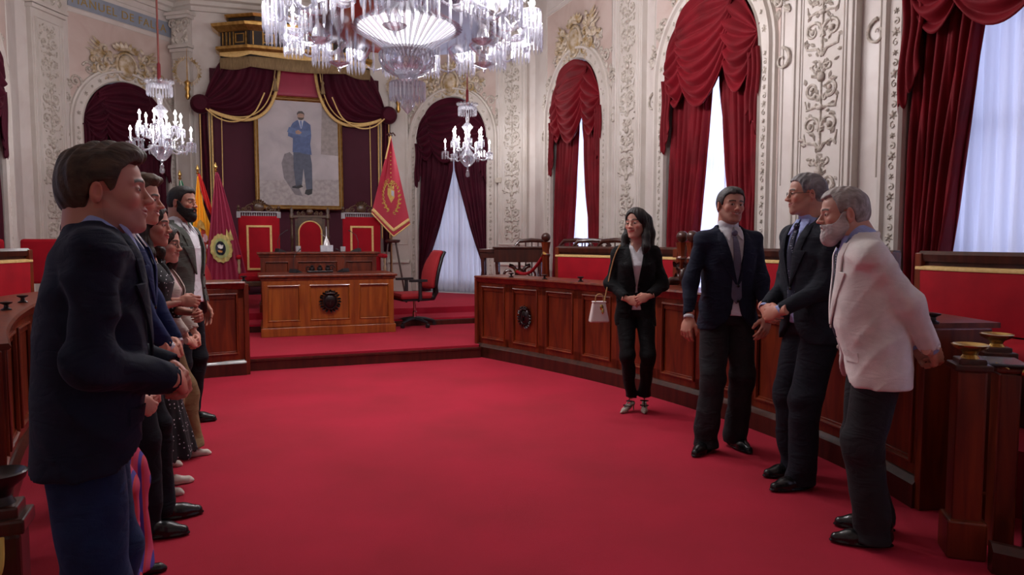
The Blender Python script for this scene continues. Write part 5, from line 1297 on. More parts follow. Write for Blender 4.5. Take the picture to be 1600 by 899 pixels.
def counter(label, Cs, sgn, H=.98, z0=0.0, crest_at=None, wood=WOOD):
    e = empty('curved_counter', label=label, cat='counter')
    n = len(Cs); O = offs(Cs, .34, sgn); O2 = offs(Cs, -.035, sgn)
    up = V((0, 0, 1)); pathf = []
    for i, p in enumerate(Cs):
        t = (Cs[min(i + 1, n - 1)] - Cs[max(i - 1, 0)]).normalized(); pathf.append((p.copy(), V((-t.y, t.x, 0)) * sgn, up))
    fine = crom(Cs, .12); nf_ = len(fine); pf = []
    for i, p in enumerate(fine):
        t = (fine[min(i + 1, nf_ - 1)] - fine[max(i - 1, 0)]).normalized(); pf.append((p.copy(), V((-t.y, t.x, 0)) * sgn, up))
    b = MB(); b.sweep([(0, z0), (-.05, z0), (-.05, z0 + .13), (-.035, z0 + .15), (-.02, z0 + .165), (0, z0 + .17)], pf); b.build('plinth', WOODD, e, smooth=30)
    b = MB(); b.sweep([(-.06, H + .0), (-.07, H + .012), (-.06, H + .028), (.40, H + .028), (.40, H)], pf); b.sweep([(0, H - .06), (-.02, H - .055), (-.035, H - .03), (-.045, H), (0, H)], pf); b.build('counter_top', WOOD, e, smooth=30)
    b = MB(); b.sweep([(.02, z0 + .01), (.02, H - .01), (.33, H - .01), (.33, z0 + .01)], pf); b.build('carcass', WOODD, e, smooth=30)
    for i in range(n - 1):
        p, q = Cs[i], Cs[i + 1]; x = (q - p).normalized(); y = V((-x.y, x.x, 0)) * sgn; L = (q - p).length; m = (p + q) / 2
        if sgn < 0: x = -x
        Mx = M(((x[0], y[0], 0, m[0]), (x[1], y[1], 0, m[1]), (0, 0, 1, 0), (0, 0, 0, 1)))
        b = MB(); zc, hh = z0 + .555, .66
        b.box((0, .01, z0 + .21), (L, .03, .10)); b.box((0, .01, H - .10), (L, .03, .11)); rect_moulding(b, 0, zc, L - .15, hh, [(0, 0), (.0, .018), (-.014, .024), (-.022, .008), (-.022, 0)], .0)
        for sx in (-1, 1): b.box((sx * (L / 2 - .035), .01, z0 + .555), (.075, .03, .80))
        b.prism([(-L / 2 + .09, zc - hh / 2 + .02), (L / 2 - .09, zc - hh / 2 + .02), (L / 2 - .09, zc + hh / 2 - .02), (-L / 2 + .09, zc + hh / 2 - .02)], .006, .02)
        o = b.build('panel', wood, e, smooth=30, bevel=.003); o.matrix_parent_inverse = M.Identity(4); o.matrix_local = Mx
        b = MB(); b.lathe([(.03, H + .025), (.030, H + .035), (.014, H + .045), (.012, H + .06), (.034, H + .072), (.036, H + .08), (.01, H + .084)], 14, (L / 2, .03, 0)); o = b.build('top_cap', BRONZE, e); o.matrix_local = Mx
        if crest_at == i:
            b = MB(); crest(b, .115); b.v = [V((v[0], v[1] - .0, v[2] + z0 + .56)) for v in b.v]; o = b.build('carved_crest', BRONZE, e, smooth=50); o.matrix_local = Mx
    # end cheek
    for i, k in ((0, 1), (n - 1, n - 2)):
        t = (Cs[k] - Cs[i]).normalized(); y = V((-t.y, t.x, 0)) * (sgn if i == 0 else -sgn); c = Cs[i] + y * .15 - t * .012
        b = MB(); b.box((c.x, c.y, (z0 + H) / 2), (.05, .37, H - z0), atan2(t.y, t.x)); b.build('end_panel', WOOD, e, smooth=0, bevel=.006)
    return e
counter('long curved mahogany counter with carved crest behind the standing men', CRs, 1, crest_at=1)
counter('curved mahogany counter ending beside the dais, behind the bearded man', CLs, -1)

# ------------------------------------------------------------------ benches
def bench(label, P, sgn, z0=Z2, ends=(1, 1)):
    e = empty('upholstered_bench', label=label, cat='bench'); up = V((0, 0, 1)); fine = crom(P, .15); n = len(fine); pf = []
    for i, p in enumerate(fine):
        t = (fine[min(i + 1, n - 1)] - fine[max(i - 1, 0)]).normalized(); pf.append((p.copy(), V((-t.y, t.x, 0)) * sgn, up))
    T = 1.355
    b = MB(); b.sweep([(-.035, T - .06), (-.04, T - .01), (-.01, T + .015), (.05, T + .012), (.06, T - .06)], pf); b.build('top_rail', WOODD, e, smooth=30)
    b = MB(); b.sweep([(-.012, z0 + .35), (-.012, T - .06), (.045, T - .06), (.045, z0 + .003), (.0, z0 + .003), (0, z0 + .35)], pf); b.build('back_board', WOODD, e, smooth=30)
    b = MB(); b.sweep([(-.045, z0 + .47), (-.05, T - .13), (-.03, T - .10), (-.012, T - .10), (-.012, z0 + .47)], pf); b.build('backrest', REDV, e, smooth=40)
    b = MB(); b.sweep([(-.053, T - .120), (-.055, T - .108), (-.050, T - .096), (-.014, T - .09), (-.014, T - .13)], pf)
    b.build('gold_piping', BRAID, e, smooth=40)
    for i in (0, -1):
        p, s_, _ = pf[i]; t = (fine[1] - fine[0]).normalized() * (1 if i == 0 else 0) + (fine[-2] - fine[-1]).normalized() * (1 if i else 0); c = p + s_ * (-.03) + t * .06
        b = MB(); b.box((c.x, c.y, (z0 + .47 + T - .1) / 2), (.03, .03, T - .1 - z0 - .47), atan2(t.y, t.x)); b.build('side_piping', BRAID, e, smooth=0)
        c = p + s_ * (-.0) + t * .02; b = MB(); b.box((c.x, c.y, (z0 + T) / 2), (.06, .10, T - z0), atan2(t.y, t.x)); b.build('end_post', WOOD, e, smooth=0, bevel=.006)
    b = MB(); b.sweep([(-.46, z0 + .36), (-.47, z0 + .42), (-.44, z0 + .46), (-.25, z0 + .475), (-.05, z0 + .46), (-.05, z0 + .36)], pf); b.build('seat_cushion', REDV, e, smooth=50)
    b = MB(); b.sweep([(-.44, z0 + .003), (-.44, z0 + .36), (-.06, z0 + .36), (-.06, z0 + .003)], pf); b.build('seat_base', WOODD, e, smooth=30)
    return e
BR = offs(crom(CR_, .2), 1.0, 1)
def near_px(P, px): return min(range(len(P)), key=lambda i: abs(800 + F * P[i].x / P[i].y - px))
BR = offs(crom(CR_ + [V((2.0, 2.7, 0))], .2), 1.0, 1)
a, c_ = near_px(BR, 864), near_px(BR, 1052); bench('red upholstered bench with gold piping behind the woman in black suit', BR[a:c_ + 1], 1)
a, d_ = near_px(BR, 1102), near_px(BR, 1395); bench('red upholstered bench with gold piping behind the two dark-suited men', BR[a:d_ + 1], 1)
a = near_px(BR, 1428); bench('broad red upholstered bench with gold piping behind the old man, under the voile window', [V((BR[a].x, BR[a].y, 0)), V((3.10, 4.78, 0)), V((3.35, 4.25, 0)), V((3.52, 3.6, 0)), V((3.6, 3.0, 0))], 1)
BL = [V(p + (0,)) for p in [(-4.75, 6.9), (-4.65, 6.2), (-4.35, 5.5), (-3.95, 4.75), (-3.6, 4.15)]]
bench('red upholstered bench with gold piping left of the man in jeans', BL, -1)

def post(px, Y, label, grp=None, H=1.555, z0=Z2, ball=True):
    p = atY(px, 375, Y); e = empty('newel_post', (p.x, p.y, z0), .3, label, 'post', grp); h = H - z0
    b = MB(); b.lathe([(.078, .0), (.078, .06), (.066, .10), (.062, h * .35), (.048, h * .72), (.056, h * .735), (.056, h * .755), (.046, h * .77), (.046, h * .80), (.066, h * .885), (.070, h * .89)], 8); b.build('shaft', WOOD, e, smooth=25)
    b = MB(); b.lathe([(.050, h * .745), (.060, h * .75), (.050, h * .76)], 16); b.build('collar', WOODD, e)
    b = MB(); b.ball((0, 0, h * .94), .060, 16, 10); b.build('ball_finial', WOODD, e)
    return e
post(853, 9.15, 'ball-topped wooden post with red barrier rope fixed to it')
post(1066, 7.30, 'ball-topped wooden post touching the bench behind the woman in black suit', 'pair of ball-topped posts')
post(1082, 7.10, 'ball-topped wooden post nearer the man in plain grey tie, of the close pair', 'pair of ball-topped posts')
for px, Y, fl_ in ((1056, 6.72, 1), (1074, 6.60, -1)):
    p = atY(px, 375, Y); e = empty('carved_dolphin', (p.x, p.y, 1.008), .5, 'dark carved wooden dolphin on the counter %s the paired posts' % ('left in front of' if fl_ > 0 else 'right in front of'), 'carving', 'carved dolphins')
    b = MB(); b.tube([(-.11 * fl_, 0, .035), (-.05 * fl_, 0, .05), (.02 * fl_, 0, .05), (.06 * fl_, 0, .09), (.05 * fl_, 0, .15), (.01 * fl_, 0, .18)], [.022, .042, .045, .034, .024, .012], 10); b.ball((-.11 * fl_, 0, .035), .034, 10, 6, (1.3, 1, .9))
    leaf(b, (.01 * fl_, 0, .18), 2.2, .07, .025); leaf(b, (.01 * fl_, 0, .18), .8, .07, .025); leaf(b, (0, 0, .06), 1.4, .07, .02); b.build('dolphin_body', WOODD, e, smooth=60)
# barrier rope
b = MB(); pa, pb = atY(851, 375, 9.1), atY(806, 375, 10.2); P = []
for i in range(19):
    t = i / 18; P.append(V((pa.x + (pb.x - pa.x) * t, pa.y + (pb.y - pa.y) * t, 1.27 - .27 * t - .22 * sin(pi * t) * .6)))
b.tube(P, .022, 8); o = b.build('barrier_rope', REDV); tag(o, 'red barrier rope sloping down from the lone ball-topped post', 'rope')
b = MB(); b.tube([P[0] + V((.0, .0, .01)), P[1]], .027, 8); b.build('brass_end', BRASS, o); b = MB(); b.tube([P[-2], P[-1]], .027, 8); b.build('brass_end', BRASS, o)

# console table and chairs on the tier
p = atY(800, 375, 10.6); e = empty('console_table', (p.x, p.y, Z2), R(-2), 'dark wooden console table with carved legs beside the tied curtain', 'table')
b = MB(); b.box((.10, 0, .86), (.72, .42, .20)); b.box((.10, 0, .975), (.76, .46, .03)); b.box((-.36, 0, .93), (.24, .40, .05)); b.box((-.36, 0, .86), (.22, .36, .08)); b.build('table_top', WOODD, e, smooth=0, bevel=.006)
for x in (-.43, -.22, .42):
    for y in (-.15, .15):
        b = MB(); b.tube([(x, y, .84), (x + .01, y, .5), (x, y, .12), (x, y, .0)], [.034, .022, .018, .03], 8); b.build('leg', WOODD, e)
b = MB()
for sg in (-1, 1):
    S = scroll(sg * .16 + .12, .52, .13, 1.5, pi / 2, sg); b.tube([(x, -.1, z + .06) for x, _, z in S], [.03 * (1 - .6 * i / 26) for i in range(27)], 8)
b.ball((.12, -.1, .60), .07, 10, 6); b.tube([(.12, -.1, .55), (.12, -.1, .10), (-.05, -.1, .0)], .03, 8); b.tube([(.12, -.1, .10), (.32, -.1, .0)], .03, 8); b.build('scroll_pedestal', WOODD, e)
def wood_chair(px, Y, rz, label):
    p = atY(px, 375, Y); e = empty('wooden_chair', (p.x, p.y, Z2), rz, label, 'chair', 'wooden chairs under the windows')
    b = MB(); b.box((0, 0, .46), (.46, .44, .05)); b.build('seat', WOODD, e, bevel=.01, smooth=0)
    for x in (-.2, .2):
        for y, h_ in ((-.18, .46), (.18, 1.02)):
            b = MB(); b.tube([(x, y, 0), (x, y, .46), (x * (1.05 if y > 0 else 1), y + (.05 if y > 0 else 0), h_)], [.02, .022, .018], 8); b.build('leg', WOODD, e)
    b = MB(); b.tube([(-.27, .235, 1.0), (-.2, .24, 1.07), (0, .25, 1.085), (.2, .24, 1.07), (.27, .235, 1.0)], [.018, .03, .034, .03, .018], 8); b.tube([(-.2, .22, .78), (0, .235, .80), (.2, .22, .78)], .02, 8)
    for x in (-.1, 0, .1): b.tube([(x, .21, .5), (x, .235, 1.06)], .01, 6)
    b.build('backrest', WOODD, e); return e
wood_chair(834, 11.0, .1, 'dark curved-back chair behind the lone ball-topped post'); wood_chair(890, 10.35, -.5, 'dark curved-back chair under the narrowest-looking window, nearer the post')
wood_chair(920, 9.75, -.3, 'dark curved-back chair in the middle of three under the narrowest-looking window'); wood_chair(946, 9.15, -.7, 'dark curved-back chair nearest the woman in black suit')
b = MB(); Mx, L = seg(RW[2], RW[3]); e = tag(MB().box((0, .06, 2.60), (.16, .10, .10)).build('wall_thermostat', mat('cream_plastic', (.5, .45, .38), .5), smooth=0, bevel=.01), 'small cream box fixed to the wall right of the tied curtain', 'wall box'); e.matrix_world = Mx @ M.Translation((.33, .0, 0))
b = MB(); b.lathe([(.022, 2.50), (.03, 2.53), (.03, 2.55)], 12, (0, .06, 0)); o = b.build('sensor', PLASTIC, e)

# ------------------------------------------------------------------ desks on the dais
def T(name, u, w, z, label, cat, group=None, rz=0):
    p = uw(u, w, z); return empty(name, p, AX + rz, label, cat, group)
def desk(e, W_, D_, H_, wood, ph=.0, plinth=.12, cut=(.31, .69)):
    b = MB(); b.box((0, 0, H_ - .02), (W_ + .10, D_ + .10, .035)); b.box((0, 0, H_ - .055), (W_ + .05, D_ + .05, .04)); b.build('desk_top', WOOD, e, smooth=0, bevel=.008)
    b = MB(); b.box((0, 0, plinth / 2), (W_ + .05, D_ + .05, plinth)); b.box((0, 0, plinth + .012), (W_ + .02, D_ + .02, .03)); b.build('plinth', wood, e, smooth=0, bevel=.006)
    b = MB(); b.box((0, 0, (plinth + H_ - .06) / 2), (W_ - .03, D_ - .03, H_ - .06 - plinth)); b.build('carcass', wood, e, smooth=0)
    xs = [-W_ / 2, -W_ / 2 + W_ * cut[0], -W_ / 2 + W_ * cut[1], W_ / 2]; yf = -D_ / 2
    for i in range(3):
        b = MB(); x0, x1 = xs[i], xs[i + 1]; cx = (x0 + x1) / 2; w = x1 - x0; h = H_ - .06 - plinth; zc = plinth + h / 2
        b.box((cx, yf + .005, plinth + .04), (w, .03, .08)); b.box((cx, yf + .005, H_ - .10), (w, .03, .08))
        for sx in (-1, 1): b.box((cx + sx * (w / 2 - .03), yf + .003, zc), (.06, .03, h))
        rect_moulding(b, cx, zc, w - .12, h - .16, [(0, 0), (0, .014), (-.012, .02), (-.02, .005), (-.02, 0)], yf)
        b.build('front_panel', wood, e, smooth=30, bevel=.002)
e = T('presiding_desk', .075, 4.72, Z1, 'honey-coloured mahogany desk with dark round crest at the dais front', 'desk'); desk(e, 1.74, .88, .83, WOODL)
b = MB(); crest(b, .135); b.v = [V((v[0], v[1] - .45, v[2] + .46)) for v in b.v]; b.build('carved_crest', BRONZE, e, smooth=50)
e = T('upper_desk', .06, 3.60, Z2, 'raised mahogany desk with three long panels behind the honey-coloured desk', 'desk'); desk(e, 1.72, .50, .905, WOOD, cut=(.27, .69))
def mic(u, w, z, rz, label):
    e = T('desk_microphone', u, w, z, label, 'microphone', None, rz)
    b = MB(); b.add([(-.07, -.06, 0), (.07, -.06, 0), (.07, .07, 0), (-.07, .07, 0), (-.05, -.05, .015), (.05, -.05, .015), (.06, .06, .055), (-.06, .06, .055)], [(3, 2, 1, 0), (4, 5, 6, 7), (0, 1, 5, 4), (1, 2, 6, 5), (2, 3, 7, 6), (3, 0, 4, 7)]); b.build('base', PLASTIC, e, smooth=0)
    b = MB(); b.tube([(0, .04, .04), (0, .05, .16), (0, .01, .26), (0, -.08, .32)], .004, 6); b.build('gooseneck', PLASTIC, e); b = MB(); b.tube([(0, -.08, .32), (0, -.12, .335)], .008, 8); b.build('capsule', PLASTIC, e)
mic(-.33, 4.55, Z1 + .83, 2.4, 'black wedge microphone on the honey-coloured desk, nearer the flags'); mic(.32, 4.55, Z1 + .83, -2.4, 'black wedge microphone on the honey-coloured desk, nearer the red banner')
e = T('inkstand', .0, 4.55, Z1 + .83, 'dark ornate bronze inkstand between two wedge microphones', 'inkstand')
b = MB(); b.box((0, 0, .012), (.36, .14, .024)); b.build('tray', BRONZE, e, smooth=0, bevel=.006)
for x in (-.11, .0, .11):
    b = MB(); b.lathe([(.03, .024), (.04, .04), (.035, .07), (.02, .08), (.028, .09), (.0, .11)], 12, (x, 0, 0)); b.build('ink_pot', BRONZE, e)
b = MB()
for sg in (-1, 1): S = scroll(sg * .16, .06, .05, 1.3, 0, sg); b.tube([(x, -.03, z) for x, _, z in S], .008, 6)
b.build('scroll_handles', BRONZE, e)
mic(-.50, 3.70, Z2 + .905, 2.0, 'black microphone lying low on the raised desk, nearer the flags'); mic(.62, 3.70, Z2 + .905, -2.2, 'black microphone on the raised desk, nearer the red banner')
e = T('desk_statuette', .19, 3.55, Z2 + .905, 'small silver ship-shaped statuette on a pale block on the raised desk', 'statuette')
SILV = mat('silver', (.6, .6, .62), .25, .8); b = MB(); b.box((0, 0, .05), (.19, .13, .10)); b.build('base', mat('pale_block', (.45, .48, .55), .3, col2=(.65, .66, .7), scale=20), e, smooth=0, bevel=.004)
b = MB(); b.lathe([(.062, .10), (.05, .14), (.03, .19), (.018, .21), (.012, .25), (.008, .36), (.002, .40)], 12); b.tube([(-.09, 0, .28), (-.03, 0, .24), (.0, 0, .22)], .005, 6); b.build('figure', SILV, e)
def cup(u, label, tall):
    e = tag(MB().lathe([(.035, 0), (.04, .005), (.042, tall), (.036, tall), (.032, .02)], 16).build('water_glass', mat('clear_tumbler', (.7, .7, .72), .1, trans=.5)), label, 'glass', 'glasses on the raised desk'); e.location = uw(u, 3.58, Z2 + .905); return e
cup(-.24, 'short glass on the raised desk, on the flag side of the statuette', .09); cup(.44, 'short white glass on the raised desk, on the banner side of the statuette', .08)

# ------------------------------------------------------------------ ceremonial chairs
CARV = mat('carved_walnut', (.045, .022, .012), .35, col2=(.10, .05, .025), scale=12); SILVW = mat('greyed_carving', (.20, .19, .20), .4, col2=(.34, .33, .35), scale=10)
def side_throne(u, w, label):
    e = T('ceremonial_chair', u, w, Z2, label, 'chair', 'pair of high red ceremonial chairs')
    b = MB(); b.box((0, .0, .96), (.64, .07, 1.04)); b.build('backrest', REDV, e, smooth=0, bevel=.02)
    b = MB(); rect_moulding(b, 0, .96, .36, .70, [(-.018, 0), (-.014, .012), (.014, .012), (.018, 0)], -.036); b.build('gold_braid', BRAID, e, smooth=0)
    b = MB()
    for x in (-.31, .31): b.box((x, 0, 1.50), (.06, .08, .10))
    b.box((0, 0, 1.545), (.60, .05, .02)); b.box((0, 0, 1.46), (.60, .05, .02))
    for i in range(15): b.lathe([(.009, 1.465), (.014, 1.49), (.007, 1.51), (.010, 1.54)], 6, (-.25 + i * .0357, 0, 0))
    b.build('spindle_gallery', SILVW, e, smooth=40)
    for x in (-.31, .31):
        b = MB(); b.lathe([(.02, 1.55), (.028, 1.57), (.012, 1.59), (.026, 1.62), (.02, 1.64), (.0, 1.66)], 10, (x, 0, 0)); b.build('finial', CARV, e)
    b = MB(); b.ball((0, 0, 1.62), 1, 14, 8, (.085, .035, .085))
    for sg in (-1, 1):
        for cx, cz, r_ in ((.15, 1.60, .055), (.23, 1.575, .035)): S = scroll(sg * cx, cz, r_, 1.4, pi / 2 if sg > 0 else pi / 2, -sg); b.tube(S, .014, 6)
        b.tube([(sg * .06, 0, 1.69), (sg * .14, 0, 1.66), (sg * .28, 0, 1.56)], .014, 6)
    for i in range(7): a = R(30 + 20 * i); leaf(b, (.07 * cos(a), -.01, 1.63 + .07 * sin(a)), a, .06, .02, -.03)
    b.build('carved_crest', CARV, e, smooth=50)
    b = MB(); b.box((0, -.30, .50), (.64, .60, .13)); b.build('seat', REDV, e, smooth=0, bevel=.045)
    b = MB(); b.box((0, -.29, .40), (.66, .60, .08)); b.build('seat_rail', CARV, e, smooth=0, bevel=.01)
    for x in (-.29, .29):
        for y in (-.55, -.02):
            b = MB(); b.tube([(x, y, 0), (x, y, .1), (x, y, .36)], [.024, .03, .035], 8); b.build('leg', CARV, e)
        b = MB(); b.box((x * 1.08, -.26, .82), (.085, .50, .07)); b.build('armrest', REDV, e, smooth=0, bevel=.03)
        b = MB(); b.lathe([(.02, .56), (.03, .62), (.016, .68), (.026, .74), (.022, .79)], 10, (x * 1.08, -.46, 0)); b.build('arm_support', mat('pale_gilt', (.45, .33, .2), .4, .5), e)
    return e
side_throne(-.80, 2.70, 'high red ceremonial chair nearer the crimson city flag'); side_throne(.86, 2.70, 'high red ceremonial chair nearer the standing red banner')
e = T('throne', .03, 2.35, Z2, 'central carved wooden throne with arched red back under the portrait', 'chair')
b = MB(); P = [(-.19, .62)] + [(-.19 * cos(a), 1.22 + .19 * sin(a)) for a in [pi * i / 16 for i in range(17)]] + [(.19, .62)]
b.prism(P, -.035, .02); b.build('backrest', REDV, e, smooth=0)
b = MB(); b.tube([(x, -.036, z) for x, z in P], .012, 6); b.build('gold_braid', BRAID, e)
b = MB()
for sg in (-1, 1): b.box((sg * .225, .01, .95), (.05, .07, 1.0)); b.prism([(sg * .20, 1.20), (sg * .2, 1.47), (0, 1.47), (0, 1.415)] + [(sg * .195 * sin(a), 1.22 + .195 * cos(a)) for a in [pi / 2 * i / 8 for i in range(1, 9)]], -.02, .04)
b.box((0, .01, 1.49), (.56, .08, .04)); b.build('back_frame', CARV, e, smooth=30, bevel=.004)
for sg in (-1, 1):
    b = MB(); b.lathe([(.035, .0), (.035, .4), (.028, .5), (.034, .6), (.022, .66), (.024, 1.1), (.034, 1.14), (.022, 1.18), (.022, 1.44), (.04, 1.46), (.04, 1.52), (.024, 1.55), (.034, 1.60), (.0, 1.66)], 12, (sg * .30, 0, 0)); b.build('column', CARV, e, smooth=40)
b = MB(); b.ball((0, 0, 1.57), 1, 12, 8, (.06, .03, .055))
for sg in (-1, 1):
    for cx, r_ in ((.10, .04), (.18, .035)): b.tube(scroll(sg * cx, 1.54, r_, 1.4, pi / 2, -sg), .012, 6)
b.build('carved_crest', CARV, e, smooth=50)
b = MB(); b.box((0, -.28, .50), (.56, .54, .12)); b.build('seat', REDV, e, smooth=0, bevel=.04)
b = MB(); b.box((0, -.27, .22), (.58, .52, .42)); b.build('seat_base', CARV, e, smooth=0, bevel=.01)

# ------------------------------------------------------------------ swivel chairs
def office(u, w, z, rz, label, s_=1.0, grp='red and black swivel chairs at the desk'):
    e = T('swivel_chair', u, w, z, label, 'chair', grp, rz)
    def bk(u_, v): # padded back, x across, facing -y
        x = -.23 + .46 * u_; zz = .58 + .54 * v; y = .24 + .06 * (v - .5) - .10 * sin(pi * (v * .85 + .05)) * .5 + .5 * x * x + .11 * v; return x, y, zz
    b = MB(); w_ = lambda v: .75 + .25 * sin(pi * min(1, v * 1.1 + .1)) ** .5
    b.grid(lambda p, q: (bk(p, q)[0] * w_(q), bk(p, q)[1] - .045 * (sin(pi * p) * sin(pi * q)) ** .3, bk(p, q)[2]), 14, 18); b.build('backrest', mat('scarlet_fabric', (.33, .012, .018), .85), e, smooth=180, solid=.05, fixn=False)
    b = MB(); b.grid(lambda p, q: (bk(p, q)[0] * w_(q) * .98, bk(p, q)[1] + .045, bk(p, q)[2]), 12, 16); b.build('back_shell', PLASTIC, e, smooth=180, solid=.04, fixn=False)
    b = MB(); b.box((0, -.05, .47), (.50, .50, .09)); b.build('seat', mat('scarlet_seat', (.30, .01, .016), .85), e, smooth=0, bevel=.04)
    b = MB(); b.box((0, -.05, .415), (.44, .42, .04)); b.build('seat_pan', PLASTIC, e, smooth=0, bevel=.01)
    b = MB(); b.tube([(0, .1, .41), (0, .30, .42), (0, .34, .50), (0, .33, .68)], [.04, .045, .045, .035], 10); b.build('back_arm', PLASTIC, e)
    for sg in (-1, 1):
        b = MB(); b.tube([(sg * .22, -.02, .40), (sg * .30, -.02, .42), (sg * .30, -.02, .68)], [.02, .028, .028], 8); b.box((sg * .30, -.05, .70), (.08, .26, .035)); b.build('armrest', PLASTIC, e, smooth=40)
    b = MB(); b.lathe([(.035, .10), (.035, .22), (.022, .23), (.022, .40)], 14); b.build('gas_column', CHROME, e)
    for k in range(5):
        a = 2 * pi * k / 5 + .3; b = MB(); b.tube([(0, 0, .12), (.16 * cos(a), .16 * sin(a), .105), (.31 * cos(a), .31 * sin(a), .07)], [.035, .028, .018], 8); l_ = b.build('leg', PLASTIC, e)
        b = MB(); Rw = M.Rotation(a, 4, 'Z') @ M.Rotation(pi / 2, 4, 'X'); b.lathe([(.01, -.022), (.030, -.02), (.030, .02), (.01, .022)], 12, (.31 * cos(a), .31 * sin(a), .030), Mx=Rw); b.build('caster', PLASTIC, l_)
    return e
office(1.36, 4.62, Z1, R(-82), 'red swivel chair with black shell beside the honey-coloured desk, banner side'); office(-1.30, 4.70, Z1, R(78), 'red swivel chair beside the honey-coloured desk, flag side')
def red_chair(x, y, rz, label):
    e = empty('red_chair', (x, y, Z2), rz, label, 'chair', 'red chairs against the ornamented pilaster')
    b = MB(); b.box((0, .2, .85), (.46, .07, .50)); b.build('backrest', REDV, e, smooth=0, bevel=.03); b = MB(); b.box((0, -.05, .45), (.48, .46, .09)); b.build('seat', REDV, e, smooth=0, bevel=.03)
    for sx in (-.2, .2):
        for sy in (-.22, .18): b = MB(); b.tube([(sx, sy, 0), (sx, sy, .42)], .018, 8); b.build('leg', PLASTIC, e)
red_chair(-4.55, 6.62, 1.2, 'red chair backed against the ornamented pilaster, small behind the counter') if False else None
red_chair(-5.15, 7.75, .5, 'red chair behind the bench, closer to the ornamented pilaster'); red_chair(-4.78, 6.35, .9, 'red chair behind the bench, cut off by the picture edge')

# ------------------------------------------------------------------ near ends of the counters
def cup_post(x, y, H, label, rz=0, wood=WOOD):
    e = empty('bowl_topped_post', (x, y, 0), rz, label, 'post')
    b = MB(); b.box((0, 0, H / 2), (.12, .12, H)); b.box((0, 0, .09), (.16, .16, .18)); b.build('shaft', wood, e, smooth=0, bevel=.012)
    b = MB(); b.box((0, 0, H + .012), (.15, .15, .03)); b.box((0, 0, H + .035), (.11, .11, .03)); b.build('cap', WOODD, e, smooth=0, bevel=.006)
    b = MB(); b.lathe([(.04, H + .05), (.028, H + .065), (.035, H + .08), (.068, H + .098), (.076, H + .112), (.070, H + .114), (.05, H + .100), (.01, H + .094)], 24); b.build('brass_bowl', BRASS, e, smooth=50)
    return e
cup_post(2.08, 3.17, .865, 'brass bowl on square dark post closest to the hands of the old man', -.3); cup_post(2.44, 3.52, .865, 'brass bowl on square dark post farther back, near the bench seat', -.3)
b_ = MB(); b_.box((2.30, 3.24, .42), (.09, .12, .84), -.3); b_.box((2.30, 3.24, .015 + .84), (.12, .15, .03), -.3); tag(b_.build('side_post', WOOD, smooth=0, bevel=.01), 'square wooden post under the grey tablet with rope hook', 'post')
e = empty('tablet', (2.30, 3.27, .872), -.35, 'grey tablet lying on the post beside the bench seat', 'tablet'); b = MB(); b.box((0, 0, .006), (.17, .25, .010)); b.build('casing', PLASTIC, e, smooth=0, bevel=.003); b = MB(); b.box((0, 0, .0125), (.155, .23, .003)); b.build('screen', mat('grey_screen', (.22, .23, .27), .15), e, smooth=0)
b = MB(); P = [V((2.36, 3.13, .84)), V((2.46, 3.06, .815)), V((2.62, 2.96, .79)), V((2.85, 2.82, .775)), V((3.1, 2.66, .79))]; Pc = crom(P, .03); b.tube(Pc, [.017 + .002 * (i % 2) for i in range(len(Pc))], 8); o = b.build('barrier_rope', REDV); tag(o, 'red twisted barrier rope below the grey tablet', 'rope')
b = MB(); b.tube([V((2.32, 3.165, .853)), V((2.375, 3.12, .835))], .024, 12); b.build('brass_end', BRASS, o)
b = MB(); b.tube([V((2.22, 3.20, .885)), V((2.245, 3.175, .87)), V((2.28, 3.18, .855)), V((2.33, 3.16, .853))], .006, 6); b.build('brass_chain', BRASS, o)
# dark side panel of the tier and its nosing at the picture's corner
b = MB(); b.box((3.0, 2.78, .35), (1.5, .06, .66), -.55); b.build('panel', WOODD); o = bpy.context.scene.objects['panel.%03d' % 0] if False else COL.objects[-1]; o.name = 'low_partition'; tag(o, 'low dark wooden partition below the twisted barrier rope', 'partition')
b = MB(); b.sweep([(0, 0), (-.05, 0), (-.06, .10), (-.03, .13), (0, .13)], [(V((2.10, 3.02, 0)), V((.3, 1, 0)).normalized(), V((0, 0, 1))), (V((3.1, 2.25, 0)), V((.5, .85, 0)).normalized(), V((0, 0, 1)))]); tag(b.build('baseboard_right', WOODD, smooth=0), kind='structure')
o = cup_post(-1.01, 1.36, .88, 'dark bowl-topped post with yellow cord in front of the man in jeans', .4, WOODD); o.scale = (.62, .62, 1)
for c_ in o.children:
    if c_.name.startswith('brass_bowl'): c_.name = 'bronze_bowl'; c_.data.materials[0] = BRONZE
b = MB(); b.tube(crom([V((-.97, 1.30, .885)), V((-.955, 1.27, .83)), V((-.99, 1.26, .79)), V((-1.04, 1.25, .76)), V((-1.10, 1.24, .78))], .01), .006, 8); tag(b.build('yellow_cord', mat('yellow_cord', (.5, .34, .06), .5)), 'yellow cord looped below the nearest bowl-topped post', 'cord')
# ------------------------------------------------------------------ crystal chandeliers
CRY, nt, bs = newmat('crystal'); N, L_ = nt.nodes, nt.links
bs.inputs['Base Color'].default_value = (.62, .62, .66, 1); bs.inputs['Roughness'].default_value = .10; bs.inputs['Specular IOR Level'].default_value = 1.0; bs.inputs['Metallic'].default_value = .55
tp = N.new('ShaderNodeBsdfTransparent'); tp.inputs[0].default_value = (.92, .92, .96, 1); mx = N.new('ShaderNodeMixShader'); fr = N.new('ShaderNodeLayerWeight'); fr.inputs[0].default_value = .42
ra = N.new('ShaderNodeMapRange'); ra.inputs[3].default_value = .28; ra.inputs[4].default_value = .92; L_.new(fr.outputs['Facing'], ra.inputs[0])
L_.new(ra.outputs[0], mx.inputs[0]); L_.new(tp.outputs[0], mx.inputs[1]); L_.new(bs.outputs[0], mx.inputs[2]); L_.new(mx.outputs[0], N['Material Output'].inputs[0])
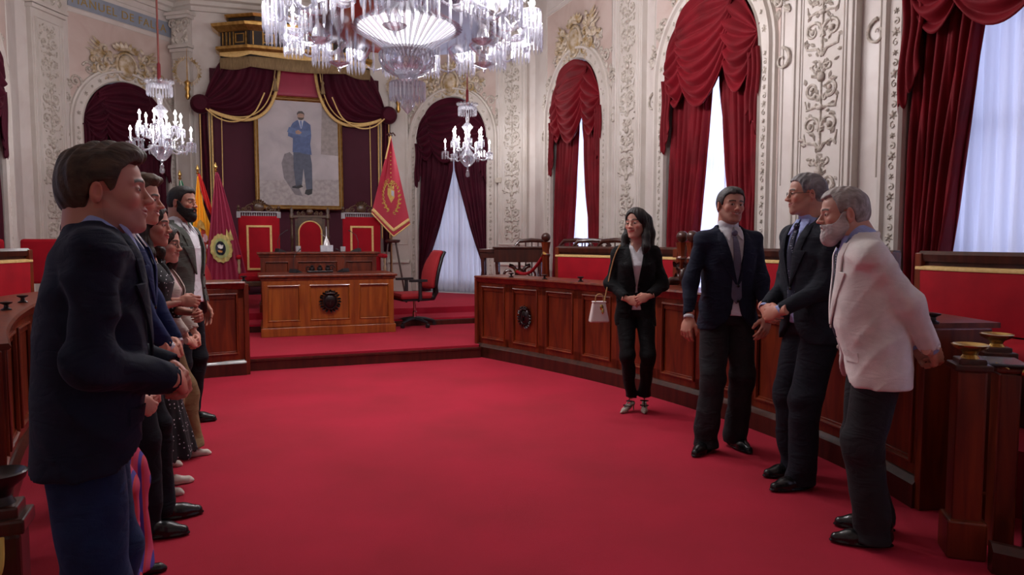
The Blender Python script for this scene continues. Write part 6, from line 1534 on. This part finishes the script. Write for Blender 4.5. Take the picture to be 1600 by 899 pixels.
OPAL = mat('lit_bulb', (1, 1, 1), .3, emit=(1, .97, .98), estr=14); CANDLE = mat('candle_sleeve', (.85, .85, .85), .3, emit=(1, .98, 1), estr=.8); DISH = mat('lit_frosted_dish', (1, 1, 1), .4, emit=(1, .985, 1), estr=1.6)
ROD = mat('crimson_sleeve', (.16, .006, .012), .7)
def prism_b(b, x, y, z, L, r=.008):
    b.lathe([(r * .3, z), (r, z - L * .12), (r, z - L * .82), (.001, z - L)], 5, (x, y, 0))
def ringp(b, R_, z, n, L, c=(0, 0), r=.008, ph=0):
    for i in range(n): a = 2 * pi * i / n + ph; prism_b(b, c[0] + R_ * cos(a), c[1] + R_ * sin(a), z, L, r)
def arm(par, pts, rr, cup_r, prisms, PL, candle=.10, name='arm'):
    """arm in the plane y=0 going out along +x; sub-parts at its end"""
    b = MB(); P = crom([V(p) for p in pts], .04); b.tube(P, rr, 8); o = b.build(name, CRY, par)
    x, _, z = pts[-1]
    b = MB(); b.lathe([(.012, z - .02), (cup_r * .6, z - .012), (cup_r, z + .012), (cup_r * .96, z + .016), (cup_r * .5, z), (.01, z)], 14, (x, 0, 0)); b.lathe([(.012, z), (.02, z + .02), (.014, z + .035), (.030, z + .075), (.032, z + .08), (.02, z + .06)], 10, (x, 0, 0)); b.build('drip_pan', CRY, o)
    b = MB(); ringp(b, cup_r * .92, z + .008, prisms, PL, (x, 0), cup_r * .12); b.build('prism_fringe', CRY, o, smooth=0)
    b = MB(); b.lathe([(.011, z + .04), (.011, z + .06 + candle)], 10, (x, 0, 0)); b.build('candle_sleeve', CANDLE, o)
    zc = z + .06 + candle; b = MB(); b.lathe([(.006, zc), (.019, zc + .018), (.020, zc + .03), (.010, zc + .055), (.001, zc + .075)], 10, (x, 0, 0)); b.build('bulb', OPAL, o)
    return o
def small_chandelier(loc, label):
    e = empty('crystal_chandelier', loc, .2, label, 'chandelier', 'pair of small crystal chandeliers')
    b = MB(); b.lathe([(.02, .12), (.05, .13), (.13, .22), (.15, .30), (.14, .32), (.06, .33), (.02, .34)], 20); b.build('cut_glass_bowl', CRY, e)
    b = MB(); b.lathe([(.002, -.06), (.03, -.04), (.035, 0), (.02, .03), (.03, .05), (.012, .08), (.02, .12)], 12); b.build('drop_finial', CRY, e)
    b = MB(); b.lathe([(.03, .34), (.05, .40), (.03, .50), (.055, .56), (.04, .66), (.03, .70), (.07, .76), (.10, .80), (.06, .85), (.028, .88), (.034, .96), (.02, 1.03)], 18); b.build('baluster_stem', CRY, e)
    b = MB(); b.lathe([(.02, 1.12), (.13, 1.14), (.165, 1.19), (.175, 1.18), (.14, 1.12), (.02, 1.10)], 24)
    for i in range(16): a = 2 * pi * i / 16; b.ball((.17 * cos(a), .17 * sin(a), 1.19), .022, 6, 4)
    b.build('crown_dish', CRY, e); b = MB(); ringp(b, .155, 1.14, 24, .15, r=.012); b.build('crown_prisms', CRY, e, smooth=0)
    a1 = arm(e, [(.04, 0, .42), (.14, 0, .30), (.27, 0, .24), (.37, 0, .30), (.385, 0, .36)], .011, .062, 8, .13)
    a2 = arm(e, [(.04, 0, .50), (.10, 0, .44), (.19, 0, .42), (.25, 0, .50), (.26, 0, .56)], .010, .056, 8, .12)
    for o in (a1, a2):
        for k in range(1, 6): c = copy_tree(o, e); c.rotation_euler = (0, 0, k * pi / 3 + (.0 if o is a1 else .5))
    a2.rotation_euler = (0, 0, .5)
    b = MB()
    for k in range(6):
        a = k * pi / 3
        for t in range(9): s_ = t / 8; r_ = .16 + .2 * s_; b.ball((r_ * cos(a + .5), r_ * sin(a + .5), .52 - .22 * s_ - .12 * sin(pi * s_)), .010, 5, 4)
    b.build('bead_strings', CRY, e)
    h = ZT - loc[2] - .01
    b = MB(); b.lathe([(.013, 1.2), (.013, h)], 10); b.build('suspension_rod', mat('reddish_rod', (.20, .05, .04), .5), e); b = MB(); b.lathe([(.024, 1.18), (.024, 1.42), (.014, 1.44)], 12); b.build('velvet_sleeve', ROD, e)
    b = MB(); b.lathe([(.10, h), (.06, h - .04), (.02, h - .08)], 16); b.build('ceiling_cup', BRASS, e)
    return e
P1 = atY(257, 375, 9.75); P2 = atY(731, 375, 12.3)
small_chandelier((P1.x, P1.y, 2.41), 'small lit crystal chandelier hanging in front of the arch under the name band')
small_chandelier((P2.x, P2.y, 2.59), 'small lit crystal chandelier hanging in front of the tied curtain arch')

BC = V((-.95, 6.5, 0)); e = empty('grand_chandelier', (BC.x, BC.y, 0), .1, 'huge many-armed crystal chandelier with glowing dish over the hall', 'chandelier')
b = MB(); b.lathe([(.10, 2.93), (.20, 2.98), (.245, 3.05), (.25, 3.12), (.23, 3.16), (.20, 3.17)], 28); b.build('cut_glass_bowl', CRY, e)
b = MB()
for k in range(24):
    for d in (-1, 1):
        a = 2 * pi * k / 24; b.tube([(r_ * cos(a + d * t * .35), r_ * sin(a + d * t * .35), z) for t, r_, z in ((0, .15, 2.955), (.33, .228, 3.01), (.66, .252, 3.07), (1, .252, 3.13))], .004, 4)
b.build('diamond_cutting', CRY, e)
b = MB(); b.lathe([(.10, 2.93), (.07, 2.90), (.13, 2.88), (.165, 2.87), (.15, 2.855), (.05, 2.85), (.045, 2.74), (.07, 2.71), (.065, 2.66), (.03, 2.62), (.002, 2.59)], 20); b.build('drop_finial', CRY, e)
b = MB(); ringp(b, .155, 2.875, 26, .17, r=.013); ringp(b, .09, 2.84, 12, .14, r=.010); b.build('lower_prisms', CRY, e, smooth=0)
b = MB(); b.lathe([(.24, 3.27), (.45, 3.36), (.68, 3.45), (.80, 3.53), (.76, 3.56), (.10, 3.40)], 40); b.build('lit_dish', DISH, e)
b = MB()
for i in range(40):
    a = 2 * pi * i / 40; b.tube([(.19 * cos(a), .19 * sin(a), 3.165), (.33 * cos(a), .33 * sin(a), 3.265), (.50 * cos(a), .50 * sin(a), 3.37)], [.009, .013, .017], 5)
b.build('fan_rods', CRY, e)
b = MB(); b.lathe([(.80, 3.53), (.83, 3.54), (.84, 3.58), (.80, 3.59)], 40); b.lathe([(.15, 3.6), (.2, 3.8), (.1, 4.0), (.25, 4.2), (.3, 4.3), (.1, 4.4), (.06, 4.9)], 24); b.build('glass_stem', CRY, e)
NA = 18
a1 = arm(e, [(.60, 0, 3.55), (.78, 0, 3.36), (.95, 0, 3.28), (1.10, 0, 3.33), (1.15, 0, 3.41)], .022, .09, 14, .25, .12)
a2 = arm(e, [(.50, 0, 3.74), (.66, 0, 3.66), (.76, 0, 3.62), (.84, 0, 3.72), (.85, 0, 3.80)], .016, .075, 12, .22, .12, 'inner_arm')
for k in range(1, NA): c = copy_tree(a1, e); c.rotation_euler = (0, 0, 2 * pi * k / NA)
for k in range(1, 12): c = copy_tree(a2, e); c.rotation_euler = (0, 0, 2 * pi * k / 12 + .1)
def beads(r0, r1, z, dip, n, a0, a1_, rr=.012):
    b = MB()
    for i in range(n + 1):
        t = i / n; a = a0 + (a1_ - a0) * t; r_ = r0 + (r1 - r0) * t; b.ball((r_ * cos(a), r_ * sin(a), z - dip * 4 * t * (1 - t)), rr, 6, 4)
    return b
g1 = beads(1.13, 1.13, 3.38, .15, 22, 0, 2 * pi / NA).build('bead_garland', CRY, e); g2 = beads(.70, .70, 3.62, .24, 24, 0, 2 * pi / 12, .014).build('inner_bead_garland', CRY, e); g3 = beads(.64, 1.12, 3.58, .17, 24, 0, .05, .011).build('radial_bead_garland', CRY, e)
for g_, n_ in ((g1, NA), (g2, 12), (g3, NA)):
    for k in range(1, n_): c = copy_tree(g_, e); c.rotation_euler = (0, 0, 2 * pi * k / n_)
b = MB(); ringp(b, .93, 3.36, 60, .22, r=.013); b.build('outer_prism_curtain', CRY, e, smooth=0); b = MB(); ringp(b, .70, 3.52, 44, .16, r=.011); b.build('inner_prism_curtain', CRY, e, smooth=0)
b = MB(); b.lathe([(.925, 3.355), (.935, 3.355), (.935, 3.365), (.925, 3.365)], 60); b.lathe([(.695, 3.515), (.705, 3.515), (.705, 3.525), (.695, 3.525)], 60); b.build('hoop', CHROME, e)
for k in range(6):
    a = 2 * pi * k / 6 + .45; b = MB(); x, y = .80 * cos(a), .80 * sin(a); z = 3.10
    b.lathe([(.002, z - .05), (.02, z), (.085, z + .03), (.10, z + .045), (.055, z + .055), (.045, z + .12), (.025, z + .17), (.0, z + .185)], 16, (x, y, 0)); b.tube([(x, y, z + .18), (x, y, 3.42)], .004, 5); b.build('glass_bell', CRY, e)
b = MB(); b.lathe([(.02, 4.9), (.02, ZT - .02)], 10); b.build('suspension_rod', ROD, e)

# ------------------------------------------------------------------ light
def plight(name, loc, e_, size, col=(1, .95, .96)):
    l = bpy.data.lights.new(name, 'POINT'); l.energy = e_; l.shadow_soft_size = size; l.color = col; o = bpy.data.objects.new(name, l); COL.objects.link(o); o.location = loc; return o
KB = 1.5
for k in range(9): a = k * pi / 4.5 + .1 + pi / 18; plight('chandelier_lamp', (BC.x + 1.24 * cos(a), BC.y + 1.24 * sin(a), 3.56), 34 * KB, .09)
plight('chandelier_lamp', (BC.x, BC.y, 4.12), 60 * KB, .25)
for P_ in (P1, P2):
    z = 2.41 if P_ is P1 else 2.59
    for k in range(3): a = k * 2.09; plight('candle_lamp', (P_.x + .3 * cos(a), P_.y + .3 * sin(a), z + .66), 11 * KB, .05)
def alight(name, Mx, sx, sy, e_, col):
    l = bpy.data.lights.new(name, 'AREA'); l.shape = 'RECTANGLE'; l.size = sx; l.size_y = sy; l.energy = e_; l.color = col; o = bpy.data.objects.new(name, l); COL.objects.link(o); o.matrix_world = Mx; return o
for key, en in ((('r', 1), 16), (('r', 4), 120), (('r', 6), 130), (('r', 8), 42), (('r', 10), 150)):  # last entry shines through the added, unseen window onto the near figures
    G = ARCHES[key]     # y into the room
    alight('daylight', G @ M.Translation((0, -.75, 2.35)) @ M.Rotation(pi / 2, 4, 'X'), 1.7, 3.9, en, (.66, .72, 1.0) if key[1] != 1 else (.88, .9, 1.0))
w = bpy.data.worlds.new('daylight_sky'); SC.world = w; w.use_nodes = True; w.node_tree.nodes['Background'].inputs[0].default_value = (.55, .62, .95, 1); w.node_tree.nodes['Background'].inputs[1].default_value = .6
SC.view_settings.view_transform = 'Standard'; SC.view_settings.look = 'None'; SC.view_settings.gamma = 1; SC.view_settings.use_curve_mapping = False; SC.view_settings.exposure = 0.18
# ------------------------------------------------------------------ the people in the picture
HB = hairmat('brown_hair', (.020, .011, .007), (.085, .052, .032)); HD = hairmat('dark_hair', (.004, .0035, .004), (.018, .014, .013))
HDB = hairmat('dark_brown_hair', (.012, .007, .006), (.040, .024, .018)); HG = hairmat('grey_hair', (.10, .10, .11), (.30, .29, .29)); HG2 = hairmat('silver_hair', (.17, .15, .14), (.42, .39, .37))
HPG = hairmat('dark_greying_hair', (.010, .009, .009), (.09, .085, .085)); HW = hairmat('white_beard', (.34, .32, .31), (.60, .57, .55)); HBL = hairmat('light_brown_hair', (.055, .033, .020), (.13, .085, .05))
GF = mat('dark_metal_frame', (.02, .02, .022), .3, .8)
S1 = (.50, .255, .185); S2 = (.56, .31, .235); S3 = (.43, .215, .15)

# --- right-hand group
w_p = fl(991, 642)
W = person('woman with long black hair in black trouser suit and white blouse', (w_p.x, w_p.y), 186, H=1.695, fem=True, heel=.05, sw=1.0, build=.97, hs=1.06,
    face=dict(skin=S2, hair='long', hair_m=HD, hair_len=.235, hair_w=1.0, hair_t=.012, front=.015, smile=.5, lip=(.40, .03, .035), neck=.046, fw=.94, jw=.86, brow=.8, browlift=.6, nose=.95, look=(.15, 0)),
    head_rot=(34, 2, 3), foot_r=(.035, .02, 0), foot_l=(-.085, -.015, 0), toe_r=38, toe_l=4, shoe='heel', shoe_m=CLOTH['snake'], straps=True,
    wrist_r=(.075, .185, .965), wrist_l=(-.085, .20, .99), hand_r='clasp', hand_l='clasp', fdir_r=(-1, .25, -.35), fdir_l=(1, .3, -.35), palm_r=(.0, -1, -.2), palm_l=(0, -1, -.2),
    pole_r=(.7, -.6, -.5), pole_l=(-.7, -.6, -.5),
    lower=dict(kind='trousers', m='black', r=(.088, .062, .050), hem=.125), upper=dict(kind='jacket', m='black', shirt='shirt_white', hem=.75, button=1.10, open=.066, arm=(.058, .052, .044), low=.2, buttons=1, part=.006, boxy=.030))
WL = mat('white_leather', (.72, .66, .64), .4, bump=.05, bscale=90); TANL = mat('tan_strap', (.42, .25, .10), .45)
e = empty('handbag', (.725, 5.85, .765), .12, 'small white leather handbag hanging at the side of the woman in black suit', 'bag')
b = MB(); b.box((0, 0, .082), (.165, .085, .165), taper=.66); b.build('bag_body', WL, e, smooth=0, bevel=.012)
b = MB(); b.box((0, 0, .168), (.112, .062, .012)); b.build('bag_flap', WL, e, smooth=0, bevel=.004)
b = MB(); b.tube(crom([V((-.035, -.02, .165)), V((-.03, -.02, .215)), V((0, -.02, .235)), V((.03, -.02, .215)), V((.035, -.02, .165))], .01), .0055, 8); b.build('top_handle', TANL, e)
b = MB(); b.tube(crom([V((.045, 0, .165)), V((.075, .01, .30)), V((.105, .02, .43)), V((.135, .0, .56)), V((.175, -.01, .645))], .03), .006, 8); b.build('shoulder_strap', TANL, e)
b = MB(); b.ball((.015, -.035, .125), .016, 10, 6, (1, .4, 1.6)); b.lathe([(.002, .07), (.012, .085), (.008, .11), (.002, .12)], 8, (.022, -.045, 0)); b.build('hanging_charm', BRASS, e)
m1 = fl(1132, 700)
M1 = person('dark-haired man in navy jacket, plain grey tie and charcoal trousers', (m1.x, m1.y), 172, H=1.825, build=1.02, head=(0, .02, 1.682),
    face=dict(skin=S1, hair='crop', hair_m=HPG, hair_t=.011, smile=1, teeth=True, stubble=(.16, .09, .075), stub_k=.3, neck=.060, fw=1.03, jw=1.08, recede=.004, look=(-.35, 0)),
    head_rot=(-2, 2, -3), foot_r=(.16, .05, 0), foot_l=(-.085, -.02, 0), toe_r=46, toe_l=-6,
    wrist_r=(.335, .14, .93), wrist_l=(-.19, .22, .90), hand_r='loose', hand_l='relax', fdir_r=(.35, .35, -1), fdir_l=(.5, .35, -.9), palm_r=(-.5, -.4, -.3), palm_l=(.3, -.9, 0), pole_r=(.25, -1, 0), pole_l=(-.35, -1, -.2),
    lower=dict(kind='trousers', m='charcoal', r=(.098, .080, .076), hem=.03, fold=.005), upper=dict(kind='jacket', m='navy', shirt='shirt_white', tie='tie_grey', hem=.80, button=1.10, open=.075, low=.22, cuffs=1))
m2 = fl(1262, 752)
M2 = person('grey-haired man in glasses, dark slate suit and spotted tie, hands clasped in front', (m2.x, m2.y), 257, H=1.865, build=1.04, lean=.06, head=(0, .065, 1.716),
    face=dict(skin=S1, hair='short', hair_m=HG, hair_t=.008, smile=.8, stubble=(.25, .17, .15), stub_k=.25, neck=.060, glasses=GF, nose=1.15, recede=.012, look=(.1, 0)),
    head_rot=(22, 0, 0), foot_r=(.10, .02, 0), foot_l=(-.10, .12, 0), toe_r=4, toe_l=-4,
    wrist_r=(.080, 0.27, 1.04), wrist_l=(-.080, 0.282, 1.04), hand_r='clasp', hand_l='clasp', fdir_r=(-1, .3, -.3), fdir_l=(1, .3, -.3), palm_r=(0, -1, -.2), palm_l=(0, -1, -.2), pole_r=(.55, -1, -.2), pole_l=(-.6, -1, -.2),
    lower=dict(kind='trousers', m='slate', r=(.100, .082, .076), hem=.03), upper=dict(kind='jacket', m='slate', shirt='shirt_blue', tie='tie_dot', hem=.80, button=1.10, open=.070, low=.15, cuffs=1))
m3 = fl(1358, 840)
M3 = person('old man with white beard in cream linen jacket, hands clasped behind his back', (m3.x, m3.y), 286, H=1.745, build=1.09, belly=.035, lean=.10, stoop=.22, hh=.0032,
    face=dict(skin=S2, hair='short', hair_m=HG2, hair_t=.014, smile=.3, beard=.014, beard_m=HW, neck=.060, nose=1.2, recede=.03, browc=(.03, .02, .02), ear=1.15),
    head=(0, .165, 1.575), head_rot=(-6, -4, 0), foot_r=(.10, -.05, 0), foot_l=(-.10, .0, 0), toe_r=2, toe_l=-2,
    wrist_r=(.085, -.225, .875), wrist_l=(-.075, -.24, .90), hand_r='clasp', hand_l='clasp', fdir_r=(-.8, -.6, -.25), fdir_l=(.8, -.7, -.3), palm_r=(0, 1, -.1), palm_l=(0, 1, -.1), pole_r=(.5, -1, .1), pole_l=(-.6, -1, .1),
    lower=dict(kind='trousers', m='charcoal', r=(.100, .088, .080), hem=.025), upper=dict(kind='jacket', m='white_linen', shirt='shirt_blue', tie='tie_dot', hem=.76, button=1.04, open=.07, low=.25, fold=.0042, arm=(.066, .058, .048), button_m=CLOTH['beige'], cuffs=1))
# --- left-hand group, all looking to the right
a_ = atY(150, 300, 1.98)
MA = person('brown-haired man in dark navy jacket, pale blue open collar shirt and jeans', (a_.x - .05, a_.y), 60, H=1.785, build=1.0, lean=.045, stoop=.15, belly=.02, hh=.0026, h=.008,
    face=dict(skin=(.50, .235, .175), hair='quiff', hair_m=HB, hair_t=.014, smile=.35, stubble=(.25, .13, .11), stub_k=.22, neck=.061, fw=1.05, jw=1.08, ear=.92, nose=1.0, eye=.0036),
    head=(0, .068, 1.588), head_rot=(7, 3, 0), hs=1.03, foot_r=(.12, -.08, 0), foot_l=(-.12, -.03, 0), wrist_r=(.080, .225, 1.045), wrist_l=(-.080, .237, 1.045), hand_r='clasp', hand_l='clasp', fdir_r=(-1, .3, -.3), fdir_l=(1, .3, -.3), palm_r=(0, -1, -.2), palm_l=(0, -1, -.2), pole_r=(.7, -1, -.5), pole_l=(-.7, -1, -.5),
    lower=dict(kind='trousers', m='jeans', r=(.098, .080, .070), hem=.03, crease=0), upper=dict(kind='jacket', m='navy', shirt='shirt_blue', hem=.795, button=1.08, open=.085, band=.046, cc=.075, roll=.026, arm=(.070, .060, .048), fold=.006))
b_ = V((-1.70, 2.82, 0))
MBp = person('woman in pink and blue striped trousers, mostly hidden behind man in jeans', (b_.x, b_.y), 72, H=1.585, fem=True,
    face=dict(skin=S2, hair='short', hair_m=HBL, hair_t=.016, smile=.7, neck=.046, fw=.95, jw=.9), head=(0, .05, 1.47), head_rot=(0, 0, 0), foot_r=(.09, .06, 0), foot_l=(-.09, .09, 0), shoe='flat', shoe_m=LEATHER,
    wrist_r=(.11, .19, .80), wrist_l=(-.03, .23, .82), hand_r='fist', hand_l='clasp', fdir_r=(-.4, .6, -.6), fdir_l=(.8, .3, -.5), palm_r=(-.6, -.6, 0), palm_l=(.1, -1, -.1),
    lower=dict(kind='trousers', m='stripe', r=(.102, .098, .105), hem=.05, crease=0, fold=.007), upper=dict(kind='top', name='blouse', m='coral', hem=.80, neck_v=1.36))
c_ = V((-1.90, 3.42, 0))
MC = person('light brown-haired man with broad toothy smile in bright navy blue suit', (c_.x, c_.y), 74, H=1.785, build=1.04,
    face=dict(skin=(.55, .29, .215), hair='quiff', hair_m=HBL, hair_t=.008, smile=1, teeth=True, neck=.058, fw=.98, nose=1.2), head=(0, .085, 1.645), head_rot=(4, -2, 0), foot_r=(.11, .09, 0), foot_l=(-.11, .12, 0), toe_r=4,
    wrist_r=(.080, 0.22, 0.91), wrist_l=(-.080, 0.232, 0.91), hand_r='clasp', hand_l='clasp', fdir_r=(-1, .3, -.3), fdir_l=(1, .3, -.3), palm_r=(0, -1, -.2), palm_l=(0, -1, -.2), pole_r=(.6, -1, -.4),
    lower=dict(kind='trousers', m='navy2', hem=.03), upper=dict(kind='jacket', m='blue', shirt='shirt_white', hem=.78, button=1.10, cuffs=1, open=.07))
d_ = V((-2.07, 3.98, 0))
MD = person('dark-haired woman in long black dress with white polka dots', (d_.x, d_.y), 74, H=1.66, fem=True,
    face=dict(skin=S1, hair='long', hair_m=HDB, hair_len=.20, hair_w=.92, hair_t=.010, smile=.8, neck=.046, fw=.94, jw=.86, lip=(.40, .07, .07), nose=.95), head=(0, .03, 1.535), head_rot=(6, -2, 2), foot_r=(.08, .03, 0), foot_l=(-.08, .05, 0), shoe='flat', shoe_m=CLOTH['cream'],
    wrist_r=(.05, .18, 1.10), wrist_l=(-.06, .25, 1.02), hand_r='loose', hand_l='clasp', fdir_r=(-.3, 1, .0), fdir_l=(.8, .4, -.1), palm_r=(-.7, -.6, -.3), palm_l=(.1, -1, -.1), pole_r=(.5, -1, -.6),
    lower=dict(kind='skirt', name='skirt', m='polka', hem=.20, w=(.145, .225)), upper=dict(kind='top', name='dress_bodice', m='polka', hem=.88, neck_v=1.27, cuff=.10, arm=(.055, .050, .050)))
e_ = V((-2.27, 4.52, 0))
ME = person('woman in glasses with beige blazer, blush top and wide tan trousers', (e_.x, e_.y), 80, H=1.545, fem=True, build=1.05,
    face=dict(skin=S2, hair='long', hair_m=HDB, hair_len=.17, hair_w=.95, hair_t=.012, smile=.9, neck=.046, glasses=GF, waves=True, fw=.98, jw=.95, nose=1.0), head=(0, .035, 1.425), head_rot=(6, -3, 0), foot_r=(.09, .0, 0), foot_l=(-.09, .12, 0), shoe='flat', shoe_m=CLOTH['cream'],
    wrist_r=(.080, .20, .79), wrist_l=(-.080, .212, .79), hand_r='clasp', hand_l='clasp', fdir_r=(-1, .3, -.3), fdir_l=(1, .3, -.3), palm_r=(0, -1, -.2), palm_l=(0, -1, -.2), pole_r=(.5, -1, -.2),
    lower=dict(kind='trousers', m='tan', r=(.108, .105, .105), hem=.07, crease=0, fold=.006), upper=dict(kind='jacket', name='blazer', m='beige', shirt='blush', hem=.74, button=1.02, open=.075, low=.3, part=.03, buttons=0, arm=(.055, .048, .046), cuff=.05))
f_ = V((-2.55, 5.42, 0))
MF = person('man with full dark beard in open sage grey blazer and white shirt', (f_.x, f_.y), 92, H=1.88, build=1.05,
    face=dict(skin=S3, hair='crop', hair_m=HD, hair_t=.008, smile=.8, beard=.014, beard_m=HD, neck=.062, fw=1.02), head=(0, .03, 1.735), head_rot=(4, 0, 0), foot_r=(.11, -.06, 0), foot_l=(-.11, -.03, 0),
    wrist_r=(.20, .05, .93), wrist_l=(-.30, .04, .90), hand_r='relax', hand_l='relax', fdir_r=(0, .1, -1), fdir_l=(0, .1, -1), pole_r=(.4, -1, 0), pole_l=(-.4, -1, 0),
    lower=dict(kind='trousers', m='navy2', hem=.03), upper=dict(kind='jacket', name='blazer', m='sage', shirt='shirt_white', hem=.78, button=1.10, open=.09, part=.05, low=.25, buttons=2))
